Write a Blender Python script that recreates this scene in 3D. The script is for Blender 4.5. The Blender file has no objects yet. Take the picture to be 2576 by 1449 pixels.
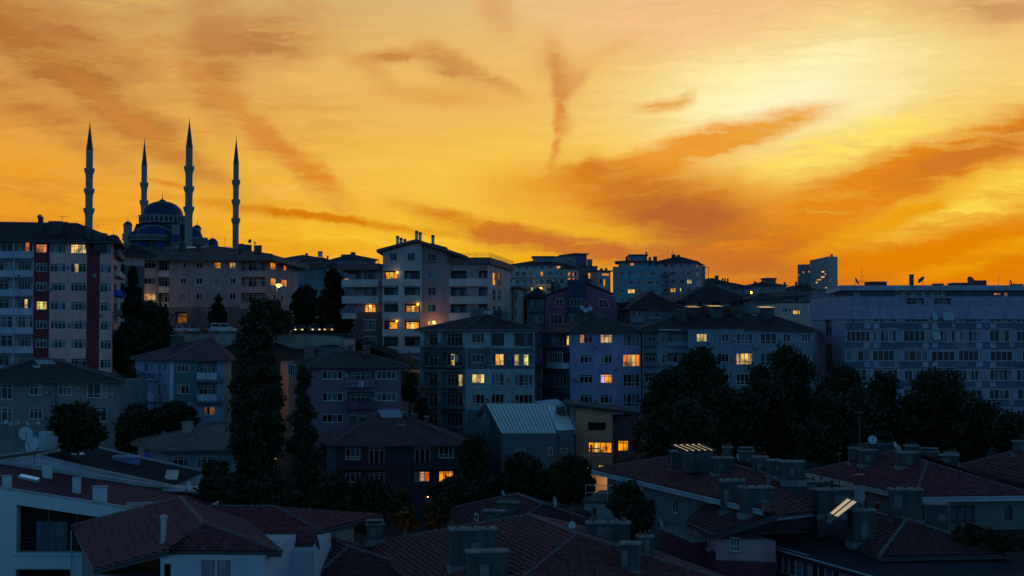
import bpy, bmesh, math, random
import numpy as np
from mathutils import Vector, Matrix
R = math.radians
sc = bpy.context.scene
COL = sc.collection
rnd = random.Random(7)

# ---------------------------------------------------------------- camera
F, CX, CY, CZ, HOR = 3539.0, 1288.0, 724.5, 40.0, 850.0   # focal length and picture size in pixels of the photograph at 2576 wide
TH = math.atan((HOR - CY) / F)
cam = bpy.data.cameras.new('camera')
cam.sensor_width = 36.0
cam.lens = 36.0 * F / 2576.0
cam.clip_start, cam.clip_end = 1.0, 20000.0
camo = bpy.data.objects.new('camera', cam)
COL.objects.link(camo)
camo.location = (0, 0, CZ)
camo.rotation_euler = (math.pi / 2 + TH, 0, 0)
sc.camera = camo
sc.view_settings.view_transform = 'Standard'
sc.view_settings.look = 'None'
sc.view_settings.exposure = 0.0
sc.view_settings.gamma = 1.0


def lin(c):
    return tuple((x / 12.92 if x <= .04045 else ((x + .055) / 1.055) ** 2.4) for x in [k / 255.0 for k in c])


def ray(u, v):
    x, y = (u - CX) / F, -(v - CY) / F
    return Vector((x, math.cos(TH) - y * math.sin(TH), math.sin(TH) + y * math.cos(TH)))


def P(u, v, d):                      # point seen at (u, v), d metres ahead of the camera
    r = ray(u, v)
    return Vector((0, 0, CZ)) + r * (d / r.y)


def PZ(u, v, z):                     # point seen at (u, v), at height z relative to the camera
    r = ray(u, v)
    return Vector((0, 0, CZ)) + r * (z / r.z)


# ---------------------------------------------------------------- dusk sky (world)
w = bpy.data.worlds.new('World')
sc.world = w
w.use_nodes = True
nt = w.node_tree
nt.nodes.clear()


def nd(t, **k):
    n = nt.nodes.new(t)
    for a, b in k.items():
        setattr(n, a, b)
    return n


def lk(a, b):
    nt.links.new(a, b)


def mth(op, a, b=None, c=None, clamp=False):
    n = nd('ShaderNodeMath', operation=op, use_clamp=clamp)
    for i, x in enumerate((a, b, c)):
        if x is None:
            continue
        if isinstance(x, (int, float)):
            n.inputs[i].default_value = x
        else:
            lk(x, n.inputs[i])
    return n.outputs[0]


def mixc(f, a, b):
    n = nd('ShaderNodeMix', data_type='RGBA')
    for s, x in ((0, f), (6, a), (7, b)):
        if isinstance(x, (int, float)):
            n.inputs[s].default_value = x
        elif isinstance(x, tuple):
            n.inputs[s].default_value = x + (1,)
        else:
            lk(x, n.inputs[s])
    return n.outputs[2]


def mrange(x, a, b, c=0., d=1., it='SMOOTHSTEP'):
    n = nd('ShaderNodeMapRange', interpolation_type=it, clamp=True)
    lk(x, n.inputs[0])
    for i, q in enumerate((a, b, c, d)):
        n.inputs[i + 1].default_value = q
    return n.outputs[0]


tc = nd('ShaderNodeTexCoord')
sep = nd('ShaderNodeSeparateXYZ')
lk(tc.outputs['Generated'], sep.inputs[0])
az = mth('MULTIPLY', mth('ARCTAN2', sep.outputs[0], sep.outputs[1]), 57.2958)
el = mth('MULTIPLY', mth('ARCSINE', sep.outputs[2]), 57.2958)
cmb = nd('ShaderNodeCombineXYZ')
lk(az, cmb.inputs[0])
lk(el, cmb.inputs[1])
pos = cmb.outputs[0]


def vm(op, a, b):
    n = nd('ShaderNodeVectorMath', operation=op)
    for i, x in enumerate((a, b)):
        if isinstance(x, tuple):
            n.inputs[i].default_value = x
        else:
            lk(x, n.inputs[i])
    return n.outputs[0]


def noise(vec, scale, detail=5., rough=.6, loc=(0, 0, 0), rot=0., sca=(1, 1, 1), dist=0.):
    m = nd('ShaderNodeMapping')
    m.inputs[1].default_value = loc
    m.inputs[2].default_value = (0, 0, rot)
    m.inputs[3].default_value = sca
    lk(vec, m.inputs[0])
    n = nd('ShaderNodeTexNoise', noise_dimensions='2D')
    n.inputs['Scale'].default_value = scale
    n.inputs['Detail'].default_value = detail
    n.inputs['Roughness'].default_value = rough
    n.inputs['Distortion'].default_value = dist
    lk(m.outputs[0], n.inputs['Vector'])
    return n


wn = noise(pos, .16, 3., .5)
w1 = vm('MULTIPLY', vm('SUBTRACT', wn.outputs['Color'], (.5, .5, .5)), (1.3, .7, 0))
wn2 = noise(pos, .75, 5., .62, loc=(5, 3, 0))
w2 = vm('MULTIPLY', vm('SUBTRACT', wn2.outputs['Color'], (.5, .5, .5)), (.9, .55, 0))
wp = vm('ADD', vm('ADD', pos, w1), w2)
# two families of drawn-out wisps: falling to the right on the left of the sky, rising to the right on the right of it
fibA = noise(wp, .42, 8., .66, rot=R(33), sca=(.55, 2.4, 1), dist=.12).outputs[0]
fibB = noise(wp, .42, 8., .66, loc=(9, 4, 0), rot=R(-17), sca=(.5, 2.6, 1), dist=.12).outputs[0]
fib = nd('ShaderNodeMix', data_type='FLOAT')
lk(mrange(az, -9., 4.), fib.inputs[0])
lk(fibA, fib.inputs[2])
lk(fibB, fib.inputs[3])
fib = fib.outputs[0]


def ramp(fac, stops):
    n = nd('ShaderNodeValToRGB')
    e = n.color_ramp.elements
    while len(e) < len(stops):
        e.new(.5)
    for q, (t, c) in zip(e, stops):
        q.position = t
        q.color = lin(c) + (1,)
    lk(fac, n.inputs[0])
    return n.outputs[0]


t16 = mth('DIVIDE', el, 16.)
LR = ramp(t16, [(.10, (230, 140, 12)), (.27, (239, 156, 30)), (.42, (236, 164, 58)), (.62, (216, 156, 78)), (.84, (196, 152, 88)), (1, (184, 150, 95))])
CR = ramp(t16, [(.10, (238, 158, 12)), (.24, (243, 180, 32)), (.42, (243, 192, 74)), (.62, (238, 188, 98)), (.84, (226, 190, 124)), (1, (215, 185, 130))])
RR = ramp(t16, [(.10, (228, 118, 6)), (.22, (226, 132, 8)), (.40, (240, 180, 62)), (.62, (245, 208, 118)), (.84, (234, 182, 114)), (1, (222, 174, 116))])
base = mixc(mrange(az, -19., 0., it='LINEAR'), LR, CR)
base = mixc(mrange(az, 2., 15., it='LINEAR'), base, RR)

BLOBS = [  # u, v, rotation (falling to the right is +), half length, half height, colour, strength
    (1960, 235, -12, 680, 260, (255, 236, 160), 1.0), (2010, 240, -12, 430, 150, (255, 250, 205), 1.0), (1830, 190, -10, 330, 120, (255, 236, 165), .6), (1700, 40, 0, 520, 150, (247, 194, 142), .75),
    (2120, 375, -12, 420, 75, (254, 226, 105), .9), (1350, 430, -4, 800, 150, (249, 200, 78), .7), (1150, 200, 0, 620, 160, (240, 190, 98), .5),
    (1040, 590, 0, 640, 70, (247, 194, 48), .75), (2330, 150, -10, 420, 110, (248, 212, 130), .45), (2500, 40, 6, 300, 80, (224, 172, 106), .6),
    (150, 180, 33, 640, 88, (180, 116, 54), 1.0), (60, 260, 33, 420, 60, (190, 122, 56), .7), (120, 50, 28, 420, 70, (188, 122, 62), .8),
    (360, 330, 33, 330, 42, (206, 132, 55), .9), (60, 430, 8, 260, 60, (238, 158, 40), .6),
    (650, 95, -8, 250, 85, (188, 128, 68), .95), (545, 165, 80, 210, 88, (192, 124, 58), .9),
    (690, 360, 42, 330, 48, (216, 142, 58), .9), (535, 50, 70, 150, 90, (196, 140, 80), .6),
    (780, 425, 35, 150, 35, (226, 134, 40), .8), (975, 143, -6, 115, 30, (203, 138, 68), 1.1),
    (1130, 160, 25, 120, 55, (206, 144, 74), 1.1), (1220, 198, 28, 120, 28, (212, 150, 78), .9), (940, 180, 40, 110, 30, (222, 160, 80), .7),
    (1120, 242, 3, 260, 40, (226, 160, 74), .7), (810, 549, 7, 420, 17, (218, 126, 12), 1.2), (420, 468, 6, 110, 9, (222, 140, 40), .9),
    (1300, 592, 14, 380, 34, (214, 126, 24), 1.3), (1460, 622, 8, 420, 46, (204, 116, 46), 1.1),
    (1390, 165, 60, 110, 62, (226, 166, 96), .8), (1392, 235, 84, 150, 34, (212, 146, 72), .95), (1386, 335, 96, 140, 20, (226, 144, 60), .9), (1430, 195, -35, 70, 24, (226, 164, 90), .7),
    (1255, 30, 80, 90, 60, (222, 165, 100), .8), (1510, 120, -22, 110, 24, (234, 178, 102), .8), (1660, 266, -4, 110, 26, (228, 166, 72), .9), (1715, 248, -20, 70, 22, (230, 170, 80), .7),
    (1700, 392, -15, 520, 62, (238, 156, 52), 1.15), (1480, 434, -10, 130, 42, (214, 122, 36), 1.1), (1960, 322, -14, 190, 36, (236, 164, 58), 1.0),
    (1620, 490, 4, 520, 105, (230, 142, 28), 1.1), (1850, 600, 22, 520, 120, (184, 100, 44), 1.2), (1900, 660, 4, 420, 75, (186, 100, 50), 1.1),
    (2290, 445, -20, 760, 78, (228, 134, 26), 1.3), (2480, 382, -20, 330, 50, (208, 120, 36), 1.05), (2330, 640, -4, 640, 130, (228, 130, 2), .9),
    (2470, 505, -17, 340, 62, (252, 214, 76), 1.15), (2240, 560, -20, 330, 36, (238, 160, 20), .9), (2500, 640, -14, 260, 30, (238, 160, 10), .9),
    (2480, 14, 8, 260, 40, (206, 156, 98), .8),
]
colr = base
# broad drawn-out veils first
wisp = noise(wp, .55, 9., .66, loc=(3, 7, 0), rot=R(-16), sca=(.32, 2.3, 1), dist=.2).outputs[0]
wr = mth('MULTIPLY', mrange(az, 0., 9., .10, .55), mrange(wisp, .52, .72), clamp=True)
wd = mth('MULTIPLY', mrange(az, -2., 9., .15, .8), mrange(wisp, .48, .32), clamp=True)
colr = mixc(mth('MULTIPLY', wr, mrange(el, 10.5, 5., .35, .75)), colr, lin((252, 210, 84)))
colr = mixc(mth('MULTIPLY', wd, mrange(el, 11., 4., .15, .85)), colr, lin((222, 120, 10)))
wl_ = noise(wp, .5, 9., .64, loc=(1, 2, 0), rot=R(34), sca=(.34, 2.2, 1), dist=.2).outputs[0]
colr = mixc(mth('MULTIPLY', mrange(az, -3., -12., 0., .45), mrange(wl_, .5, .32)), colr, lin((204, 128, 48)))
colr = mixc(mth('MULTIPLY', mrange(az, -1., -9., 0., .3), mrange(wl_, .52, .7)), colr, lin((246, 190, 92)))
fineA = noise(wp, 1.15, 8., .64, loc=(4, 1, 0), rot=R(34), sca=(.30, 2.6, 1), dist=.25).outputs[0]
fineB = noise(wp, 1.15, 8., .64, loc=(7, 9, 0), rot=R(-17), sca=(.28, 2.7, 1), dist=.25).outputs[0]
ff = nd('ShaderNodeMix', data_type='FLOAT')
lk(mrange(az, -9., 4.), ff.inputs[0])
lk(fineA, ff.inputs[2])
lk(fineB, ff.inputs[3])
fibre = mrange(mth('ADD', mth('MULTIPLY', fib, .55), mth('MULTIPLY', ff.outputs[0], .45)), .33, .67, .0, 1.)
edge = mth('ADD', mth('MULTIPLY', fibre, 1.25), .30)
edge2 = mth('ADD', mth('MULTIPLY', fibre, .55), .72)
for (u, v, rot, su, sv, c, s) in BLOBS:
    m = nd('ShaderNodeMapping', vector_type='TEXTURE')
    r_ = ray(u, v)
    m.inputs[1].default_value = (math.degrees(math.atan2(r_.x, r_.y)), math.degrees(math.asin(r_.z / r_.length)), 0)
    m.inputs[2].default_value = (0, 0, R(-rot))
    m.inputs[3].default_value = (su / 61.8 * 1.12, sv / 61.8 * 1.15, 1)
    lk(wp, m.inputs[0])
    ln = nd('ShaderNodeVectorMath', operation='LENGTH')
    lk(m.outputs[0], ln.inputs[0])
    g = mrange(ln.outputs['Value'], 1., 0., 0., 1.)
    x = mth('MULTIPLY', g, edge2 if sv > 90 else edge)
    colr = mixc(mth('MULTIPLY', x, s * (1.0 if sv > 90 else 1.12), clamp=True), colr, lin(c))
fine = mrange(ff.outputs[0], .3, .7, .965, 1.035, 'LINEAR')
vm_ = nd('ShaderNodeVectorMath', operation='SCALE')
lk(colr, vm_.inputs[0])
lk(fine, vm_.inputs['Scale'])
sunset = vm_.outputs[0]
# the rest of the dome is blue dusk: brightest low opposite the sunset, deeper overhead
BLUE_LOW, BLUE_TOP = (.092, .268, .500), (.014, .050, .118)
blue = mixc(mrange(el, 4., 58.), BLUE_LOW, BLUE_TOP)
blue = mixc(mrange(el, -6., -.5), (.006, .012, .026), blue)
absaz = mth('ABSOLUTE', mth('SUBTRACT', az, 4.))
front = mth('MULTIPLY', mrange(absaz, 56., 27.), mrange(el, 19., 13.2))
allc = mixc(front, blue, sunset)
bg = nd('ShaderNodeBackground')
lk(allc, bg.inputs[0])
bg.inputs[1].default_value = 1.0
wo = nd('ShaderNodeOutputWorld')
lk(bg.outputs[0], wo.inputs[0])
w.cycles.sampling_method = 'MANUAL'
w.cycles.sample_map_resolution = 512
sc.cycles.max_bounces = 5
sc.cycles.diffuse_bounces = 3
sc.cycles.glossy_bounces = 3
sc.cycles.sample_clamp_indirect = 2.0

# ---------------------------------------------------------------- materials
MATS = {}


def mat(name, c, rough=.85, var=.30, scale=.6, bump=0., metal=0., spec=.3, streak=True):
    if name in MATS:
        return MATS[name]
    m = bpy.data.materials.new(name)
    m.use_nodes = True
    t = m.node_tree
    b = t.nodes['Principled BSDF']
    b.inputs['Roughness'].default_value = rough
    b.inputs['Metallic'].default_value = metal
    b.inputs['Specular IOR Level'].default_value = spec
    tcn = t.nodes.new('ShaderNodeTexCoord')
    out = None
    if var > 0:
        n1 = t.nodes.new('ShaderNodeTexNoise')
        n1.inputs['Scale'].default_value = scale
        n1.inputs['Detail'].default_value = 7
        n1.inputs['Roughness'].default_value = .65
        mp = t.nodes.new('ShaderNodeMapping')
        mp.inputs[3].default_value = (1, 1, .35 if streak else 1)   # rain streaks run down
        t.links.new(tcn.outputs['Object'], mp.inputs[0])
        t.links.new(mp.outputs[0], n1.inputs['Vector'])
        mr = t.nodes.new('ShaderNodeMapRange')
        mr.inputs[1].default_value, mr.inputs[2].default_value = .3, .7
        mr.inputs[3].default_value, mr.inputs[4].default_value = 1 - var, 1 + var * .7
        t.links.new(n1.outputs[0], mr.inputs[0])
        sc_ = t.nodes.new('ShaderNodeVectorMath')
        sc_.operation = 'SCALE'
        sc_.inputs[0].default_value = c[:3]
        t.links.new(mr.outputs[0], sc_.inputs['Scale'])
        t.links.new(sc_.outputs[0], b.inputs['Base Color'])
        if bump:
            bp = t.nodes.new('ShaderNodeBump')
            bp.inputs['Strength'].default_value = bump
            bp.inputs['Distance'].default_value = .03
            n2 = t.nodes.new('ShaderNodeTexNoise')
            n2.inputs['Scale'].default_value = 14
            n2.inputs['Detail'].default_value = 4
            t.links.new(tcn.outputs['Object'], n2.inputs['Vector'])
            t.links.new(n2.outputs[0], bp.inputs['Height'])
            t.links.new(bp.outputs[0], b.inputs['Normal'])
    else:
        b.inputs['Base Color'].default_value = tuple(c[:3]) + (1,)
    MATS[name] = m
    return m


def tile(name, c, row=.34, colw=.24, bump=.7):          # clay roof tiles laid in courses
    m = bpy.data.materials.new(name)
    m.use_nodes = True
    t = m.node_tree
    b = t.nodes['Principled BSDF']
    b.inputs['Roughness'].default_value = .75
    b.inputs['Specular IOR Level'].default_value = .2

    def M(op, a, q=None):
        n = t.nodes.new('ShaderNodeMath')
        n.operation = op
        for i, x in enumerate((a, q)):
            if x is None:
                continue
            if isinstance(x, (int, float)):
                n.inputs[i].default_value = x
            else:
                t.links.new(x, n.inputs[i])
        return n.outputs[0]
    uv = t.nodes.new('ShaderNodeUVMap')
    sp = t.nodes.new('ShaderNodeSeparateXYZ')
    t.links.new(uv.outputs[0], sp.inputs[0])
    U, V = M('DIVIDE', sp.outputs[0], colw), M('DIVIDE', sp.outputs[1], row)
    saw = M('SUBTRACT', 1.0, M('FRACT', V))
    rib = M('ABSOLUTE', M('SINE', M('MULTIPLY', U, math.pi)))
    h = M('ADD', M('MULTIPLY', saw, .045), M('MULTIPLY', rib, .035))
    bp = t.nodes.new('ShaderNodeBump')
    bp.inputs['Strength'].default_value = bump
    bp.inputs['Distance'].default_value = 1.0
    t.links.new(h, bp.inputs['Height'])
    t.links.new(bp.outputs[0], b.inputs['Normal'])
    cb = t.nodes.new('ShaderNodeCombineXYZ')
    t.links.new(M('FLOOR', U), cb.inputs[0])
    t.links.new(M('FLOOR', V), cb.inputs[1])
    wn_ = t.nodes.new('ShaderNodeTexWhiteNoise')
    wn_.noise_dimensions = '2D'
    t.links.new(cb.outputs[0], wn_.inputs['Vector'])
    tcn = t.nodes.new('ShaderNodeTexCoord')
    ns = t.nodes.new('ShaderNodeTexNoise')
    ns.inputs['Scale'].default_value = .45
    ns.inputs['Detail'].default_value = 6
    t.links.new(tcn.outputs['Object'], ns.inputs['Vector'])
    k = M('ADD', M('MULTIPLY', wn_.outputs['Value'], .55), M('MULTIPLY', ns.outputs[0], 1.1))
    k = M('ADD', k, .22)
    v = t.nodes.new('ShaderNodeVectorMath')
    v.operation = 'SCALE'
    v.inputs[0].default_value = c
    t.links.new(k, v.inputs['Scale'])
    t.links.new(v.outputs[0], b.inputs['Base Color'])
    MATS[name] = m
    return m


def glow(name, c, s=1.0, dark=.35, scale=2.2, base=(.02, .02, .02)):   # a lit room behind glass: curtain folds and furniture shadows
    m = bpy.data.materials.new(name)
    m.use_nodes = True
    t = m.node_tree
    b = t.nodes['Principled BSDF']
    b.inputs['Base Color'].default_value = base + (1,)
    b.inputs['Roughness'].default_value = .1
    tcn = t.nodes.new('ShaderNodeTexCoord')
    oi = t.nodes.new('ShaderNodeObjectInfo')
    ad = t.nodes.new('ShaderNodeVectorMath')
    ad.operation = 'ADD'
    sx = t.nodes.new('ShaderNodeVectorMath')
    sx.operation = 'SCALE'
    sx.inputs[0].default_value = (37, 11, 23)
    t.links.new(oi.outputs['Random'], sx.inputs['Scale'])
    t.links.new(tcn.outputs['Object'], ad.inputs[0])
    t.links.new(sx.outputs[0], ad.inputs[1])
    mp = t.nodes.new('ShaderNodeMapping')
    mp.inputs[3].default_value = (scale, scale, scale * .22)
    t.links.new(ad.outputs[0], mp.inputs[0])
    ns = t.nodes.new('ShaderNodeTexNoise')
    ns.inputs['Scale'].default_value = 1
    ns.inputs['Detail'].default_value = 5
    ns.inputs['Roughness'].default_value = .6
    t.links.new(mp.outputs[0], ns.inputs['Vector'])
    ns2 = t.nodes.new('ShaderNodeTexNoise')
    ns2.inputs['Scale'].default_value = 1.1
    ns2.inputs['Detail'].default_value = 2
    t.links.new(ad.outputs[0], ns2.inputs['Vector'])
    av = t.nodes.new('ShaderNodeMath')
    av.operation = 'ADD'
    t.links.new(ns.outputs[0], av.inputs[0])
    t.links.new(ns2.outputs[0], av.inputs[1])
    mr = t.nodes.new('ShaderNodeMapRange')
    mr.inputs[1].default_value, mr.inputs[2].default_value = .80, 1.15
    mr.inputs[3].default_value, mr.inputs[4].default_value = dark * .45 * s, 1.3 * s
    t.links.new(av.outputs[0], mr.inputs[0])
    b.inputs['Emission Color'].default_value = lin(c) + (1,)
    t.links.new(mr.outputs[0], b.inputs['Emission Strength'])
    m.cycles.emission_sampling = 'NONE'
    MATS[name] = m
    return m


def lampmat(name, c, s):
    m = bpy.data.materials.new(name)
    m.use_nodes = True
    b = m.node_tree.nodes['Principled BSDF']
    b.inputs['Base Color'].default_value = (.5, .4, .3, 1)
    b.inputs['Emission Color'].default_value = lin(c) + (1,)
    b.inputs['Emission Strength'].default_value = s
    m.cycles.emission_sampling = 'NONE'
    MATS[name] = m
    return m


def metalroof(name, c, pitch=.55):
    m = mat(name, c, rough=.38, var=.12, scale=.5, metal=.0, spec=.6)
    return m


def curtain(name, c):
    m = mat(name, c, rough=.25, var=0, spec=.5)
    t = m.node_tree
    b = t.nodes['Principled BSDF']
    tcn = t.nodes.new('ShaderNodeTexCoord')
    mp = t.nodes.new('ShaderNodeMapping')
    mp.inputs[3].default_value = (5, 5, .3)
    t.links.new(tcn.outputs['Object'], mp.inputs[0])
    ns = t.nodes.new('ShaderNodeTexNoise')
    ns.inputs['Scale'].default_value = 1.3
    ns.inputs['Detail'].default_value = 3
    t.links.new(mp.outputs[0], ns.inputs['Vector'])
    mr = t.nodes.new('ShaderNodeMapRange')
    mr.inputs[1].default_value, mr.inputs[2].default_value = .3, .7
    mr.inputs[3].default_value, mr.inputs[4].default_value = .5, 1.2
    t.links.new(ns.outputs[0], mr.inputs[0])
    v = t.nodes.new('ShaderNodeVectorMath')
    v.operation = 'SCALE'
    v.inputs[0].default_value = c
    t.links.new(mr.outputs[0], v.inputs['Scale'])
    t.links.new(v.outputs[0], b.inputs['Base Color'])
    return m


GLASS = mat('window_glass', (.012, .014, .018), rough=.06, var=0, spec=.28)
CURT = curtain('net_curtain', (.20, .23, .26))
CURT2 = curtain('blue_curtain', (.075, .10, .15))
VOID = mat('dark_interior_and_shade', (.02, .02, .022), rough=.9, var=0)
FRW = mat('white_frame', (.46, .50, .51), rough=.45, var=.08)
FRB = mat('brown_frame', (.05, .045, .045), rough=.5, var=.08)
FRG = mat('grey_frame', (.34, .38, .42), rough=.45, var=.08)
FRP = mat('pale_frame', (.50, .42, .40), rough=.6, var=.08)
LIT = {'y': glow('lit_yellow', (255, 205, 95), .95), 'o': glow('lit_orange', (255, 152, 22), .95),
       'r': glow('lit_amber', (255, 122, 14), .9), 'p': glow('lit_peach', (236, 170, 105), .6),
       'd': glow('lit_dim', (190, 110, 30), .35), 'g': glow('lit_lime', (230, 225, 105), .9),
       'c': glow('lit_cream', (238, 205, 120), .62), 'k': GLASS, 'w': CURT, 'b': CURT2,
       'v': glow('lit_violet', (205, 170, 255), .9)}
TILE = tile('clay_tiles', (.115, .048, .048))
TILED = tile('dark_clay_tiles', (.046, .028, .030))
TILER = tile('red_clay_tiles', (.125, .044, .056))
CONC = mat('chimney_plaster', (.068, .080, .082), var=.55, scale=1.6, bump=.4)
SOOT = mat('sooty_metal', (.03, .03, .032), rough=.7, var=.3)
POTM = mat('clay_pot', (.13, .065, .05), var=.3)
PATCH = mat('patched_plaster', (.15, .155, .15), var=.4, scale=2)
CONCB = mat('blue_chimney_plaster', (.20, .25, .42), var=.2, scale=1.6)
CAPM = mat('chimney_cap_concrete', (.20, .215, .21), var=.4, scale=2)
WHITE = mat('white_plaster', (.55, .60, .62), var=.10)
METD = mat('dark_metal', (.06, .065, .07), rough=.5, var=.1)
METL = mat('galvanised_metal', (.42, .45, .47), rough=.4, var=.15, metal=.3)
DISHM = mat('dish_paint', (.42, .47, .50), rough=.5, var=.1)
DISHD = mat('dish_dark_paint', (.10, .11, .12), rough=.5, var=.1)
MIRR = mat('collector_glass', (.03, .04, .05), rough=.04, var=0, spec=1.0)

# ---------------------------------------------------------------- objects
ORG = {}


def tag(o, label=None, cat=None, group=None, kind=None):
    for k, x in (('label', label), ('category', cat), ('group', group), ('kind', kind)):
        if x:
            o[k] = x


def thing(name, label, cat, loc, group=None):
    o = bpy.data.objects.new(name, None)
    COL.objects.link(o)
    o.location = loc
    o.empty_display_size = .5
    ORG[o.name] = Vector(loc)
    tag(o, label, cat, group)
    return o


class MB:
    def __init__(s):
        s.v, s.f, s.m = [], [], []

    def add(s, vs, fs, mi=0):
        n = len(s.v)
        s.v += [tuple(x) for x in vs]
        s.f += [tuple(i + n for i in f) for f in fs]
        s.m += [mi] * len(fs)
        return s

    def quad(s, a, b, c, d, mi=0):
        return s.add([a, b, c, d], [(0, 1, 2, 3)], mi)

    def poly(s, pts, mi=0):
        return s.add(pts, [tuple(range(len(pts)))], mi)

    def box(s, x0, x1, y0, y1, z0, z1, mi=0, T=None):
        vs = [Vector((x, y, z)) for z in (z0, z1) for y in (y0, y1) for x in (x0, x1)]
        if T:
            vs = [T(q) for q in vs]
        return s.add(vs, [(0, 2, 3, 1), (4, 5, 7, 6), (0, 1, 5, 4), (1, 3, 7, 5), (3, 2, 6, 7), (2, 0, 4, 6)], mi)

    def tube(s, a, b, r0, r1=None, n=7, mi=0, cap=True):
        a, b = Vector(a), Vector(b)
        r1 = r0 if r1 is None else r1
        d = (b - a).normalized()
        x = d.orthogonal().normalized()
        y = d.cross(x)
        vs = []
        for (c, r) in ((a, r0), (b, r1)):
            vs += [c + (x * math.cos(2 * math.pi * k / n) + y * math.sin(2 * math.pi * k / n)) * r for k in range(n)]
        fs = [(k, (k + 1) % n, n + (k + 1) % n, n + k) for k in range(n)]
        if cap:
            fs += [tuple(range(n))[::-1], tuple(range(n, 2 * n))]
        return s.add(vs, fs, mi)

    def lathe(s, c, prof, n=20, mi=0, a0=0., a1=2 * math.pi):
        full = abs(a1 - a0 - 2 * math.pi) < 1e-6
        k = n if full else n + 1
        vs, fs = [], []
        for (r, z) in prof:
            for j in range(k):
                a = a0 + (a1 - a0) * j / n
                vs.append((c[0] + r * math.cos(a), c[1] + r * math.sin(a), c[2] + z))
        for i in range(len(prof) - 1):
            for j in range(n):
                j2 = (j + 1) % k
                fs.append((i * k + j, i * k + j2, (i + 1) * k + j2, (i + 1) * k + j))
        return s.add(vs, fs, mi)

    def prism(s, pts, dv, mi=0):        # closed polygon swept along dv
        n = len(pts)
        pts = [Vector(p) for p in pts]
        vs = pts + [p + dv for p in pts]
        fs = [tuple(range(n)), tuple(range(2 * n - 1, n - 1, -1))]
        fs += [(i, n + i, n + (i + 1) % n, (i + 1) % n) for i in range(n)]
        return s.add(vs, fs, mi)


def obj(name, mb, mats, parent=None, smooth=False, uv=False, local=False, label=None):
    me = bpy.data.meshes.new(name)
    off = ORG.get(parent.name, Vector()) if (parent and not local) else Vector()
    me.from_pydata([(x - off.x, y - off.y, z - off.z) for (x, y, z) in mb.v], [], mb.f)
    for m in (mats if isinstance(mats, (list, tuple)) else [mats]):
        me.materials.append(m)
    me.polygons.foreach_set('material_index', mb.m)
    if smooth:
        me.polygons.foreach_set('use_smooth', [True] * len(me.polygons))
    if uv:
        planar_uv(me)
    me.update()
    o = bpy.data.objects.new(name, me)
    COL.objects.link(o)
    if parent:
        o.parent = parent
        ORG[o.name] = off
    else:
        ORG[o.name] = Vector()
    if label:
        o['label'] = label
    return o


def planar_uv(me):
    l = me.uv_layers.new(name='UVMap')
    for p in me.polygons:
        n = p.normal
        h = Vector((0, 0, 1)).cross(n)
        h = h.normalized() if h.length > 1e-4 else Vector((1, 0, 0))
        s_ = n.cross(h)
        for li in p.loop_indices:
            co = me.vertices[me.loops[li].vertex_index].co
            l.data[li].uv = (co.dot(h), co.dot(s_))


# ---------------------------------------------------------------- windows
WC = {}


def win_mesh(w_, h_, n, tr, fr, pm, t, dep):
    key = (round(w_, 2), round(h_, 2), n, tr, fr.name, pm, t)
    if key in WC:
        return WC[key]
    b = MB()
    x0, x1 = -w_ / 2, w_ / 2
    b.box(x0, x0 + t, -.03, dep, 0, h_)
    b.box(x1 - t, x1, -.03, dep, 0, h_)
    b.box(x0 + t, x1 - t, -.03, dep, 0, t)
    b.box(x0 + t, x1 - t, -.03, dep, h_ - t, h_)
    for k in range(1, n):
        x = x0 + w_ * k / n
        b.box(x - t * .4, x + t * .4, -.02, dep, t, h_ - t)
    if tr:
        z = h_ * tr
        for k in range(n):
            a = x0 + w_ * k / n + (t if k == 0 else t * .4)
            c = x0 + w_ * (k + 1) / n - (t if k == n - 1 else t * .4)
            b.box(a, c, -.015, dep, z - t * .35, z + t * .35)
    p = MB()
    ms = []
    for k in range(n):
        a, c = x0 + w_ * k / n, x0 + w_ * (k + 1) / n
        mm = LIT[pm[k % len(pm)]]
        if mm not in ms:
            ms.append(mm)
        p.quad((a, dep, t * .5), (c, dep, t * .5), (c, dep, h_ - t * .5), (a, dep, h_ - t * .5), ms.index(mm))
    r = []
    for (q, nm, mats) in ((b, 'window', [fr]), (p, 'pane', ms)):
        me = bpy.data.meshes.new(nm)
        me.from_pydata(q.v, [], q.f)
        for m in mats:
            me.materials.append(m)
        me.polygons.foreach_set('material_index', q.m)
        r.append(me)
    WC[key] = r
    return r


LABW = {'y': 'lit window glowing yellow', 'o': 'lit window glowing orange', 'r': 'lit window glowing deep amber', 'p': 'dimly lit peach window',
        'g': 'lit window glowing lime yellow', 'c': 'lit window with cream curtain', 'd': 'faintly lit brown window'}


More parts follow.
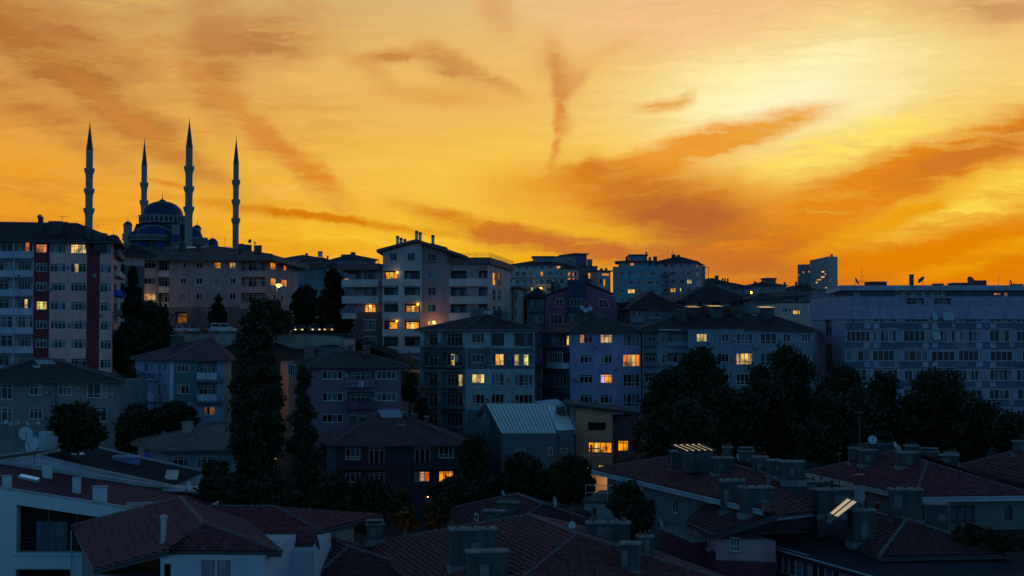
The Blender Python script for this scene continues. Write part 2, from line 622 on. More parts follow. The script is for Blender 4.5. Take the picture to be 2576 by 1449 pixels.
class Fc:                                # one upright face of a building, seen from outside left to right
    def __init__(s, p0, p1, root):
        s.p0, s.p1, s.root = Vector(p0[:2]), Vector(p1[:2]), root
        e = s.p1 - s.p0
        s.len = e.length
        s.dir = e / s.len
        s.n = Vector((s.dir.y, -s.dir.x))
        s.holes, s.paints = [], []

    def pix(s, u, v):
        r = ray(u, v)
        o = Vector((0, 0))
        t = (s.p0 - o).dot(s.n) / Vector((r.x, r.y)).dot(s.n)
        q = r * t
        return (Vector((q.x, q.y)) - s.p0).dot(s.dir), q.z + CZ

    def rect(s, u0, u1, v0, v1):
        um, vmid = (u0 + u1) / 2, (v0 + v1) / 2
        return s.pix(u0, vmid)[0], s.pix(u1, vmid)[0], s.pix(um, v1)[1], s.pix(um, v0)[1]

    def T(s, off=0.):                     # face coordinates (along, out, up) to world
        def f(q):
            a = s.p0 + s.dir * q.x + s.n * (q.y + off)
            return Vector((a.x, a.y, q.z))
        return f

    def win(s, u0, u1, v0, v1, n=3, fr=None, tr=.72, lit=None, inset=.14, back=None, t=.09, sill=False, sz=None):
        s0, s1, z0, z1 = sz or s.rect(u0, u1, v0, v1)
        if s1 - s0 < .25 or z1 - z0 < .25:
            return None
        w_, h_ = round(s1 - s0, 1), round(z1 - z0, 1)
        fr = fr or FRW
        if lit:
            pm = ''.join(c if c != '.' else rnd.choice('kkwb') for c in (lit if len(lit) >= n else (lit * n)[:n]))
        else:
            pm = rnd.choice(('kkk', 'kkw', 'kkb', 'bkk', 'kbb', 'bwk', 'kkk', 'bkb', 'kkk', 'wkk'))
            pm = (pm * 3)[:n]
        dep = .05
        if back is None:
            s.holes.append((s0, s1, z0, z1, inset, 0))
            y = -(inset - .06)
        else:
            y = -back + .06
        me = win_mesh(w_, h_, n, tr, fr, pm, t, dep)
        o = bpy.data.objects.new('window', me[0])
        COL.objects.link(o)
        o.parent = s.root
        c = s.p0 + s.dir * ((s0 + s1) / 2) + s.n * y
        off = ORG[s.root.name]
        o.matrix_local = Matrix(((s.dir.x, -s.n.x, 0, c.x - off.x), (s.dir.y, -s.n.y, 0, c.y - off.y), (0, 0, 1, z0 - off.z), (0, 0, 0, 1)))
        ORG[o.name] = Vector((c.x, c.y, z0))
        p = bpy.data.objects.new('pane', me[1])
        COL.objects.link(p)
        p.parent = o
        for c_ in pm:
            if c_ in LABW:
                o['label'] = LABW[c_]
                break
        if sill:
            b = MB()
            b.box(-w_ / 2 - .08, w_ / 2 + .08, -.16, .03, -.09, -.005)
            obj('sill', b, [CAPM], o, local=True)
        return o

    def paint(s, u0, u1, v0, v1, mi):
        s.paints.append(tuple(s.rect(u0, u1, v0, v1)) + (mi,))

    def hole(s, u0, u1, v0, v1, dep, mi=1):
        s.holes.append(tuple(s.rect(u0, u1, v0, v1)) + (dep, mi))

    def loggia(s, u0, u1, v0, v1, dep=1.3, n=4, w=(0.06, .94), fr=None, lit=None, lo=.04, hi=.12, mi=1):
        s0, s1, z0, z1 = s.rect(u0, u1, v0, v1)
        s.holes.append((s0, s1, z0, z1, dep, mi))  # back wall is near black by default: recess shade put into its colour
        L, H = s1 - s0, z1 - z0
        s.win(0, 0, 0, 0, n=n, fr=fr, lit=lit, back=dep, sz=(s0 + L * w[0], s0 + L * w[1], z0 + H * lo, z1 - H * hi))

    def box(s, name, u0, u1, v0, v1, out, m, inn=0., th=None):
        s0, s1, z0, z1 = s.rect(u0, u1, v0, v1)
        b = MB()
        b.box(s0, s1, inn, out, z0, z1, 0, s.T())
        return obj(name, b, [m], s.root)

    def balcony(s, u0, u1, v0, v1, out=1.1, m=None, kind='solid', inn=-.02, fm=None):
        s0, s1, z0, z1 = s.rect(u0, u1, v0, v1)
        b = MB()
        T = s.T()
        if kind == 'solid':
            b.box(s0, s1, out - .14, out, z0, z1, 0, T)
            if out > .3:
                b.box(s0, s0 + .12, inn, out - .14, z0, z1, 0, T)
                b.box(s1 - .12, s1, inn, out - .14, z0, z1, 0, T)
                b.box(s0 + .12, s1 - .12, inn, out - .14, z0, z0 + .16, 0, T)
            b.box(s0 - .03, s1 + .03, out - .17, out + .03, z1, z1 + .06, 0, T)
        else:
            b.box(s0, s1, inn, out, z0, z0 + .16, 0, T)
            for (q0, q1) in (((s0 + .03, out - .06), (s1 - .03, out - .06)), ((s0 + .03, inn), (s0 + .03, out - .06)), ((s1 - .03, inn), (s1 - .03, out - .06))):
                q0, q1 = Vector(q0 + (0,)), Vector(q1 + (0,))
                for z in (z1, z0 + .3):
                    b.tube(T(q0 + Vector((0, 0, z))), T(q1 + Vector((0, 0, z))), .03, n=4, mi=1)
                k = max(2, int((q1 - q0).length / .16))
                for j in range(k + 1):
                    q = q0.lerp(q1, j / k)
                    b.tube(T(q + Vector((0, 0, z0 + .16))), T(q + Vector((0, 0, z1))), .014, n=4, mi=1, cap=False)
        return obj('balcony', b, [m or CONC, fm or METD], s.root)

    def pipe(s, u, v0, v1, m=None, r=.06):
        a = s.pix(u, (v0 + v1) / 2)[0]
        z0, z1 = s.pix(u, v1)[1], s.pix(u, v0)[1]
        b = MB()
        T = s.T()
        b.tube(T(Vector((a, .1, z0))), T(Vector((a, .1, z1))), r, n=6)
        return obj('downpipe', b, [m or FRG], s.root)


TPTS = []                                 # points the terrain has to pass through


def ac(f, u, v, w_=10, h_=8):
    """outdoor unit of an air conditioner hung on a wall"""
    s0, s1, z0, z1 = f.rect(u, u + w_, v, v + h_)
    if s0 < 0 or s1 > f.len:
        return
    b = MB()
    T = f.T()
    b.box(s0, s1, .06, .38, z0, z1, 0, T)
    c = Vector(((s0 + s1) / 2 - (s1 - s0) * .12, .385, (z0 + z1) / 2))
    b.tube(T(c), T(c + Vector((0, .02, 0))), (z1 - z0) * .36, n=12, mi=1)
    b.box(s0 + .05, s0 + .1, .0, .36, z0 - .1, z0, 1, T)
    b.box(s1 - .1, s1 - .05, .0, .36, z0 - .1, z0, 1, T)
    return obj('air_conditioner', b, [FRG, METD], f.root)


class V:                                  # one volume of a building on a closed footprint
    def __init__(s, root, m, pts, ztop, zbot, name='wall', mats=(), tp=True, capm=None):
        s.root, s.pts = root, [Vector(p[:2]) for p in pts]
        s.ztop, s.zbot = ztop, zbot
        n = len(pts)
        s.F = [Fc(s.pts[i], s.pts[(i + 1) % n], root) for i in range(n)]
        s.mats = [m, VOID] + list(mats) + [capm or m]
        s.name = name
        s.roofs = []
        if tp:
            for p in s.pts:
                TPTS.append((p.x, p.y, zbot))

    def build(s):
        b = MB()
        zlo = s.zbot - 1.5
        for f in s.F:
            T = f.T()
            hs = [h for h in f.holes]
            xs, zs = {0., f.len}, {zlo, s.ztop}
            for h in hs + f.paints:
                for x in h[:2]:
                    if 0 < x < f.len:
                        xs.add(x)
                for z in h[2:4]:
                    if zlo < z < s.ztop:
                        zs.add(z)
            xs, zs = sorted(xs), sorted(zs)
            for i in range(len(xs) - 1):
                for j in range(len(zs) - 1):
                    cx, cz = (xs[i] + xs[i + 1]) / 2, (zs[j] + zs[j + 1]) / 2
                    if any(h[0] < cx < h[1] and h[2] < cz < h[3] for h in hs):
                        continue
                    mi = 0
                    for p in f.paints:
                        if p[0] < cx < p[1] and p[2] < cz < p[3]:
                            mi = p[4]
                    b.quad(*[T(Vector(q)) for q in ((xs[i], 0, zs[j]), (xs[i + 1], 0, zs[j]), (xs[i + 1], 0, zs[j + 1]), (xs[i], 0, zs[j + 1]))], mi)
            for h in hs:
                x0, x1 = max(0, h[0]), min(f.len, h[1])
                z0, z1 = max(zlo, h[2]), min(s.ztop, h[3])
                if x1 <= x0 or z1 <= z0:
                    continue
                d = -h[4]
                mi = 0
                for p in f.paints:
                    if p[0] < (x0 + x1) / 2 < p[1] and p[2] < (z0 + z1) / 2 < p[3]:
                        mi = p[4]
                Q = lambda x, y, z: T(Vector((x, y, z)))
                b.quad(Q(x0, 0, z0), Q(x0, d, z0), Q(x0, d, z1), Q(x0, 0, z1), mi)
                b.quad(Q(x1, 0, z1), Q(x1, d, z1), Q(x1, d, z0), Q(x1, 0, z0), mi)
                b.quad(Q(x0, 0, z0), Q(x1, 0, z0), Q(x1, d, z0), Q(x0, d, z0), mi)
                b.quad(Q(x0, 0, z1), Q(x0, d, z1), Q(x1, d, z1), Q(x1, 0, z1), mi)
                b.quad(Q(x0, d, z0), Q(x1, d, z0), Q(x1, d, z1), Q(x0, d, z1), 1 if h[5] == 0 else (h[5] if h[5] != 9 else 0))
        b.poly([(p.x, p.y, s.ztop) for p in s.pts], len(s.mats) - 1)
        return obj(s.name, b, s.mats, s.root)

    def off(s, o):                         # footprint pushed outward by o
        n = len(s.pts)
        r = []
        for i in range(n):
            a, c = s.F[i - 1], s.F[i]
            p = s.pts[i]
            k = a.n.dot(c.n)
            r.append(p + (a.n + c.n) * (o / (1 + k)))
        return r

    def slab(s, o, z0, z1, m, name='roof'):
        b = MB()
        pp = [Vector((p.x, p.y, z0)) for p in s.off(o)]
        b.prism(pp, Vector((0, 0, z1 - z0)))
        return obj(name, b, [m], s.root)

    def parapet(s, h, m, name='parapet', o=.04, t=.25):
        b = MB()
        A, B = s.off(o), s.off(o - t)
        n = len(A)
        for i in range(n):
            j = (i + 1) % n
            pts = [Vector((q.x, q.y, s.ztop)) for q in (A[i], A[j], B[j], B[i])]
            b.prism(pts, Vector((0, 0, h)))
        return obj(name, b, [m], s.root)

    def hip(s, over=.6, vr=None, rise=None, m=None, th=.22, ux=None, name='roof', fas=None, eave=None):
        E = s.off(over) if eave is None else [Vector(e[:2]) for e in eave]
        z = s.ztop
        la, lb = (E[1] - E[0]).length, (E[2] - E[1]).length
        if la >= lb:
            a, c = (E[0] + E[3]) / 2, (E[1] + E[2]) / 2
            sh = lb
        else:
            a, c = (E[0] + E[1]) / 2, (E[3] + E[2]) / 2
            sh = la
        d = (c - a).normalized()
        ins = min(sh / 2, (c - a).length / 2 - .05)
        r1, r2 = a + d * ins, c - d * ins
        if rise is None:
            q = r1 if r1.y < r2.y else r2
            dd = (r1.y + r2.y) / 2 if la >= lb else q.y
            rise = P(1288, vr, dd).z - z
        R1, R2 = Vector((r1.x, r1.y, z + rise)), Vector((r2.x, r2.y, z + rise))
        E3 = [Vector((e.x, e.y, z)) for e in E]
        return hiproof(s.root, E3, R1, R2, m or TILE, th, la >= lb, fas or CONC, name)


ROOFS = {}


def hiproof(root, E3, R1, R2, m, th=.22, along=True, fas=None, name='roof'):
    b = MB()
    if along:
        pl = [[E3[0], E3[1], R2, R1], [E3[1], E3[2], R2], [E3[2], E3[3], R1, R2], [E3[3], E3[0], R1]]
    else:
        pl = [[E3[0], E3[1], R1], [E3[1], E3[2], R2, R1], [E3[2], E3[3], R2], [E3[3], E3[0], R1, R2]]
    for p in pl:
        b.poly(p, 0)
    dn = Vector((0, 0, -th))
    for i in range(4):
        b.quad(E3[i] + dn, E3[(i + 1) % 4] + dn, E3[(i + 1) % 4], E3[i], 1)
    b.poly([e + dn for e in reversed(E3)], 1)
    tops = [R1, R2] if along else [R1, R2]
    for (a, c) in ((R1, R2), (E3[0], R1), (E3[3] if along else E3[1], R1), (E3[1] if along else E3[3], R2), (E3[2], R2)):
        if (a - c).length > .3:
            b.tube(a + Vector((0, 0, .02)), c + Vector((0, 0, .02)), .13, n=6, mi=2)
    o = obj(name, b, [m, fas or CONC, RIDGE], root, uv=True)
    ROOFS[o.name] = pl
    return o


RIDGE = mat('ridge_tiles', (.16, .11, .115), rough=.7, var=.4, scale=3, streak=False)


def hit(roof, u, v):
    r = ray(u, v)
    o = Vector((0, 0, CZ))
    best = None
    for p in ROOFS[roof.name]:
        for k in range(1, len(p) - 1):
            a, b, c = p[0], p[k], p[k + 1]
            n = (b - a).cross(c - a)
            den = r.dot(n)
            if abs(den) < 1e-9:
                continue
            t = (a - o).dot(n) / den
            if t <= 0:
                continue
            q = o + r * t
            ok = all((y - x).cross(q - x).dot(n) >= -1e-6 for x, y in ((a, b), (b, c), (c, a)))
            if ok and (best is None or t < best[0]):
                best = (t, q)
    return best[1] if best else None


def stack(roof, u0, u1, v0, v1, dep=None, m=None, cap=True, d=None, name='chimney', yaw=0., pots=0, capm=None, down=1.6, label=None):
    """chimney or box standing on a roof; (u0..u1, v0..v1) is its front as seen"""
    q = hit(roof, (u0 + u1) / 2, v1) if (roof and roof.name in ROOFS and d is None) else None
    if q is None:
        if d is None:
            d = ORG[roof.name].y + 6
        q = P((u0 + u1) / 2, v1, d)
    k = q.y / F
    w_ = (u1 - u0) * k
    h_ = P(1288, v0, q.y).z - q.z
    dep = dep or w_ * .8
    b = MB()
    c, s_ = math.cos(yaw), math.sin(yaw)

    def T(x):
        return Vector((q.x + x.x * c - x.y * s_, q.y + x.x * s_ + x.y * c, q.z + x.z))
    b.box(-w_ / 2, w_ / 2, 0, dep, -down, h_ - (.12 if cap else 0), 0, T)
    if cap:
        e = min(.09, w_ * .08)
        b.box(-w_ / 2 - e, w_ / 2 + e, -e, dep + e, h_ - .12, h_, 1, T)
    for k_ in range(pots):
        x = -w_ / 2 + w_ * (k_ + .5) / pots
        b.tube(T(Vector((x, dep / 2, h_))), T(Vector((x, dep / 2, h_ + .22))), .09, n=7, mi=1)
    if q.y < 140 and name == 'chimney' and cap and w_ > .6 and m is None:
        # mortar fillet at the foot, flues and cowls on top, a patch of newer render
        b.box(-w_ / 2 - .12, w_ / 2 + .12, -.14, dep + .1, -.35, .10, 1, T)
        kind = rnd.choice((0, 1, 1, 2, 3, 3))
        x = rnd.uniform(-w_ * .3, w_ * .3)
        if kind == 0:
            b.tube(T(Vector((x, dep / 2, h_))), T(Vector((x, dep / 2, h_ + .5))), .10, n=9, mi=2)
            b.tube(T(Vector((x, dep / 2, h_ + .5))), T(Vector((x, dep / 2, h_ + .62))), .17, .04, n=9, mi=2)
        elif kind == 1:
            for k_ in range(3):
                xx = -w_ / 2 + w_ * (k_ + .5) / 3
                b.tube(T(Vector((xx, dep / 2, h_))), T(Vector((xx, dep / 2, h_ + .2 + .06 * k_))), .10, .085, n=9, mi=3)
        elif kind == 2:
            b.box(-w_ * .42, w_ * .42, dep * .15, dep * .85, h_, h_ + .16, 2, T)
            b.box(-w_ * .5, w_ * .5, 0, dep, h_ + .16, h_ + .22, 1, T)
        p0 = rnd.uniform(-.45, .1) * w_
        b.box(p0, p0 + w_ * rnd.uniform(.2, .4), -.012, .01, h_ * rnd.uniform(.15, .4), h_ * rnd.uniform(.55, .85), 4, T)
    return obj(name, b, [m or CONC, capm or CAPM, SOOT, POTM, PATCH], roof, label=label)


def skylight(roof, u0, u1, v0, v1, lean=8, n=4, m=None, hgt=.0, name='skylight'):
    """low glazed box whose sloping top faces the bright sky"""
    a, c = hit(roof, u0, v1), hit(roof, u1, v1)
    if not a or not c:
        return None
    e = P(u1 + lean, v0, c.y + max(.6, (v1 - v0) * c.y / F * 3))
    g = P(u0 + lean, v0, a.y + max(.6, (v1 - v0) * a.y / F * 3))
    up = Vector((0, 0, .02 + hgt))
    b = MB()
    b.poly([a + up, c + up, e + up, g + up], 0)
    for (x, y) in ((a, c), (c, e), (e, g), (g, a)):
        b.quad(x - Vector((0, 0, 1.2)), y - Vector((0, 0, 1.2)), y + up, x + up, 1)
    for k in range(n + 1):
        p0, p1 = a.lerp(c, k / n), g.lerp(e, k / n)
        b.tube(p0 + up * 1.02, p1 + up * 1.02, .05, n=4, mi=1)
    return obj(name, b, [m or MIRR, FRG], roof)


def fp(u0, d0, u1, d1, L, v=None, yawL=None):
    """footprint with the front from (u0, d0) to (u1, d1) and depth L"""
    v = v or HOR
    a, b = P(u0, v, d0), P(u1, v, d1)
    e = Vector((b.x - a.x, b.y - a.y)).normalized()
    n = Vector((-e.y, e.x)) * L
    return [Vector((a.x, a.y)), Vector((b.x, b.y)), Vector((b.x, b.y)) + n, Vector((a.x, a.y)) + n]


def zat(v, d):
    return P(1288, v, d).z


def grid(f, cols, rows, n=3, lit={}, **k):
    for i, c in enumerate(cols):
        nn = n[i] if isinstance(n, (list, tuple)) else n
        for j, r in enumerate(rows):
            f.win(c[0], c[1], r[0], r[1], n=nn, lit=lit.get((j, i)), **k)

# ================================================================ BUILDINGS
def bld(name, label, cat, u, d, zb, group=None):
    q = P(u, HOR, d)
    return thing(name, label, cat, (q.x, q.y, CZ + zb), group)


pink = mat('pink_render', (.70, .375, .345))
burg = mat('burgundy_render', (.17, .035, .045))
bluew = mat('bluish_white_render', (.42, .48, .56))
mauve = mat('mauve_render', (.33, .235, .25))
greyp = mat('grey_beige_render', (.34, .32, .33))
greyd = mat('dark_grey_render', (.13, .14, .15))
stone = mat('stone_cladding', (.24, .27, .31), var=.5, scale=5)
paleb = mat('pale_balcony_render', (.52, .47, .45))
brownd = mat('brown_render', (.16, .105, .10))

# ---- pink apartment block on the left
zb = -15
t = bld('apartment_block', 'tall pink apartment block with burgundy vertical strips and enclosed balconies at left edge', 'apartment block', 120, 214, zb)
v = V(t, pink, fp(-170, 209.5, 284, 215, 11.5, 600), zat(607, 214), CZ + zb, mats=[burg, bluew, greyd])
f = v.F[0]
rows = [(613.6 + 47.85 * i, 635.6 + 47.85 * i) for i in range(7)]
f.paint(84, 124.5, 560, 905, 2)
f.paint(217.5, 250.5, 560, 990, 2)
f.paint(-171, 84, 560, 990, 3)
for i, (a, b) in enumerate(rows):
    dv = .6 * i
    f.win(90, 118, a, b, lit={0: 'rpr', 3: 'ygy'}.get(i), tr=.75)
    f.win(126, 166, a + 1, b + 1, n=4, tr=.75)
    f.win(178, 217, a + 1, b + 2, n=4, lit={0: 'yycy', 1: 'kyk.'}.get(i), tr=.75)
    f.win(252, 280, a + 3, b + 4, tr=.75)
    # bays of enclosed and open balconies on the pale left part
    glz = i in (0, 4)
    for (q0, q1) in ((-45, 33), (36, 83)):
        if glz or (i == 5 and q0 < 0):
            f.win(q0, q1, a - 10, b, n=5, tr=.7, lit=('kwbrk' if i == 0 and q0 > 0 else None), inset=.1)
        else:
            f.loggia(q0, q1, a - 10, b, dep=1.1, n=4, w=(.15, .85), lit=('kkyk' if i == 3 and q0 > 0 else None), mi=3)
        f.balcony(q0 - 1, q1 + 1, b - 3, b + 13, out=.35, m=bluew, inn=-.3)
f.pipe(34.5, 612, 910, FRW, .08)
for q in ((168, 668), (121, 722), (44, 690), (170, 812), (232, 690), (284 - 34, 788)):
    ac(f, *q)
s = v.F[1]
for i, (a, b) in enumerate(rows[:6]):
    s.loggia(286, 300, a + 8, b + 12, dep=1.0, n=2, lit=('cc' if i == 4 else None))
    s.balcony(285.5, 301, b + 3, b + 16, out=.9, m=[greyd, paleb][i == 1] if i != 2 else mat('blue_awning', (.05, .08, .5)))
    s.win(304, 317, a + 4, b + 7, n=2, lit=None)
s.paint(302, 330, 640, 668, 2)
s.paint(302, 330, 688, 716, 2)
v.build()
r = v.hip(over=1.3, vr=561, m=TILED, th=.3, eave=[(p - Vector((0, 0))) for p in v.off(1.3)])
stack(r, 95, 106, 545, 585, name='chimney')
stack(r, 122, 152, 556, 590, dep=2, name='roof_box')
stack(r, 158, 168, 558, 585)
stack(r, 214, 226, 573, 598)
stack(r, 237, 262, 586, 604, dep=1.5)
ROOF_PINK = r

# ---- small house with dark roof just behind it
zb = -6
t = bld('house', 'small house with dark overhanging roof wedged behind pink apartment block', 'house', 345, 240, zb)
v = V(t, mat('cream_render', (.52, .44, .40)), fp(316, 240, 364, 242, 14, 620), zat(641, 240), CZ + zb)
v.F[0].win(328, 337, 641.5, 646, n=1, lit='r', tr=0)
v.F[0].win(348, 358, 641.5, 646, n=1, lit='r', tr=0)
v.F[0].loggia(322, 345, 672, 690, dep=.8, n=2)
v.mats.insert(2, greyd)
v.F[0].paint(310, 370, 668, 900, 2)
v.build()
v.hip(over=1.6, vr=612, m=TILED, th=.35)

# ---- long beige apartment block in front of the mosque
zb = .5
beige = mat('beige_render', (.29, .275, .29))
t = bld('apartment_block', 'long grey beige four storey apartment block with deep eaves below the mosque', 'apartment block', 500, 262, zb)
v = V(t, beige, fp(344, 262, 666, 261, 32, 650), zat(657, 262), CZ + zb, mats=[stone, greyd])
f = v.F[0]
R3 = [(660, 675), (699, 715), (738, 755)]
for i, (a, b) in enumerate(R3):
    f.win(351, 392, a, b, n=4, tr=.0, lit=('pppp' if i == 2 else None), fr=FRP)
    f.loggia(398, 426.5, a - 2, b + 7, dep=1.2, n=3, w=(.1, .95))
    f.balcony(398, 426.5, b + 6.5, b + 22, out=.15, m=paleb, inn=-.2)
    f.win(454, 468.5, a, b, n=2, tr=0)
    f.win(493, 510, a, b, n=2, tr=0)
    f.win(539.5, 555, a, b, n=2, tr=0, lit=('oo' if i == 0 else None))
    f.win(577, 593, a, b, n=2, tr=0, lit=('pc' if i == 0 else None))
    f.loggia(607, 667, a - 2, b + 7, dep=1.5, n=5, w=(.05, .95))
    f.balcony(605, 667, b + 6.5, b + 22, out=.25, m=beige, inn=-.2)
for (a, b) in ((471, 479), (483, 489), (557, 562), (566, 574)):
    f.paint(a, b, 657, 771, 2)
f.balcony(350, 394, 675.5, 699, out=.22, m=mat('sand_render', (.46, .36, .28)), inn=.02)
f.balcony(350, 394, 715.5, 738, out=.22, m=MATS['sand_render'], inn=.02)
f.balcony(350, 394, 755.5, 771, out=.22, m=MATS['sand_render'], inn=.02)
f.paint(340, 700, 772, 845, 3)  # dark colour stands in for shade of the ground floor recess
f.loggia(440, 470, 785, 815, dep=1.5, n=2, lit='dd')
f.win(520, 540, 780, 795, n=2)
s = v.F[1]
for i, (a, b) in enumerate(R3):
    s.win(681, 694, a + 1, b + 3, n=2, tr=.3, lit=[('or'), ('oo'), None][i])
    s.win(707, 722, a + 4, b + 5, n=2, tr=.3, lit=[('kr'), ('ro'), None][i])
s.paint(696, 703, 650, 800, 2)
v.build()
fas = mat('eave_fascia', (.10, .12, .125))
b_ = v.slab(1.9, v.ztop, v.ztop + 1.05, fas, name='eave')
v.ztop += 1.05
r = v.hip(over=1.8, vr=621, m=TILED, th=.05)
stack(r, 450, 464, 609, 630)
stack(r, 493, 505, 612, 630)
stack(r, 600, 611, 613, 636)
stack(r, 612, 624, 615, 632, d=275)
stack(r, 624, 632, 616, 634, d=272)
stack(r, 638.5, 656, 617, 640)
b = MB()
b.add([P(470, 623.5, 277), P(582, 622.5, 277), P(582, 620.5, 282), P(470, 620.5, 282)], [(0, 1, 2, 3)])
b.prism([P(470, 624, 277.2), P(582, 623, 277.2), P(582, 629, 277.2), P(470, 630, 277.2)], Vector((0, 3, 0)))
obj('roof_lantern', b, [METL], r)

# ---- stepped apartment block in the middle
zb = -6.6
t = bld('apartment_block', 'stepped mauve apartment block with pale balconies and row of water tanks on roof', 'apartment block', 1040, 246, zb)
A = V(t, brownd, fp(893, 247.5, 963, 247, 22, 700), zat(664, 247), CZ + zb, mats=[mauve])
f = A.F[0]
f.paint(890, 970, 660, 785, 2)
f.loggia(894.5, 908, 680, 703, dep=1.2, n=2)
for i, (a, b) in enumerate([(680, 702), (723, 744), (766, 786), (806, 829), (848, 870)]):
    f.win(917, 945.5, a, b, n=3, tr=.7, lit='oyo' if i == 2 else None, fr=FRB if i < 3 else FRP, inset=.25)
    if i > 2:
        for q in ((914.5, 948, a - 3, a - .8), (914.5, 948, b + .8, b + 3)):
            f.box('trim', *q, .08, FRP)
A.build()
b = MB()
a0, a1 = P(853, 670, 246.2), P(955, 670, 245.8)
b.prism([Vector((a0.x, a0.y, zat(679, 246))), Vector((a1.x, a1.y, zat(679, 246))), Vector((a1.x, a1.y, zat(662.5, 246))), Vector((a0.x, a0.y, zat(662.5, 246)))], Vector((0, 16, 0)))
obj('eave', b, [brownd], t)
for (q0, q1, z0, z1) in ((860, 952, 703, 722), (860, 952, 744.6, 763.4), (860, 895, 787.6, 802)):
    b = MB()
    x0, x1 = P(q0, z0, 245.6).x, P(q1, z0, 245.6).x
    za, zc = zat(z1, 245.6), zat(z0, 245.6)
    b.box(x0, x1, 245.5, 245.66, za, zc)
    b.box(x0, x0 + .16, 245.66, 255, za, zc)
    b.box(x0 + .16, x1, 245.66, 247.4, za, za + .2)
    b.box(x0 + .16, P(893, z0, 247).x - .02, 247.4, 255, za, za + .2)
    obj('balcony', b, [paleb], t)


def rail(root, a, c, z0, z1, m=None, step=1.2, bars=3):
    b = MB()
    a, c = Vector(a), Vector(c)
    for k in range(bars):
        z = z0 + (z1 - z0) * (k + 1) / bars
        b.tube((a.x, a.y, z), (c.x, c.y, z), .035, n=4)
    n = max(2, int((c - a).length / step))
    for k in range(n + 1):
        q = a.lerp(c, k / n)
        b.tube((q.x, q.y, z0), (q.x, q.y, z1), .03, n=4)
    return obj('railing', b, [m or METD], root)


rail(t, P(866, 660, 246.5).xy, P(952, 660, 246.2).xy, zat(662.5, 246), zat(652, 246))

B = V(t, mat('pale_grey_render', (.42, .40, .41)), fp(963, 245, 1061.5, 245, 16, 700), zat(660, 245), CZ + zb, mats=[mauve])
f = B.F[0]
for i, (a, b) in enumerate([(681, 703), (723, 743), (765, 786), (807, 829), (849, 872)]):
    f.loggia(966, 1001.5, a, b, dep=1.2, n=3, fr=FRB, lit=[('oyo'), None, None, ('koo'), None][i])
    f.loggia(1018, 1056, a, b, dep=1.2, n=3, fr=FRB, lit=[None, None, ('oyo'), ('oyo'), None][i])
    f.balcony(962, 1002, b, b + 16.5, out=.5, m=paleb, inn=-.2)
    f.balcony(1016, 1061, b, b + 16.5, out=.5, m=paleb, inn=-.2)
f.box('pilaster', 1002, 1016, 679, 890, .35, mat('pale_pilaster', (.54, .48, .45)))
f.paint(960, 1065, 889, 990, 2)
B.build()
C_ = V(t, mauve, fp(1061.6, 245.8, 1133, 245.8, 16, 700), zat(660, 245), CZ + zb)
f = C_.F[0]
for i, (a, b) in enumerate([(681, 700), (723, 743), (765, 784), (808, 818)]):
    o = f.win(1075.5, 1097.5, a, b, n=2, tr=0, lit='yo' if i == 3 else None, fr=FRG, inset=.2, sill=True)
C_.build()
b = MB()                                      # gable storey above
b.prism([P(963, 660, 245.01), P(1061.5, 660, 245.01), P(1061.5, 615, 245.01), P(1047, 611, 245.01), P(963, 634, 245.01)], Vector((0, 15.9, 0)), 0)
b.prism([P(1061.6, 660, 245.81), P(1133, 660, 245.81), P(1133, 639, 245.81), P(1061.6, 616, 245.81)], Vector((0, 15, 0)), 1)
obj('gable', b, [MATS['pale_grey_render'], mauve], t)
G = Fc(P(963, 640, 244.93), P(1061.5, 640, 244.93), t)
for q in ((980, 999, 636, 656), (1025, 1044, 636, 656)):
    G.win(*q, n=2, tr=0, fr=FRG, back=.02)
G = Fc(P(1062, 640, 245.73), P(1133, 640, 245.73), t)
G.win(1076, 1097, 637, 657, n=2, tr=0, fr=FRG, back=.02, sill=True)
b = MB()
for (l, h) in (((947, 634.5), (1047, 608)), ((1047, 608), (1175, 650.5))):
    p0, p1 = P(*l, 244), P(*h, 244)
    up = Vector((0, 0, .5))
    b.prism([p0, p1, p1 + up, p0 + up], Vector((0, 18, 0)))
r = obj('roof', b, [mat('brown_roof_edge', (.14, .095, .085))], t)
ORG[r.name] = ORG[t.name]
for (u0, u1, z0, z1) in ((955, 990, 617, 627), (1083, 1124, 611, 622)):
    b = MB()
    b.prism([P(u0, z1 + 3, 249), P(u1, z0 + 3, 249), P(u1, z0, 249), P(u0, z1, 249)] if u0 < 1000 else [P(u0, z0 + 4, 249), P(u1, z1 + 4, 249), P(u1, z1, 249), P(u0, z0, 249)], Vector((0, 6, 0)))
    obj('dormer_roof', b, [MATS['brown_roof_edge']], r)
D_ = V(t, mauve, fp(1133, 246, 1227, 245, 27, 700), zat(664, 245), CZ + zb, mats=[mat('sunlit_cream_render', (.44, .35, .31))])  # cream for the right side has sunset glow mixed into the colour
f = D_.F[0]
for i, (a, b) in enumerate([(681, 702), (724, 746), (766, 788), (808, 830), (850, 870)]):
    f.loggia(1134.5, 1174, a, b, dep=1.1, n=4, fr=FRB)
    f.loggia(1204, 1226, a, b, dep=1.1, n=2, fr=FRB)
    f.balcony(1131, 1226.5, b, b + 18.5, out=.55, m=paleb, inn=-.2)
s = D_.F[1]
for i, (a, b) in enumerate([(686, 704), (728, 744), (770, 786), (808, 824)]):
    s.win(1240, 1247, a, b + 14, n=1, tr=.5, lit='o' if i == 0 else None, fr=FRG)
    s.win(1253, 1260, a, b + 14, n=1, tr=.5, fr=FRG)
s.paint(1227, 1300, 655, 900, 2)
D_.build()
D_.slab(.5, D_.ztop, D_.ztop + 1.15, brownd, name='eave')
q = D_.off(.4)
rail(t, q[0], q[1], D_.ztop + 1.15, D_.ztop + 1.9)
rail(t, q[1], q[2], D_.ztop + 1.15, D_.ztop + 1.9)
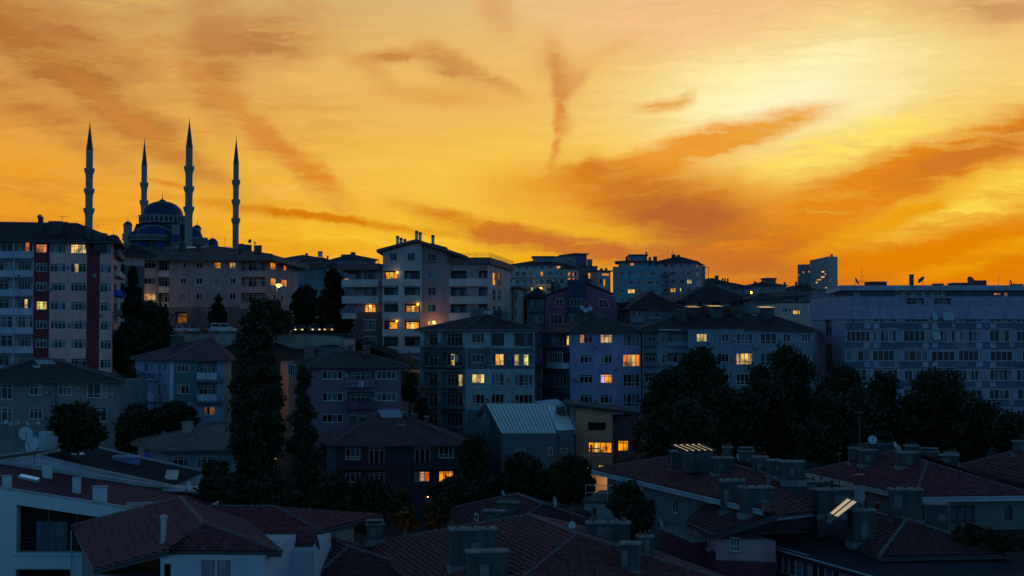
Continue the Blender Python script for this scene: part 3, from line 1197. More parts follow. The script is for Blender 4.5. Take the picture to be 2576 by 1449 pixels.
E_ = V(t, MATS['sunlit_cream_render'], fp(1236, 268, 1268, 267.6, 8, 690), zat(668, 268), CZ + zb)
E_.F[0].loggia(1239, 1250, 672, 684, n=1, lit='o', dep=.8)
E_.F[0].loggia(1254, 1266, 672, 686, n=1, lit='o', dep=.8)
E_.build()
E_.hip(over=.5, rise=1.0, m=TILED)
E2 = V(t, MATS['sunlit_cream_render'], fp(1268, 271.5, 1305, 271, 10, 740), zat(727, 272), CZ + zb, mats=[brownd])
f = E2.F[0]
for i in range(3):
    f.win(1279, 1286, 735 + 38 * i, 762 + 38 * i, n=1, tr=.4, fr=FRG)
    f.win(1294, 1299, 735 + 38 * i, 762 + 38 * i, n=1, tr=.4, fr=FRG)
f.paint(1287, 1293, 727, 830, 2)
E2.build()
E2.slab(.5, E2.ztop, E2.ztop + .3, TILED)

# ---- far houses on the skyline between the two blocks
greyf = mat('far_grey_render', (.19, .20, .23))
zb = 4
FARH = [
    ('distant grey house with low roof left of rooftop water tank on skyline', 742, 806, 648, 420, 642, greyf, 4),
    ('distant blue grey house below the rooftop water tank on skyline', 806, 846, 662, 400, 648, mat('far_blue_render', (.15, .18, .21)), 3),
    ('distant house with roof terrace and lit windows beside stepped mauve block', 842, 945, 652, 430, 640, greyf, 5),
    ('distant teal house with pale upper storey above the dark trees', 818, 858, 672, 385, 660, mat('far_teal_render', (.13, .18, .19)), 3),
]
for (lb, u0, u1, ve, d, vr, m, n) in FARH:
    t = bld('house', lb, 'house', (u0 + u1) / 2, d, zb)
    v = V(t, m, fp(u0, d, u1, d + 4, 14, ve), zat(ve, d), CZ + zb - 2)
    w_ = (u1 - u0) / n
    for j in range(3):
        for i in range(n):
            v.F[0].win(u0 + w_ * (i + .2), u0 + w_ * (i + .75), ve + 4 + 22 * j, ve + 14 + 22 * j, n=2, tr=0, lit=('o' if (i * 7 + j * 3 + u0) % 9 == 0 else None), inset=.1, t=.12)
    v.build()
    r = v.hip(over=.7, vr=vr, m=TILED)
    stack(r, u0 + (u1 - u0) * .4, u0 + (u1 - u0) * .5, vr - 5, ve - 3)
    if u0 == 842:
        stack(r, 882, 892, 634, 646)
        stack(r, 858, 884, 640, 647, dep=3, name='roof_box')

# ---- pale hotel-like block on the far slope
zb = 2
cream = mat('far_cream_render', (.36, .40, .36))
t = bld('apartment_block', 'wide pale far apartment block with continuous balcony bands and lime lit window', 'apartment block', 1350, 500, zb)
v = V(t, cream, fp(1277, 503, 1425, 500, 24, 690), zat(679, 500), CZ + zb - 4)
f = v.F[0]
RW = [(683, 694), (703, 714), (723, 734), (743, 752)]
CW = [(1281, 1289), (1297, 1307), (1314, 1324), (1332, 1340), (1358, 1366), (1374, 1388), (1396, 1404), (1408, 1420)]
for j, (a, b) in enumerate(RW):
    for i, (c, e) in enumerate(CW):
        l = {(0, 4): 'oo', (2, 1): 'gg', (2, 3): 'kg', (2, 4): 'or'}.get((j, i))
        f.win(c, e, a, b, n=2, tr=0, lit=l, t=.12)
    for (c, e) in ((1278, 1346), (1352, 1423)):
        f.balcony(c, e, b + .5, b + 5, out=.9, m=mat('far_balcony', (.30, .36, .38)))
s = v.F[1]
for j, (a, b) in enumerate(RW[:3]):
    s.win(1427, 1431, a, b, n=1, tr=0, lit='o' if j == 0 else None, t=.12)
v.build()
U = V(t, cream, fp(1291, 505, 1422, 503, 16, 690), zat(666, 505), v.ztop - .2, tp=False)
for i in range(6):
    U.F[0].win(1300 + 20 * i, 1310 + 20 * i, 668.5, 676.5, n=2, tr=0, lit='oo' if i == 5 else None, t=.12)
U.build()
r = U.hip(over=1.0, vr=655, m=TILED)
U2 = V(t, greyf, fp(1341, 508, 1391, 508, 8, 690), zat(647, 508), U.ztop, tp=False, name='roof_tower')
U2.build()
U2.slab(.5, U2.ztop, U2.ztop + .4, CONC)
W_ = V(t, mat('far_sunset_lit_render', (.52, .42, .34)), fp(1425.5, 500.5, 1456, 504, 12, 690), zat(674, 500), CZ + zb - 4)  # orange sunset light on this side is mixed into the wall colour
for j in range(4):
    W_.F[0].win(1429, 1435, 684 + 15 * j, 695 + 15 * j, n=1, tr=0, lit='o' if j < 2 else None, t=.12)
    W_.F[0].win(1441, 1450, 684 + 15 * j, 695 + 15 * j, n=2, tr=0, lit='rk' if j < 2 else None, t=.12)
W_.build()
W_.hip(over=.6, rise=1.5, m=TILED)

# ---- the stair of blocks right of it
zb = 3
SB = [
    ('far pale block with flat parapet and aerial left of dark tower', 1421, 1450, 645, 540, greyf, [], 0),
    ('far dark slate tower with overhanging flat top on skyline', 1448, 1476, 640, 545, mat('far_slate_render', (.10, .11, .16)), [(1458, 1474, 717 - 30, 728 - 30, 'ro')], 1),
    ('far plum block with orange lit side windows and square stack on top', 1476, 1503, 672, 520, mat('far_plum_render', (.18, .12, .17)), [(1479, 1490, 686, 701, 'oo'), (1462, 1474, 686, 701, 'oo'), (1494, 1501, 682, 692, 'o'), (1494, 1501, 700, 716, 'r')], 0),
    ('far small cream block with lit gable right of plum block', 1503, 1536, 683, 515, mat('far_sunlit_render', (.50, .40, .36)), [(1514, 1534, 679 + 8, 686 + 8, 'oo'), (1518, 1523, 702, 722, 'o'), (1508, 1514, 702, 714, None)], 1),  # wall colour of the sunlit render includes the sunset warmth
]
for (lb, u0, u1, ve, d, m, ws, k) in SB:
    t = bld('apartment_block', lb, 'apartment block', (u0 + u1) / 2, d, zb)
    v = V(t, m, fp(u0, d, u1, d + 2, 13, ve), zat(ve, d), CZ + zb - 4)
    for (a, b, c, e, l) in ws:
        if a >= u0 - 1:
            v.F[0].win(a, b, c, e, n=2 if b - a > 8 else 1, tr=0, lit=l, t=.12)
    for j in range(3):
        if not any(True for q in ws):
            v.F[0].win(u0 + 6, u0 + 14, ve + 8 + 20 * j, ve + 19 + 20 * j, n=2, tr=0, t=.12)
    v.build()
    r = v.slab(.6 if k else .1, v.ztop, v.ztop + .5, CONC)
    ORG[r.name] = ORG[t.name]
    if u0 == 1476:
        stack(r, 1477, 1490, 652, 672, d=524, m=greyf)
    if u0 == 1503:
        stack(r, 1509, 1517, 675, 684, d=519)
        stack(r, 1522, 1528, 674, 684, d=519)

# ---- teal block and mauve block on the right of the far slope
zb = -3
teal = mat('teal_render', (.14, .28, .33))
t = bld('apartment_block', 'teal six storey apartment block with one bright lit window on far slope', 'apartment block', 1600, 460, zb)
v = V(t, teal, fp(1541.5, 460, 1664, 458, 17, 690), zat(671, 460), CZ + zb - 3)
f = v.F[0]
for j, (a, b) in enumerate([(682, 693), (705, 716), (727, 738), (749, 760), (771, 782)]):
    for i, (c, e) in enumerate([(1559, 1572), (1579, 1597), (1603, 1617), (1629, 1656)]):
        f.win(c, e, a, b, n=4 if i == 3 else 3, tr=0, t=.12, lit='yoy' if (j, i) == (2, 1) else None)
s = v.F[1]
for j in range(5):
    s.loggia(1666, 1674, 682 + 22 * j, 694 + 22 * j, n=1, dep=.8)
v.build()
for j in range(4):
    b = MB()
    a = P(1664.5, 690, 457)
    z = zat(697 + 22 * j, 458)
    b.box(a.x, a.x + 2.6, a.y, a.y + 9, z, z + 1.1)
    obj('balcony', b, [greyd], t)
U = V(t, teal, fp(1556, 462, 1648, 461, 12, 690), zat(658, 461), v.ztop - .1, tp=False)
for i in range(4):
    U.F[0].win(1563 + 22 * i, 1573 + 22 * i, 661, 669, n=2, tr=0, t=.12, lit='o' if i == 1 else None)
U.build()
r = U.hip(over=1.2, vr=654, m=TILED)
U3 = V(t, teal, fp(1586, 464, 1627, 464, 7, 690), zat(643, 464), U.ztop, tp=False, name='roof_tower')
U3.build()
U3.slab(.5, U3.ztop, U3.ztop + .4, CONC)
stack(r, 1574, 1581, 645, 657)
stack(r, 1632, 1638, 647, 657)
stack(r, 1644, 1653, 645, 658)
stack(r, 1624, 1628, 633, 650, d=463, name='stove_pipe', m=METD)

fmauve = mat('far_mauve_render', (.38, .29, .36))
t = bld('apartment_block', 'mauve far apartment block with dark hipped roof and two lit windows on skyline', 'apartment block', 1705, 482, zb + 3)
v = V(t, fmauve, fp(1652, 483, 1751, 480, 20, 680), zat(659, 480), CZ + zb)
f = v.F[0]
for j, (a, b) in enumerate([(663, 673), (683.5, 693), (703.5, 713.5), (725, 735)]):
    for i, (c, e) in enumerate([(1669, 1681), (1686.5, 1699.5), (1710, 1722), (1728, 1740)]):
        f.win(c, e, a, b, n=3, tr=0, t=.12, lit={(2, 3): 'ccy', (3, 1): 'oyo', (3, 2): 'gk.'}.get((j, i)))
s = v.F[1]
for j in range(4):
    s.win(1753, 1757, 665 + 21 * j, 674 + 21 * j, n=1, tr=0, t=.12)
v.build()
b = MB()
for j in range(3):
    a = P(1751.5, 690, 481)
    z = zat(679 + 21 * j, 481)
    b.box(a.x, a.x + 1.8, a.y, a.y + 6, z, z + 1.0)
obj('balcony', b, [paleb], t)
r = v.hip(over=1.0, vr=645, m=TILED)
stack(r, 1690, 1700, 640, 650, pots=1)
stack(r, 1704, 1711, 641, 652)

# ---- roofs stepping down the skyline to the right
zb = 5
SK = [('narrow dark house with boxy roof room beside far mauve block', 1763, 1774, 672, 668, 500),
      ('far dark roofed house with tall square stack on sloping skyline', 1776, 1836, 712, 700, 520),
      ('far low house with serrated roofline just left of bright street light', 1828, 1888, 722, 712, 560),
      ('far dark house with stepped roof tower and aerial on skyline', 1896, 1978, 718, 709, 600),
      ('far dark house with cluttered roof below the twin tower', 2000, 2046, 726, 718, 640),
      ('far flat roofed house behind grey block parapet', 2046, 2120, 730, 724, 600)]
for k, (lb, u0, u1, ve, vr, d) in enumerate(SK):
    t = bld('house', lb, 'house', (u0 + u1) / 2, d, zb)
    v = V(t, [greyd, greyf][k % 2], fp(u0, d, u1, d + 3, 14, ve), zat(ve, d), CZ + zb - 3)
    n = max(1, int((u1 - u0) / 18))
    w_ = (u1 - u0) / n
    for i in range(n):
        for j in range(2):
            v.F[0].win(u0 + w_ * (i + .3), u0 + w_ * (i + .7), ve + 6 + 18 * j, ve + 15 + 18 * j, n=2, tr=0, t=.12)
    v.build()
    if k in (0, 5):
        r = v.slab(.3, v.ztop, v.ztop + .4, CONC)
        ORG[r.name] = ORG[t.name]
    else:
        r = v.hip(over=.7, vr=vr, m=TILED)
    if k == 1:
        stack(r, 1799, 1808, 693, 709)
        for q in (1816, 1822, 1829):
            stack(r, q, q + 4, 700, 711)
    if k == 3:
        U = V(t, greyd, fp(1924, 604, 1952, 604, 8, ve), zat(702, 604), v.ztop - 1, tp=False, name='roof_tower')
        U.build()
        U.slab(.4, U.ztop, U.ztop + .5, CONC)
        stack(r, 1897, 1903, 708, 722, d=603)
        stack(r, 1972, 1977, 710, 722, d=603)
    if k == 4:
        stack(r, 2001, 2006, 708, 725)
        stack(r, 2012, 2018, 711, 724)
        stack(r, 2024, 2040, 715, 725, dep=4)

# ---- far twin tower
zb = 30
glassf = mat('tower_curtain_wall', (.085, .125, .15), rough=.35, spec=.6)
t = bld('tower', 'far twin office tower with slanted top and scattered lit floors', 'tower', 2060, 1400, zb)
x0, x1, x2 = P(2037, 650, 1412), P(2084, 650, 1380), P(2107, 650, 1400)
b = MB()
zl = CZ + zb - 25
zA, zB_, zC = zat(655, 1412), zat(645, 1380), zat(646, 1400)
back = P(2060, 650, 1432)
b.poly([(x0.x, x0.y, zl), (x1.x, x1.y, zl), (x1.x, x1.y, zB_), (x0.x, x0.y, zA)], 0)
b.poly([(x1.x, x1.y, zl), (x2.x, x2.y, zl), (x2.x, x2.y, zC), (x1.x, x1.y, zB_)], 1)
b.poly([(x2.x, x2.y, zl), (back.x, back.y, zl), (back.x, back.y, zC - 1), (x2.x, x2.y, zC)], 1)
b.poly([(back.x, back.y, zl), (x0.x, x0.y, zl), (x0.x, x0.y, zA), (back.x, back.y, zC - 1)], 0)
b.poly([(x0.x, x0.y, zA), (x1.x, x1.y, zB_), (x2.x, x2.y, zC), (back.x, back.y, zC - 1)], 1)
obj('wall', b, [glassf, mat('tower_side_panels', (.34, .34, .32))], t)
f = Fc(x0, x1, t)
for k in range(14):
    z0 = zat(656 + 5.4 * k, 1396)
    o = MB()
    o.box(.5, f.len - .5, .05, .25, z0, z0 + .35, 0, f.T())
    obj('floor_band', o, [MATS['tower_side_panels']], t)
for (a, c, q, l) in ((2067, 2074, 682, 'y'), (2075, 2079, 688, 'o'), (2066, 2075, 695, 'y'), (2056, 2066, 702, 'o'), (2053, 2057, 709, 'y'), (2077, 2081, 722, 'y'), (2038, 2040, 670, 'd')):
    f.win(a, c, q, q + 3.6, n=1, tr=0, lit=l, back=-.3, t=.1)
g2 = Fc(x1, x2, t)
for (a, c) in ((2091, 2092.5), (2096.5, 2098)):
    for k in range(9):
        g2.win(a, c, 660 + 7 * k, 664 + 7 * k, n=1, tr=0, back=-.1, t=.1)
b = MB()
b.box(P(2092, 640, 1400).x, P(2096, 640, 1400).x, 1401, 1405, zC - 1, zat(639, 1400))
obj('roof_box', b, [greyd], t)
v = V(t, mat('tower_grey_panels', (.17, .19, .20)), fp(2006.5, 1420, 2037.5, 1414, 25, 680), zat(665, 1416), zl, name='low_wing', tp=False)
for (a, c, q) in ((2019, 2023, 683), (2034, 2037, 681), (2008, 2010, 690)):
    v.F[0].win(a, c, q, q + 4.5, n=1, tr=0, lit='o', t=.1)
for k in range(8):
    for i in range(3):
        v.F[0].win(2011 + 8 * i, 2014 + 8 * i, 668 + 5.6 * k - .8, 671 + 5.6 * k, n=1, tr=0, t=.1) if (k, i) not in ((2, 1), (3, 1), (2, 2), (2, 0), (4, 0)) else None
v.build()

# ================================================================ MIDDLE DISTANCE
tealw = mat('teal_grey_render', (.27, .40, .42))
slatew = mat('slate_render', (.10, .14, .16))
purp = mat('lavender_blue_render', (.25, .27, .43))
greybl = mat('grey_blue_render', (.17, .24, .30), var=.22)
plum = mat('plum_render', (.24, .10, .17))
navy = mat('navy_panel', (.045, .055, .11))

# ---- plum building with curved shoulders
zb = -5
t = bld('house', 'plum coloured house with rounded sloping shoulders and white edged trapezoid windows', 'house', 1450, 275, zb)
b = MB()
zl = CZ + zb - 1.5


def low(q, z):
    return Vector((q.x, q.y, z))


pts = [(1371, 800), (1371, 764), (1374, 750), (1381, 744), (1428.7, 728)]
L = [P(u, v, 275) for (u, v) in pts]
b.prism([low(L[-1], zl), low(L[0], zl)] + L[1:], Vector((0, 13, 0)), 0)
pts = [(1474, 716), (1540, 742), (1547, 752), (1552, 770), (1553, 800)]
L = [P(u, v, 275) for (u, v) in pts]
b.prism([low(L[0], zl), ] + L[:-1] + [low(L[-1], zl)][::1], Vector((0, 13, 0)), 0)
L = [P(u, v, 274.4) for (u, v) in ((1428.7, 707), (1432, 706.5), (1471, 706.5), (1474, 708))]
b.prism([low(L[0], zl)] + L + [low(L[-1], zl)], Vector((0, 13.2, 0)), 1)
b.prism([P(u, v, 276) for (u, v) in ((1474, 714), (1474, 709), (1545, 738), (1542, 742))], Vector((0, 12, 0)), 2)
b.prism([P(u, v, 276) for (u, v) in ((1381, 743), (1378, 739), (1428, 722), (1428, 728))], Vector((0, 12, 0)), 2)
obj('wall', b, [plum, navy, TILED], t)
f = Fc(P(1371, 760, 274.96), P(1553, 760, 274.96), t)
fc = Fc(P(1428.7, 760, 274.36), P(1474, 760, 274.36), t)


def trapwin(f, tl, tr, br, bl, panes=2):
    b, p = MB(), MB()
    T = f.T()
    q = [Vector((f.pix(*k)[0], 0, f.pix(*k)[1])) for k in (tl, tr, br, bl)]
    c = sum(q, Vector()) / 4
    for i in range(4):
        a, e = q[i], q[(i + 1) % 4]
        b.tube(T(a + Vector((0, .03, 0))), T(e + Vector((0, .03, 0))), .09, n=4)
    for k in range(1, panes):
        b.tube(T(q[0].lerp(q[1], k / panes) + Vector((0, .03, 0))), T(q[3].lerp(q[2], k / panes) + Vector((0, .03, 0))), .05, n=4)
    p.poly([T(k + Vector((0, .02, 0))) for k in q])
    o = obj('window', b, [FRP], f.root)
    obj('pane', p, [GLASS], o)


trapwin(f, (1400, 752), (1416.5, 752), (1416, 772), (1396, 771))
trapwin(f, (1507, 753), (1526, 754), (1534, 774), (1507, 774))
trapwin(f, (1384, 791), (1415, 791), (1415, 815), (1383, 815), 3)
trapwin(f, (1505, 791.5), (1519, 791.5), (1519, 806), (1505, 806), 1)
fc.win(1433, 1472, 752, 771, n=4, back=.02, tr=0, fr=FRG)
fc.win(1433, 1472, 792, 811, n=4, back=.02, tr=0, fr=FRG)
v = V(t, greyd, fp(1327, 276, 1370.5, 275.6, 10, 760), zat(746, 275), CZ + zb)
v.F[0].loggia(1330, 1369, 749, 772, n=4, dep=1.2)
v.F[0].win(1344, 1366, 792, 811, n=4, tr=0)
v.F[0].balcony(1326, 1370, 772, 786, out=.4, m=slatew, inn=-.2)
v.build()
r = v.hip(over=.5, rise=1.8, m=TILED)
stack(r, 1386, 1396, 708, 742, d=279)
stack(r, 1398, 1408, 712, 740, d=279, m=greyd)
v2 = V(t, greyd, fp(1553.5, 275.6, 1576, 277, 10, 760), zat(764, 275), CZ + zb)
v2.F[0].loggia(1556, 1574, 768, 786, n=2, dep=1)
v2.build()
r = v2.slab(.4, v2.ztop, v2.ztop + .3, CONC)
ORG[r.name] = ORG[t.name]
b = MB()
b.prism([P(1428, 708, 279), P(1462, 708, 279), P(1462, 703, 279), P(1428, 703, 279)], Vector((0, 3, 0)))
obj('parapet', b, [plum], t)

# ---- teal grey apartment block with dark band
zb = -14
t = bld('apartment_block', 'teal grey apartment block with one dark painted storey and hipped roof', 'apartment block', 1250, 206, zb)
a, c = P(1172, 850, 206), P(1345, 850, 206.8)
l = P(1057, 850, 214.5)
e = (c.xy - a.xy).normalized()
n_ = Vector((-e.y, e.x))
v = V(t, tealw, [a.xy, c.xy, c.xy + n_ * 13, l.xy + n_ * 4, l.xy], zat(828, 206), CZ + zb, mats=[slatew, mat('shaded_teal_render', (.16, .25, .28))])  # darker teal copy carries the left face's shade in its colour
f = v.F[0]
f.paint(1165, 1350, 876, 928.5, 2)
f.paint(1165, 1350, 1031, 1100, 2)
ROWS = [(838.5, 863), (890.5, 913), (940, 964.5), (991.5, 1016)]
LT = {(1, 1): 'koy', (1, 2): 'cwgb', (2, 0): 'ycy'}
FRS = {(0, 1): FRB, (0, 2): FRB}
for j, (p, q) in enumerate(ROWS):
    f.win(1187, 1219, p, q, n=3, lit=LT.get((j, 0)), tr=0, sill=True)
    f.win(1236, 1268, p, q + 6, n=3, lit=LT.get((j, 1)), tr=.3 if j else .72, fr=FRS.get((j, 1)), sill=True)
    f.win(1294, 1341, p, q + 7, n=4, lit=LT.get((j, 2)), tr=.3 if j else .7, fr=FRS.get((j, 2)), sill=True)
f.box('string_course', 1172, 1345, 978, 979.6, .07, tealw)
f.pipe(1344, 832, 1060)
for q in ((1224, 868), (1275, 898), (1222, 1000), (1276, 950)):
    ac(f, *q)
f.pipe(1173.5, 832, 1060)
s = v.F[4]
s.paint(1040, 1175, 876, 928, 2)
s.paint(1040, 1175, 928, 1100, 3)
for j, (p, q) in enumerate(ROWS + [(1043, 1066)]):
    k = j * 2
    s.loggia(1066, 1101, p - 4, q + 9, dep=1.0, n=3, lit='kkp' if j == 0 else None, mi=3)
    s.loggia(1109, 1164, p - 4, q + 9, dep=1.0, n=5, lit={1: 'kykkb', 2: 'kkkcc'}.get(j), mi=3)
    s.balcony(1058, 1100, q - 6 - k * .4, q + 10, out=1.3, m=mat('balcony_slab', (.12, .15, .18)), kind='rail', inn=0)
    s.balcony(1107, 1166, q - 4, q + 11, out=1.2, m=MATS['balcony_slab'], kind='rail', inn=0)
v.build()
E = v.off(.75)
z = v.ztop
E3 = [Vector((q.x, q.y, z)) for q in (v.off(.75)[4], v.off(.75)[0], v.off(.75)[1], v.off(.75)[2])]
back_l = E3[0] + Vector((n_.x, n_.y, 0)) * 9
b = MB()
ap = Vector(((a.x + c.x) / 2 - 2.3, a.y + 6.5, zat(791, 212)))
R2_ = ap + Vector((e.x, e.y, 0)) * 1.2
pl = [[E3[0], E3[1], ap], [E3[1], E3[2], R2_, ap], [E3[2], E3[3], R2_], [E3[3], back_l, ap, R2_], [back_l, E3[0], ap]]
for q in pl:
    b.poly(q, 0)
dn = Vector((0, 0, -.25))
lp = [E3[0], E3[1], E3[2], E3[3], back_l]
for i in range(5):
    b.quad(lp[i] + dn, lp[(i + 1) % 5] + dn, lp[(i + 1) % 5], lp[i], 1)
b.poly([q + dn for q in reversed(lp)], 1)
for q in E3[:3]:
    b.tube(q, ap, .13, n=6, mi=2)
r = obj('roof', b, [TILED, greyd, RIDGE], t, uv=True)
ROOFS[r.name] = pl
stack(r, 1182, 1213, 776, 792, dep=1.2, d=216, m=greyd)
stack(r, 1240, 1262, 778, 797, dep=1.5)
stack(r, 1262, 1278, 782, 806, m=greyd)

# ---- lavender blue apartment block
zb = -14
t = bld('apartment_block', 'lavender blue apartment block with bright orange window on its third visible floor', 'apartment block', 1520, 206, zb)
a, c = P(1434.6, 850, 206), P(1612.5, 850, 206.5)
l = P(1366, 850, 216)
e = (c.xy - a.xy).normalized()
n_ = Vector((-e.y, e.x))
v = V(t, purp, [a.xy, c.xy, c.xy + n_ * 14, l.xy + n_ * 4, l.xy], zat(834, 206), CZ + zb, mats=[slatew, mat('shaded_blue_render', (.10, .12, .19))])  # darker blue copy: shade of the left face put into the colour
f = v.F[0]
ROWS = [(841, 863.5), (891, 914), (941, 964), (991, 1015.5), (1042, 1068)]
LT = {(0, 0): 'okk', (0, 1): 'pcp', (1, 2): 'rpcr', (2, 1): 'voo'}
for j, (p, q) in enumerate(ROWS):
    f.win(1459, 1491, p, q, n=3, lit=LT.get((j, 0)), tr=.75, sill=True)
    f.win(1510, 1541, p, q, n=3, lit=LT.get((j, 1)), tr=.75, sill=True)
    f.win(1567, 1609.5, p, q + 8, n=4, lit=LT.get((j, 2)), tr=.3, sill=True)
f.pipe(1436, 836, 1040)
for q in ((1496, 868), (1548, 922), (1497, 1005), (1444, 950)):
    ac(f, *q)
for j in range(5):
    f.box('spandrel', 1565, 1612.4, 874 + 50 * j, 889 + 50 * j, .14, purp)
s = v.F[4]
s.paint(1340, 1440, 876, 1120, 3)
for j, (p, q) in enumerate(ROWS):
    s.loggia(1369, 1386, p - 2, q + 6, dep=1, n=2, mi=3)
    s.loggia(1391, 1431, p - 2, q + 8, dep=1, n=4, lit='kkyk' if j == 0 else None, mi=3)
    if j == 1:
        s.win(1392, 1431, p - 6, q - 2, n=6, back=-.95, tr=0)
        s.balcony(1390, 1432, q - 2, q + 13, out=1.0, m=bluew, inn=0)
    else:
        s.balcony(1390, 1432, q - 4, q + 10, out=1.0, m=MATS['balcony_slab'], kind='rail', inn=0)
    s.balcony(1367, 1385, q - 4, q + 9, out=1.0, m=MATS['balcony_slab'], kind='rail', inn=0)
v.build()
z = v.ztop
E3 = [Vector((q.x, q.y, z)) for q in (v.off(.75)[4], v.off(.75)[0], v.off(.75)[1], v.off(.75)[2])]
back_l = E3[0] + Vector((n_.x, n_.y, 0)) * 9
b = MB()
ap = Vector((P(1478, 800, 212).x, 212.5, zat(800, 212.5)))
R2_ = Vector((P(1525, 800, 212).x, 212.5, zat(799, 212.5)))
pl = [[E3[0], E3[1], ap], [E3[1], E3[2], R2_, ap], [E3[2], E3[3], R2_], [E3[3], back_l, ap, R2_], [back_l, E3[0], ap]]
for q in pl:
    b.poly(q, 0)
lp = [E3[0], E3[1], E3[2], E3[3], back_l]
for i in range(5):
    b.quad(lp[i] + dn, lp[(i + 1) % 5] + dn, lp[(i + 1) % 5], lp[i], 1)
b.poly([q + dn for q in reversed(lp)], 1)
for q in E3[:3]:
    b.tube(q, ap if q != E3[2] else R2_, .13, n=6, mi=2)
r = obj('roof', b, [TILED, CONC, RIDGE], t, uv=True)
ROOFS[r.name] = pl
stack(r, 1448, 1493, 786, 801, dep=1.6, d=213.5, cap=False)
stack(r, 1497, 1520, 788, 802, d=214.5, m=greyd)
ROOF_LAV = r

# ---- long grey blue apartment block behind the big trees
zb = -13
t = bld('apartment_block', 'long grey blue apartment block with lit skylights on roof behind the tall trees', 'apartment block', 1880, 203, zb)
v = V(t, greybl, fp(1732, 203, 2046, 203, 15, 840), zat(829, 203), CZ + zb)
f = v.F[0]
LT = {(0, 0): 'cccw', (1, 2): 'pyyp'}
for j, (p, q) in enumerate([(838.5, 860), (889, 912), (940, 962), (990, 1012)]):
    for i, (a, c) in enumerate([(1752, 1787), (1806, 1834), (1852, 1894), (1912, 1954), (1970, 1998), (2016, 2039)]):
        f.win(a, c, p, q + (6 if i in (2, 3) else 0), n=[4, 3, 4, 3, 3, 3][i], lit=LT.get((j, i)), tr=.3 if i in (2, 3) else 0, sill=True)
f.pipe(1733.5, 832, 1000)
for q in ((1790, 866), (1838, 850), (1898, 870), (1958, 850), (2002, 868), (1840, 900)):
    ac(f, *q)
f.pipe(1905, 832, 1000)
v.build()
v2 = V(t, MATS['shaded_teal_render'], fp(1616, 205, 1731.8, 204.5, 13, 840), zat(829, 205), CZ + zb, mats=[greybl])
f = v2.F[0]
for j, (p, q) in enumerate([(838, 866), (888, 916), (938, 966), (988, 1016)]):
    f.loggia(1620, 1652, p, q, dep=1, n=3)
    f.win(1661, 1676, p + 1, q - 2, n=3, tr=0)
    f.loggia(1680, 1730, p, q, dep=1, n=4)
    f.balcony(1618, 1653, q - 8, q + 5, out=1, m=slatew, inn=0)
    f.balcony(1678, 1731, q - 7, q + 5, out=.6, m=greybl, inn=0)
v2.build()
E = [P(1602, 829, 204.2), P(2052, 829, 202.2), P(2052, 829, 218.5), P(1602, 829, 220)]
E3 = [Vector((q.x, q.y, v.ztop + .02)) for q in E]
r = hiproof(t, E3, P(1722, 789, 211), P(1925, 789, 211), TILED, .25, True, METD)
for (u0, u1, a, c, k) in ((1706, 1728, 777, 809, 0), (1735, 1761, 773, 798, 1), (1788, 1819, 771, 800, 1), (1846, 1869, 774, 787, 0), (1917, 1948, 774, 803, 1)):
    o = stack(r, u0, u1, a, c, dep=2.2, cap=not k)
    if k:
        q = hit(r, (u0 + u1) / 2, c)
        b = MB()
        z0 = zat(a, q.y)
        x0, x1 = P(u0 - 1, a, q.y).x, P(u1 + 1, a, q.y).x
        b.add([(x0, q.y - .3, z0 + .02), (x1, q.y - .3, z0 + .02), (x1 - .4, q.y + 2.4, z0 + .22), (x0 - .4, q.y + 2.4, z0 + .22)], [(0, 1, 2, 3)], 0)
        b.prism([(x0, q.y - .3, z0 - .08), (x1, q.y - .3, z0 - .08), (x1 - .4, q.y + 2.4, z0 + .12), (x0 - .4, q.y + 2.4, z0 + .12)], Vector((0, 0, .09)), 1)
        obj('skylight', b, [MIRR, FRG], r)
skylight(r, 1818, 1846, 775, 778, 0, 3)
skylight(r, 1893, 1908, 788, 794, -6, 1)
b = MB()
q0, q1 = P(1658, 830.5, 203.2), P(1712, 830.5, 203.2)
b.prism([q0, q1, q1 + Vector((.3, 1.1, .16)), q0 + Vector((.5, 1.1, .16))], Vector((0, 0, .05)))
obj('awning', b, [mat('sheet_awning', (.6, .62, .62), rough=.12, var=.05, metal=.9)], t)

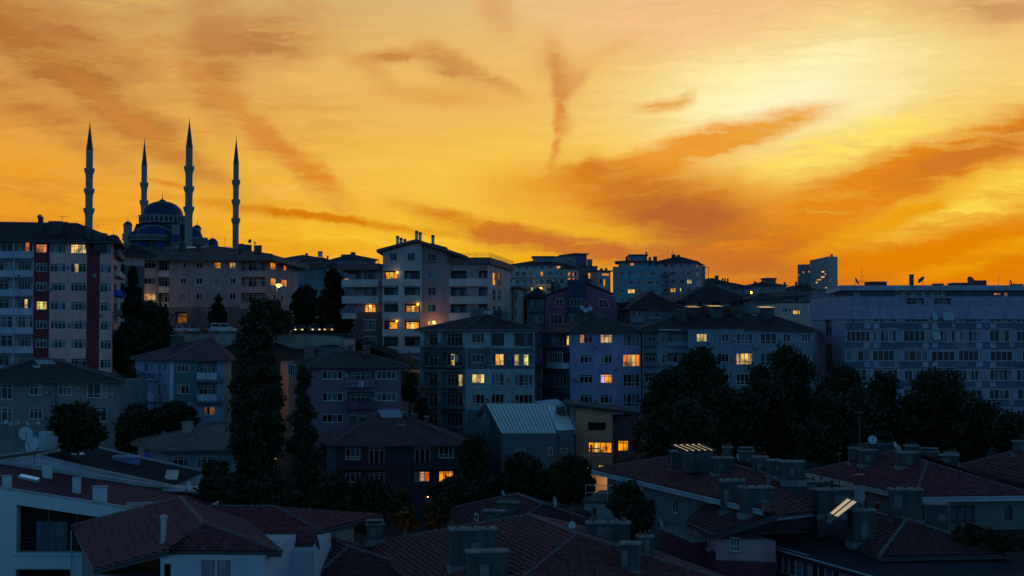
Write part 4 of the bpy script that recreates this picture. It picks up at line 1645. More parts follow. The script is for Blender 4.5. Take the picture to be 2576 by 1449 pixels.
# ---- roofs stacked behind it
zb = -4
BK = [('grey house with bay window and broad dark roof right of plum house', 1585, 1712, 776, 270, 734, greyd, 1603, 1800),
      ('dark red house with broad hipped roof below far mauve block', 1712, 1886, 757, 335, 717, mat('dark_red_render', (.12, .05, .055)), 1690, 1890),
      ('pale two storey house with flat roof and bright porch window', 1964, 2042, 762, 300, 756, MATS['far_sunlit_render'], 1960, 2045),
      ('grey house with tiled roof left of pale house with porch window', 1886, 1966, 752, 330, 738, greyf, 1880, 1970),
      ('grey house with dark balcony and amber lit window above pale porch', 1912, 2022, 744, 345, 735, greyf, 1905, 2030)]
for k, (lb, u0, u1, ve, d, vr, m, e0, e1) in enumerate(BK):
    t = bld('house', lb, 'house', (u0 + u1) / 2, d, zb)
    v = V(t, m, fp(u0, d, u1, d + 1, 15, ve), zat(ve, d), CZ + zb - 3, mats=[greyd])
    f = v.F[0]
    if k == 0:
        f.win(1588, 1617, 783, 797, n=5, tr=0)
        f.balcony(1586, 1619, 797, 812, out=.4, m=greybl, inn=0)
        f.win(1636, 1664, 780, 800, n=4, tr=0)
        f.win(1690, 1704, 786, 798, n=2, tr=0)
    elif k == 1:
        for (a, c) in ((1726, 1752), (1768, 1790), (1815, 1836), (1854, 1873)):
            f.win(a, c, 761, 770, n=3, tr=0)
    elif k == 2:
        f.win(1968, 1982, 775, 785, n=2, tr=0)
        f.win(1984, 1990, 776, 786, n=1, tr=0)
        f.win(1995, 2013, 780, 791, n=3, tr=0, lit='yoy')
    elif k == 3:
        f.win(1934, 1946, 762, 772, n=2, tr=0)
    else:
        f.win(1946, 1960, 759 - 8, 767 - 8, n=3, tr=0, lit='oko')
        f.loggia(1972, 2008, 750, 764, n=3, dep=1)
        f.win(1920, 1934, 750, 760, n=2, tr=0)
    v.build()
    if k == 2:
        r = v.slab(.2, v.ztop, v.ztop + .35, CONC)
        ORG[r.name] = ORG[t.name]
    else:
        w0 = v.off(.8)
        r = v.hip(over=.9, vr=vr, m=TILED)
    if k == 0:
        skylight(r, 1733, 1748, 748, 752, -5, 1)

# ---- big grey office-like block on the right
zb = -14
gb = mat('blue_grey_panel', (.27, .30, .40), var=.3, scale=1.2)
gpl = mat('pale_stripe', (.34, .31, .36), var=.2)
spd = mat('dark_blue_spandrel', (.10, .14, .19))
t = bld('apartment_block', 'large blue grey flat roofed block with ribbon windows at right edge', 'apartment block', 2350, 206, zb)
a, c = P(2124.7, 850, 206), P(2760, 850, 206)
l = P(2041, 850, 221)
bk = Vector((0, 16))
v = V(t, gb, [a.xy, c.xy, c.xy + bk, l.xy + Vector((3, 8)), l.xy], zat(777, 206), CZ + zb, mats=[gpl, spd])
f = v.F[0]
# top storey wall and stripes
ROWS = [(781, 811), (831, 860), (880.5, 908.5), (928, 958), (978.5, 1005), (1028, 1055)]
BAYS = [(2126, 2191), (2195, 2260), (2273, 2338), (2342, 2404), (2411, 2473), (2488, 2550), (2557, 2620)]
for j, (p, q) in enumerate(ROWS):
    f.paint(2126, 2700, q, q + 19, 3)
    for i, (x0, x1) in enumerate(BAYS):
        if (i + j) % 3 == 0:
            xx = x1 - 10
            f.win(x0, xx, p, q, n=4, tr=0)
            f.win(xx + 1, x1, p, q + 12, n=2, tr=.75)
        else:
            f.win(x0 + (i * 5 + j * 3) % 4, x1 - (i * 3 + j) % 5, p + (2 if (i + j) % 2 else 0), q, n=[4, 5, 4, 6][(i * 2 + j) % 4], tr=0)
        xa = x1 - 17 if i % 2 == 0 else x0 + 3
        f.box('spandrel_panel', xa, xa + 14, q + 3, q + 15, .05, mat('pale_panel', (.33, .39, .45)))
        if j and i in (1, 4):
            for k in range(3):
                f.box('louvre', x0 - 12, x0 + 24, q + 4 + 4 * k, q + 5.4 + 4 * k, .09, gpl)
        if (i + j) % 2 == 0:
            f.box('blind_box', x0, x1, p - 5, p - 2.2, .16, gpl)
for (i, j, u, w_) in ((3, 0, 2344, 12), (3, 0, 2370, 14), (3, 0, 2384, 13), (3, 1, 2344, 20)):
    p, q = ROWS[j]
    s0, s1, z0, z1 = f.rect(u, u + w_, p + 3, q - 5)
    b = MB()
    T = f.T()
    b.prism([T(Vector((s0, .05, z1))), T(Vector((s1, .05, z1))), T(Vector((s1, .75, z0))), T(Vector((s0, .75, z0)))], Vector((0, -.05, .02)))
    obj('open_sash', b, [mat('open_sash_glass', (.30, .40, .42), rough=.2, var=0)], t)
s = v.F[4]
for k, (p, q) in enumerate([(745, 757), (772, 781), (815, 823), (853, 864), (892, 900)]):
    s.paint(2035, 2130, p, q, 2)
for (p, q) in ((787, 846), (865, 940)):
    s.win(2076, 2092, p, q, n=2, tr=.5, fr=FRG)
s.pipe(2123, 780, 1000)
v.build()
U = V(t, gb, v.off(.15), zat(746, 206), v.ztop, tp=False, name='attic', mats=[gpl])
U.F[0].paint(2120, 2800, 772.5, 779, 2)
U.F[4].paint(2030, 2130, 747, 756, 2)
for k in range(6):
    U.F[0].box('cladding_joint', 2126, 2700, 748 + 4.6 * k, 749 + 4.6 * k, .05, gpl) if k not in (1, 2, 3) else None
    for (x0, x1) in ((2126, 2278), (2328, 2346), (2395, 2700)):
        U.F[0].box('cladding_joint', x0, x1, 750.5 + 4.6 * k, 751.3 + 4.6 * k, .04, gpl) if k in (1, 2, 3) else None
for (x0, x1) in ((2281, 2325), (2349, 2392)):
    U.F[0].loggia(x0, x1, 750.5, 767, dep=.8, n=3, fr=FRG)
U.build()
pent = [P(2132, 740, 208).xy, P(2790, 740, 208).xy, P(2790, 740, 208).xy + Vector((0, 12)), P(2100, 740, 224).xy]
W_ = V(t, spd, pent, zat(731, 208), U.ztop, tp=False, name='penthouse')
for (x0, x1) in ((2252, 2310), (2318, 2378)):
    W_.F[0].win(x0, x1, 733, 744, n=7, tr=0)
W_.F[0].win(2147, 2163, 734, 745, n=1, tr=0, lit='w')
W_.F[0].win(2500, 2518, 737, 742, n=2, tr=0, lit='or')
W_.F[0].win(2526, 2536, 736, 746, n=1, tr=0, lit='o')
W_.build()
r = W_.slab(1.2, W_.ztop, W_.ztop + .75, mat('pale_roof_edge', (.36, .39, .44)))
ROOFS[r.name] = [[Vector((q.x, q.y, W_.ztop + .75)) for q in W_.off(1.2)]]
ORG[r.name] = ORG[t.name]
rb = mat('rusty_tank', (.14, .06, .06))
stack(r, 2187, 2231, 708, 719, dep=3, d=212, name='roof_box', m=rb)
stack(r, 2290, 2299, 690, 719, d=212, m=METD, cap=True, dep=.6)
stack(r, 2355, 2374, 713, 719, d=212, name='roof_box', m=rb, dep=2)
stack(r, 2399, 2441, 711, 720, d=214, name='roof_box', m=rb, dep=3)
stack(r, 2450, 2482, 705, 720, d=216, name='roof_box', m=rb, dep=3, cap=False)
stack(r, 2553, 2573, 714, 721, d=214, name='roof_box', m=rb, dep=2)

# ---- grey house lower left
zb = -19
t = bld('house', 'grey rendered house with hipped roof and sloping roof window at left edge', 'house', 120, 170, zb)
gh = mat('ash_render', (.16, .19, .20), var=.2)
v = V(t, gh, fp(-70, 170, 301, 170, 13, 960), zat(958, 170), CZ + zb)
f = v.F[0]
for j, dv in enumerate((0, 60)):
    f.win(-10, 32, 965 + dv, 1005 + dv, n=3, tr=.75, t=.1, sill=True)
    f.win(73, 107, 965 + dv, 995 + dv, n=3, tr=.72, t=.1, sill=True)
    f.win(146, 180, 965 + dv, 995 + dv, n=3, tr=.72, t=.1, sill=True)
    f.win(218.5, 269.5, 964 + dv, 1001 + dv, n=3, tr=.78 if j else .25, t=.1, sill=True)
f.win(225, 266, 1080, 1108, n=3, lit='dcd', tr=0)
f.pipe(140.5, 962, 1090, METD)
for q in ((112, 985), (190, 975), (276, 990)):
    ac(f, *q)
v.build()
E3 = [Vector((q.x, q.y, v.ztop)) for q in (P(-80, 958, 169), P(315, 958, 169), P(315, 958, 184.5), P(-80, 958, 184.5))]
r = hiproof(t, E3, P(86, 903, 177), P(130, 903, 177), TILED, .25, True, METD)
skylight(r, 97, 141, 902, 916, -14, 1)
skylight(r, 85, 101, 919, 925, -2, 1)

# ---- teal house with balconies
zb = -19
t = bld('house', 'teal house with white corner strip and two front balconies beside tall poplar', 'house', 490, 187, zb)
th_ = mat('sea_green_render', (.085, .19, .21), var=.15)
a, c = P(428, 850, 185), P(568, 850, 186)
l = P(341, 850, 199)
e = (c.xy - a.xy).normalized()
n_ = Vector((-e.y, e.x))
v = V(t, th_, [a.xy, c.xy, c.xy + n_ * 13, l.xy + n_ * 2, l.xy], zat(904, 185), CZ + zb, mats=[bluew, mat('pale_blue_render', (.22, .29, .40))])
f = v.F[0]
f.paint(420, 436, 900, 1012, 2)
f.paint(420, 600, 1011, 1100, 3)
f.paint(497, 600, 900, 1012, 3)
for j, dv in enumerate((0, 54)):
    f.win(445, 477, 912 + dv, 937 + dv, n=3, tr=.75, t=.1, sill=True)
    f.loggia(497, 545, 910 + dv, 958 + dv, dep=1.0, n=4, lo=.25, mi=4)
    f.balcony(496, 546, 938 + dv, 954 + dv, out=.7, m=bluew, inn=-.3)
    f.box('balcony_floor', 492, 560, 954 + dv, 960 + dv, 1.0, MATS['balcony_slab'])
f.win(514, 541, 1023, 1044, n=4, lit='dkdd', tr=0)
f.win(448, 475, 1021, 1040, n=3, tr=.7)
f.pipe(563, 905, 1060)
s = v.F[4]
s.paint(300, 430, 900, 1100, 3)
for j, dv in enumerate((0, 52)):
    s.win(362, 372, 910 + dv, 936 + dv, n=2, tr=.8)
    s.win(397, 404, 912 + dv, 950 + dv, n=1, tr=0)
    s.win(410, 417, 914 + dv, 935 + dv, n=2, tr=0)
    s.balcony(360, 404, 938 + dv, 955 + dv, out=.9, m=bluew, kind='solid' if j else 'rail', inn=0)
v.mats.append(MATS['pale_blue_render'])
v.build()
z = v.ztop
o_ = v.off(.7)
E3 = [Vector((q.x, q.y, z)) for q in (o_[4], o_[0], o_[1], o_[2])]
bl = Vector((o_[3].x, o_[3].y, z))
ap = P(533, 848, 194)
pl = [[E3[0], E3[1], ap], [E3[1], E3[2], ap], [E3[2], E3[3], ap], [E3[3], bl, ap], [bl, E3[0], ap]]
b = MB()
for q in pl:
    b.poly(q, 0)
lp = [E3[0], E3[1], E3[2], E3[3], bl]
for i in range(5):
    b.quad(lp[i] + dn, lp[(i + 1) % 5] + dn, lp[(i + 1) % 5], lp[i], 1)
b.poly([q + dn for q in reversed(lp)], 1)
b.tube(E3[1], ap, .16, n=6, mi=2)
b.tube(E3[0], ap, .14, n=6, mi=2)
r = obj('roof', b, [TILER, METD, RIDGE], t, uv=True)
ROOFS[r.name] = pl
stack(r, 430, 458, 843, 874, dep=1.2)

# ---- chevron walled house behind the poplar
zb = -20
t = bld('house', 'low house with brown tiled hip roof and chevron patterned wall behind poplar', 'house', 520, 152, zb)
chv = mat('chevron_render', (.18, .24, .26), var=.25, scale=2)
a, c = P(420, 850, 148), P(700, 850, 150)
l = P(350, 850, 158)
e = (c.xy - a.xy).normalized()
n_ = Vector((-e.y, e.x))
v = V(t, chv, [a.xy, c.xy, c.xy + n_ * 13, l.xy + n_ * 5, l.xy], zat(1132, 148), CZ + zb)
f = v.F[0]
f.win(434, 475, 1147, 1176, n=3, tr=.72, t=.1, sill=True)
f.win(494, 548, 1147, 1178, n=4, tr=.75, t=.1, sill=True)
f.win(681, 697, 1140, 1166, n=2, lit='op', tr=.7)
v.F[4].win(362, 374, 1120, 1150, n=2, tr=0)
T = f.T()
b = MB()
for k in range(22):                                  # raised chevron battens of the wall
    x = .4 + k * .5
    zz = zat(1138, 148)
    for m in range(2):
        p0 = Vector((x, .02, zz - .5 * m))
        b.tube(T(p0), T(p0 + Vector((.25, 0, -.3))), .025, n=4, cap=False)
        b.tube(T(p0 + Vector((.25, 0, -.3))), T(p0 + Vector((.5, 0, 0))), .025, n=4, cap=False)
obj('chevron_trim', b, [bluew], t)
v.build()
z = v.ztop
o_ = v.off(.8)
E3 = [Vector((q.x, q.y, z)) for q in (o_[4], o_[0], o_[1], o_[2])]
bl = Vector((o_[3].x, o_[3].y, z))
ap, ap2 = P(534, 1064, 158), P(610, 1064, 158)
pl = [[E3[0], E3[1], ap], [E3[1], E3[2], ap2, ap], [E3[2], E3[3], ap2], [E3[3], bl, ap, ap2], [bl, E3[0], ap]]
b = MB()
for q in pl:
    b.poly(q, 0)
lp = [E3[0], E3[1], E3[2], E3[3], bl]
for i in range(5):
    b.quad(lp[i] + dn, lp[(i + 1) % 5] + dn, lp[(i + 1) % 5], lp[i], 1)
b.poly([q + dn for q in reversed(lp)], 1)
b.tube(E3[1], ap, .15, n=6, mi=2)
b.tube(E3[0], ap, .13, n=6, mi=2)
b.tube(ap, ap2, .13, n=6, mi=2)
r = obj('roof', b, [tile('brown_clay_tiles', (.15, .10, .095)), METD, RIDGE], t, uv=True)
ROOFS[r.name] = pl
stack(r, 458, 482, 1061, 1089, dep=.9, m=mat('olive_chimney_plaster', (.22, .24, .19), var=.3))

# ---- mauve brick house in the centre
zb = -16
t = bld('house', 'dusky mauve house with central balconies and wide dark hipped roof', 'house', 890, 186, zb)
mv = mat('dusky_mauve_render', (.22, .14, .19), var=.15)
a, c = P(786, 850, 184), P(1009, 850, 185)
l = P(742, 850, 192)
e = (c.xy - a.xy).normalized()
n_ = Vector((-e.y, e.x))
v = V(t, mv, [a.xy, c.xy, c.xy + n_ * 13, l.xy + n_ * 5, l.xy], zat(921, 184), CZ + zb, mats=[greyd])
f = v.F[0]
for j, dv in enumerate((0, 55, 109)):
    f.win(810, 862, 933 + dv, 954 + dv, n=4, tr=0, t=.1, sill=True)
    f.win(947, 998, 933 + dv, 954 + dv, n=4, tr=0, t=.1, sill=True)
    if j < 2:
        f.loggia(874, 940, 931 + dv, 968 + dv, dep=1.0, n=4, w=(.1, .9), mi=2)
        f.balcony(869, 942, 953 + dv, 974 + dv, out=.9, m=mv if j == 0 else mat('dark_mauve_render', (.12, .07, .10)), inn=-.1)
for q in ((866, 942), (1001, 950), (936, 1000)):
    ac(f, *q)
s = v.F[4]
s.loggia(744, 764, 914, 948, dep=.8, n=2)
v.build()
b = MB()
T = s.T()
s0, s1, z0, z1 = s.rect(745, 762, 915, 947)
b.box(s0, s1, .02, 1.0, z0, z1, 0, T)
o = obj('glazed_bay', b, [greybl], t)
s.win(745.5, 761.5, 917, 944, n=3, back=-1.05, tr=.5)
z = v.ztop
o_ = v.off(.9)
E3 = [Vector((q.x, q.y, z)) for q in (o_[4], o_[0], o_[1], o_[2])]
bl = Vector((o_[3].x, o_[3].y, z))
ap, ap2 = P(836, 884, 191), P(905, 884, 191)
pl = [[E3[0], E3[1], ap], [E3[1], E3[2], ap2, ap], [E3[2], E3[3], ap2], [E3[3], bl, ap, ap2], [bl, E3[0], ap]]
b = MB()
for q in pl:
    b.poly(q, 0)
lp = [E3[0], E3[1], E3[2], E3[3], bl]
for i in range(5):
    b.quad(lp[i] + dn, lp[(i + 1) % 5] + dn, lp[(i + 1) % 5], lp[i], 1)
b.poly([q + dn for q in reversed(lp)], 1)
for q, w_ in ((E3[0], ap), (E3[1], ap), (E3[2], ap2), (ap, ap2)):
    b.tube(q, w_, .13, n=6, mi=2)
r = obj('roof', b, [TILED, METD, RIDGE], t, uv=True)
ROOFS[r.name] = pl
stack(r, 765, 790, 868, 900, dep=.9, m=brownd)
stack(r, 797, 868, 873, 890, d=194, dep=1.2, m=greyd, cap=False)
stack(r, 873, 887, 866, 884, d=192.5, m=brownd)
stack(r, 912, 929, 868, 894, m=brownd)

# ---- dark house with two lit windows
zb = -20.5
t = bld('house', 'dark brown house with pale window frames and two lit ground floor windows', 'house', 1000, 162, zb)
db = mat('dark_umber_render', (.055, .045, .055), var=.2)
a, c = P(847.5, 850, 160), P(1161, 850, 161)
l = P(805, 850, 168)
e = (c.xy - a.xy).normalized()
n_ = Vector((-e.y, e.x))
v = V(t, db, [a.xy, c.xy, c.xy + n_ * 13, l.xy + n_ * 5, l.xy], zat(1117, 160), CZ + zb, mats=[mat('grey_corner_render', (.16, .19, .20))])
f = v.F[0]
f.win(868, 907, 1127, 1156, n=3, tr=.25, t=.1, sill=True)
f.win(928, 967, 1124, 1174, n=3, tr=.85, t=.1)
f.win(1043, 1082, 1124, 1171, n=3, tr=.88, t=.1)
f.win(1103, 1141, 1122, 1152, n=3, tr=.25, t=.1, sill=True)
f.win(868, 907, 1188, 1214, n=3, tr=.75, t=.1)
f.win(928, 967, 1188, 1222, n=3, tr=.8, t=.1)
f.win(1043, 1081, 1186, 1212, n=3, tr=.75, lit='wpr', t=.1)
f.win(1103, 1141, 1184.5, 1213, n=3, tr=.8, lit='ooo', t=.1)
f.balcony(849, 968, 1165, 1180, out=1.1, m=mat('plum_balcony', (.06, .035, .055)), inn=0)
f.balcony(1040, 1160, 1163, 1180, out=1.1, m=db, inn=0)
s = v.F[4]
s.paint(822, 850, 1110, 1300, 2)
s.loggia(808, 821, 1122, 1150, dep=.8, n=1)
v.build()
z = v.ztop
o_ = v.off(.85)
E3 = [Vector((q.x, q.y, z)) for q in (o_[4], o_[0], o_[1], o_[2])]
bl = Vector((o_[3].x, o_[3].y, z))
ap, ap2 = P(952, 1041, 167.5), P(1010, 1041, 167.5)
pl = [[E3[0], E3[1], ap], [E3[1], E3[2], ap2, ap], [E3[2], E3[3], ap2], [E3[3], bl, ap, ap2], [bl, E3[0], ap]]
b = MB()
for q in pl:
    b.poly(q, 0)
lp = [E3[0], E3[1], E3[2], E3[3], bl]
for i in range(5):
    b.quad(lp[i] + dn, lp[(i + 1) % 5] + dn, lp[(i + 1) % 5], lp[i], 1)
b.poly([q + dn for q in reversed(lp)], 1)
for q, w_ in ((E3[0], ap), (E3[1], ap), (E3[2], ap2), (ap, ap2)):
    b.tube(q, w_, .13, n=6, mi=2)
r = obj('roof', b, [TILE, METD, RIDGE], t, uv=True)
ROOFS[r.name] = pl
skylight(r, 960, 1012, 1039, 1051, -8, 7, hgt=.35)
skylight(r, 1001, 1017, 1061, 1069, -1, 1)
for q in ((879, 893, 1044, 1066), (903, 915, 1046, 1060), (1008, 1022, 1037, 1046), (1034, 1048, 1041, 1058), (1067, 1079, 1047, 1069)):
    stack(r, *q, dep=.8)

# ---- house with the standing-seam metal roof
zb = -19
t = bld('house', 'dark teal house with large pale ribbed metal roof', 'house', 1340, 170, zb)
sl = mat('dark_teal_cladding', (.09, .15, .17), var=.15)
mr_ = metalroof('pale_metal_roofing', (.74, .82, .72))
q0, q1, q2, q3 = P(1223.5, 1018, 176), P(1372, 1018, 176), P(1400, 1090, 166), P(1261.5, 1090, 166)
q1b, q2b = P(1424, 1030, 176), P(1444, 1081, 167.5)
b = MB()
b.poly([q3, q2, q1, q0], 0)
b.poly([P(1400.5, 1083, 166.8), q2b, q1b, q1], 0)
up = Vector((0, -.02, .07))
for k in range(17):
    s_ = k / 16
    b.tube(q3.lerp(q2, s_) + up * .6, q0.lerp(q1, s_) + up * .6, .06, n=4, mi=1)
b.tube(q0, q1, .12, n=6)
b.tube(q1, q1b, .10, n=6)
r = obj('roof', b, [mr_, mat('roof_rib_metal', (.13, .24, .23), rough=.5)], t)
ROOFS[r.name] = [[q3, q2, q1, q0], [P(1400.5, 1083, 166.8), q2b, q1b, q1]]
b = MB()
zl = CZ + zb - 2
b.poly([low(q3, zl), low(q2, zl), q2 - Vector((0, 0, .05)), q3 - Vector((0, 0, .05))], 0)
b.poly([low(P(1400, 1083, 166.8), zl), low(q2b, zl), q2b - Vector((0, 0, .05)), P(1400, 1083, 166.8)], 0)
g0 = P(1192, 1060, 186)
b.poly([low(g0, zl), low(q3, zl), q3 - Vector((0, 0, .05)), q0 - Vector((0, 0, .05)), g0], 2)
b.poly([low(q2b, zl), low(q1b, zl), q1b, q2b], 0)
b.poly([g0, q0, q1, q1b, low(q1b, zl) + Vector((0, 8, 0)), low(g0, zl)], 0)
b.prism([P(1196, 1044, 180), P(1219, 1015, 177), P(1226, 1019, 176.6), P(1206, 1050, 180)], Vector((0, 6, 0)), 1)
b.prism([P(1202, 1058, 178), P(1222, 1035, 176), P(1236, 1064, 173), P(1228, 1100, 174)], Vector((0, .3, 0)), 1)
obj('wall', b, [sl, slatew, mat('dark_slate_cladding', (.045, .07, .08), var=.3)], t)
stack(r, 1400, 1421, 1022, 1050, dep=1.6, d=173)
stack(r, 1288, 1302, 1007, 1020, d=177.5, m=mat('green_chimney_plaster', (.16, .24, .20), var=.3))
f = Fc(low(q3, 0), low(q2, 0), t)
for (x0, x1, y0, y1) in ((1296, 1322, 1129, 1151), (1378, 1390, 1124, 1145)):
    f.win(x0, x1, y0, y1, n=2, back=-.02, tr=.75)
f2 = Fc(low(P(1400, 1083, 166.8), 0), low(q2b, 0), t)
f2.win(1409, 1426, 1128, 1138, n=2, back=-.02, tr=0)
TPTS += [(q3.x, q3.y, CZ + zb), (q2b.x, q2b.y, CZ + zb)]
b = MB()
b.prism([P(1345, 1012, 179), P(1400, 1006, 179), P(1426, 1017, 178), P(1424, 1029, 177), P(1372, 1019, 178)], Vector((0, 3, 0)))
obj('flat_roof_parapet', b, [bluew], t)

# ---- tan house with lit picture windows
zb = -20
t = bld('house', 'tan house with sloping roof and wide orange lit picture window', 'house', 1500, 172, zb)
tan = mat('tan_render', (.46, .32, .20), var=.2)
v = V(t, tan, fp(1449, 172, 1540.5, 171, 11, 1050), zat(1062, 172), CZ + zb)
f = v.F[0]
f.win(1479, 1524, 1062, 1083, n=1, tr=0, fr=FRB, lit='k', inset=.4)
f.win(1479, 1543 - 3, 1112, 1140.5, n=4, tr=0, fr=FRB, lit='oyoo', t=.12)
f.win(1505, 1539, 1169, 1180, n=4, tr=0, fr=FRB, lit='yoyo')
v.ztop = zat(1056, 172)
v.build()
b = MB()
b.prism([P(1449, 1056.01, 171.95), P(1540.5, 1056.01, 171.0), P(1540.5, 1036, 171.0), P(1449, 1024, 171.95)], Vector((0, 10.5, 0)))
obj('gable', b, [tan], t)
b = MB()
a, c = P(1425, 1022, 170.6), P(1612, 1046, 170.2)
b.prism([a, c, c + Vector((0, 0, .35)), a + Vector((0, 0, .35))], Vector((0, 13, 0)))
r = obj('roof', b, [mat('bitumen_roof', (.035, .04, .045), rough=.7, var=.3)], t)
ORG[r.name] = ORG[t.name]
ROOFS[r.name] = [[a, c, c + Vector((0, 13, .35)), a + Vector((0, 13, .35))]]
stack(r, 1443, 1452, 1004, 1028, d=173, m=tan)
stack(r, 1497, 1508, 1018, 1032, d=176, m=greybl)
stack(r, 1518, 1530, 1018, 1034, d=176, m=greybl)
v2 = V(t, greyd, fp(1541, 172.5, 1612, 172, 9, 1100), zat(1090, 172.5), CZ + zb)
v2.F[0].win(1553, 1582, 1108, 1136, n=2, tr=.75, fr=FRB, lit='oo', t=.12)
v2.build()
f = v2.F[0]
f.balcony(1541, 1612, 1088, 1107, out=.8, m=METD, inn=0)
f.balcony(1541, 1590, 1140, 1158, out=1.0, m=METD, inn=0, kind='rail')
v3 = V(t, purp, fp(1541, 175, 1600, 175, 5, 1060), zat(1047, 175), v2.ztop, tp=False)
v3.F[0].win(1579, 1596, 1050, 1080, n=2, tr=.75)
v3.build()

# ================================================================ NEAR ROOFS
NT = mat('near_clay_tiles', (.20, .060, .056), rough=.75, var=.8, scale=2.6, streak=False, bump=.3)
NTD = mat('near_dark_clay_tiles', (.125, .046, .048), rough=.75, var=.75, scale=2.6, streak=False, bump=.3)
NTR = mat('near_plum_clay_tiles', (.21, .058, .066), rough=.75, var=.75, scale=2.6, streak=False, bump=.3)


def planeof(a, b, c):
    n = (b - a).cross(c - a).normalized()
    return a, (n if n.z > 0 else -n)


def on(pl, u, v):
    r = ray(u, v)
    o = Vector((0, 0, CZ))
    return o + r * ((pl[0] - o).dot(pl[1]) / r.dot(pl[1]))


def tiles(mb, poly, row=.36, col=.28, mi=0, step=.115):
    """real courses of curved tiles laid on a convex sloping polygon"""
    a = poly[0]
    n = Vector()
    for i in range(1, len(poly) - 1):
        n += (poly[i] - a).cross(poly[i + 1] - a)
    n.normalize()
    if n.z < 0:
        n = -n
    h = Vector((0, 0, 1)).cross(n).normalized()
    s_ = n.cross(h)
    q = [((p - a).dot(h), (p - a).dot(s_)) for p in poly]
    x0, x1 = min(k[0] for k in q), max(k[0] for k in q)
    y0, y1 = min(k[1] for k in q), max(k[1] for k in q)
    nr = int((y1 - y0) / row) + 1
    xs = np.arange(x0, x1 + col, col / 3)
    prof = np.abs(np.sin((xs - x0) / col * math.pi)) * .06
    bm = bmesh.new()
    for r_ in range(nr):
        jit = rnd.uniform(-.012, .012)
        lo, hi = [], []
        for x, pz in zip(xs, prof):
            k = rnd.uniform(-.006, .006)
            lo.append(bm.verts.new((x, y0 + r_ * row - .03, step + jit + pz + k)))
            hi.append(bm.verts.new((x, y0 + (r_ + 1) * row, .02 + pz)))
        bt = [bm.verts.new((x, y0 + r_ * row - .03, .0)) for x in xs]
        for i in range(len(xs) - 1):
            bm.faces.new((lo[i], lo[i + 1], hi[i + 1], hi[i]))
            bm.faces.new((bt[i], bt[i + 1], lo[i + 1], lo[i]))
    c = (sum(k[0] for k in q) / len(q), sum(k[1] for k in q) / len(q))
    for i in range(len(q)):
        p0, p1 = q[i], q[(i + 1) % len(q)]
        e = Vector((p1[0] - p0[0], p1[1] - p0[1], 0))
        if e.length < 1e-3:
            continue
        nn = Vector((e.y, -e.x, 0)).normalized()
        if (Vector((c[0] - p0[0], c[1] - p0[1], 0))).dot(nn) > 0:
            nn = -nn
        bmesh.ops.bisect_plane(bm, geom=bm.verts[:] + bm.edges[:] + bm.faces[:], plane_co=(p0[0], p0[1], 0), plane_no=nn, clear_outer=True)
    bm.verts.index_update()
    mb.add([a + h * v.co.x + s_ * v.co.y + n * v.co.z for v in bm.verts], [[v.index for v in f.verts] for f in bm.faces], mi)
    bm.free()


def ridgecaps(mb, a, b, r=.15, mi=2):
    n = max(1, int((b - a).length / .42))
    for k in range(n):
        p, q = a.lerp(b, k / n), a.lerp(b, (k + 1.12) / n)
        up = Vector((0, 0, .07))
        mb.tube(p + up, q + up, r * rnd.uniform(1.0, 1.15), r * .82, n=7, mi=mi)


def nearroof(root, planes, ridges, m, fas=None, th=.22, name='roof', eaves=(), caps=None, rows=()):
    """planes: sloping polygons with courses of tiles; eaves: edges that carry a fascia board and gutter"""
    b = MB()
    for i_, p in enumerate(planes):
        tiles(b, p, row=rows[i_] if rows else .36)
        b.poly([q - Vector((0, 0, .03)) for q in p], 0)
        b.poly([q - Vector((0, 0, th)) for q in reversed(p)], 1)
    for (a, c) in ridges:
        ridgecaps(b, a, c)
    for (a, c) in eaves:
        d = Vector((0, 0, -th - .06))
        b.quad(a + d, c + d, c + Vector((0, 0, .05)), a + Vector((0, 0, .05)), 1)
        b.tube(a - Vector((0, 0, .03)), c - Vector((0, 0, .03)), .085, n=6, mi=1)
    o = obj(name, b, [m, fas or METD, caps or RIDGE], root)
    ROOFS[o.name] = planes
    return o


def vz(zrel):
    return CZ + zrel


def nearhip(root, A1, A2, w_, k, kb, ze, m, fas=None, wr=None):
    r = (A2 - A1)
    r.z = 0
    r.normalize()
    p = Vector((-r.y, r.x, 0))
    wr = wr or w_
    low_ = lambda q: Vector((q.x, q.y, CZ + ze))
    FL, FR = low_(A2 + r * k - p * w_), low_(A2 + r * k + p * wr)
    BL, BR = low_(A1 - r * kb - p * w_), low_(A1 - r * kb + p * wr)
    if p.x < 0:
        FL, FR, BL, BR = FR, FL, BR, BL
    pl = [[BL, FL, A2, A1], [FL, FR, A2], [FR, BR, A1, A2], [BR, BL, A1]]
    o = nearroof(root, pl, [(A1, A2), (FL, A2), (FR, A2), (BL, A1), (BR, A1)], m, fas, eaves=[(BL, FL), (FL, FR), (FR, BR), (BR, BL)])
    return o, (BL, FL, FR, BR)


def under(root, corners, m, zt, zb, inset=.6, mats=()):
    """walls under a roof, set back from its eaves"""
    c = sum((Vector(q[:2]) for q in corners), Vector((0, 0))) / len(corners)
    pts = []
    for q in corners:
        d = Vector(q[:2]) - c
        pts.append(c + d * (1 - inset / max(d.length, .1) * 1.3))
    # order so that the first edge faces the camera left to right
    return V(root, m, pts, vz(zt), vz(zb), mats=mats)


def th_root(name, label, cat, q, zb):
    return thing(name, label, cat, (q.x, q.y, CZ + zb))


GOLDM = mat('gold_mirror_glass', (.9, .9, .88), rough=.03, var=0, metal=1.0)
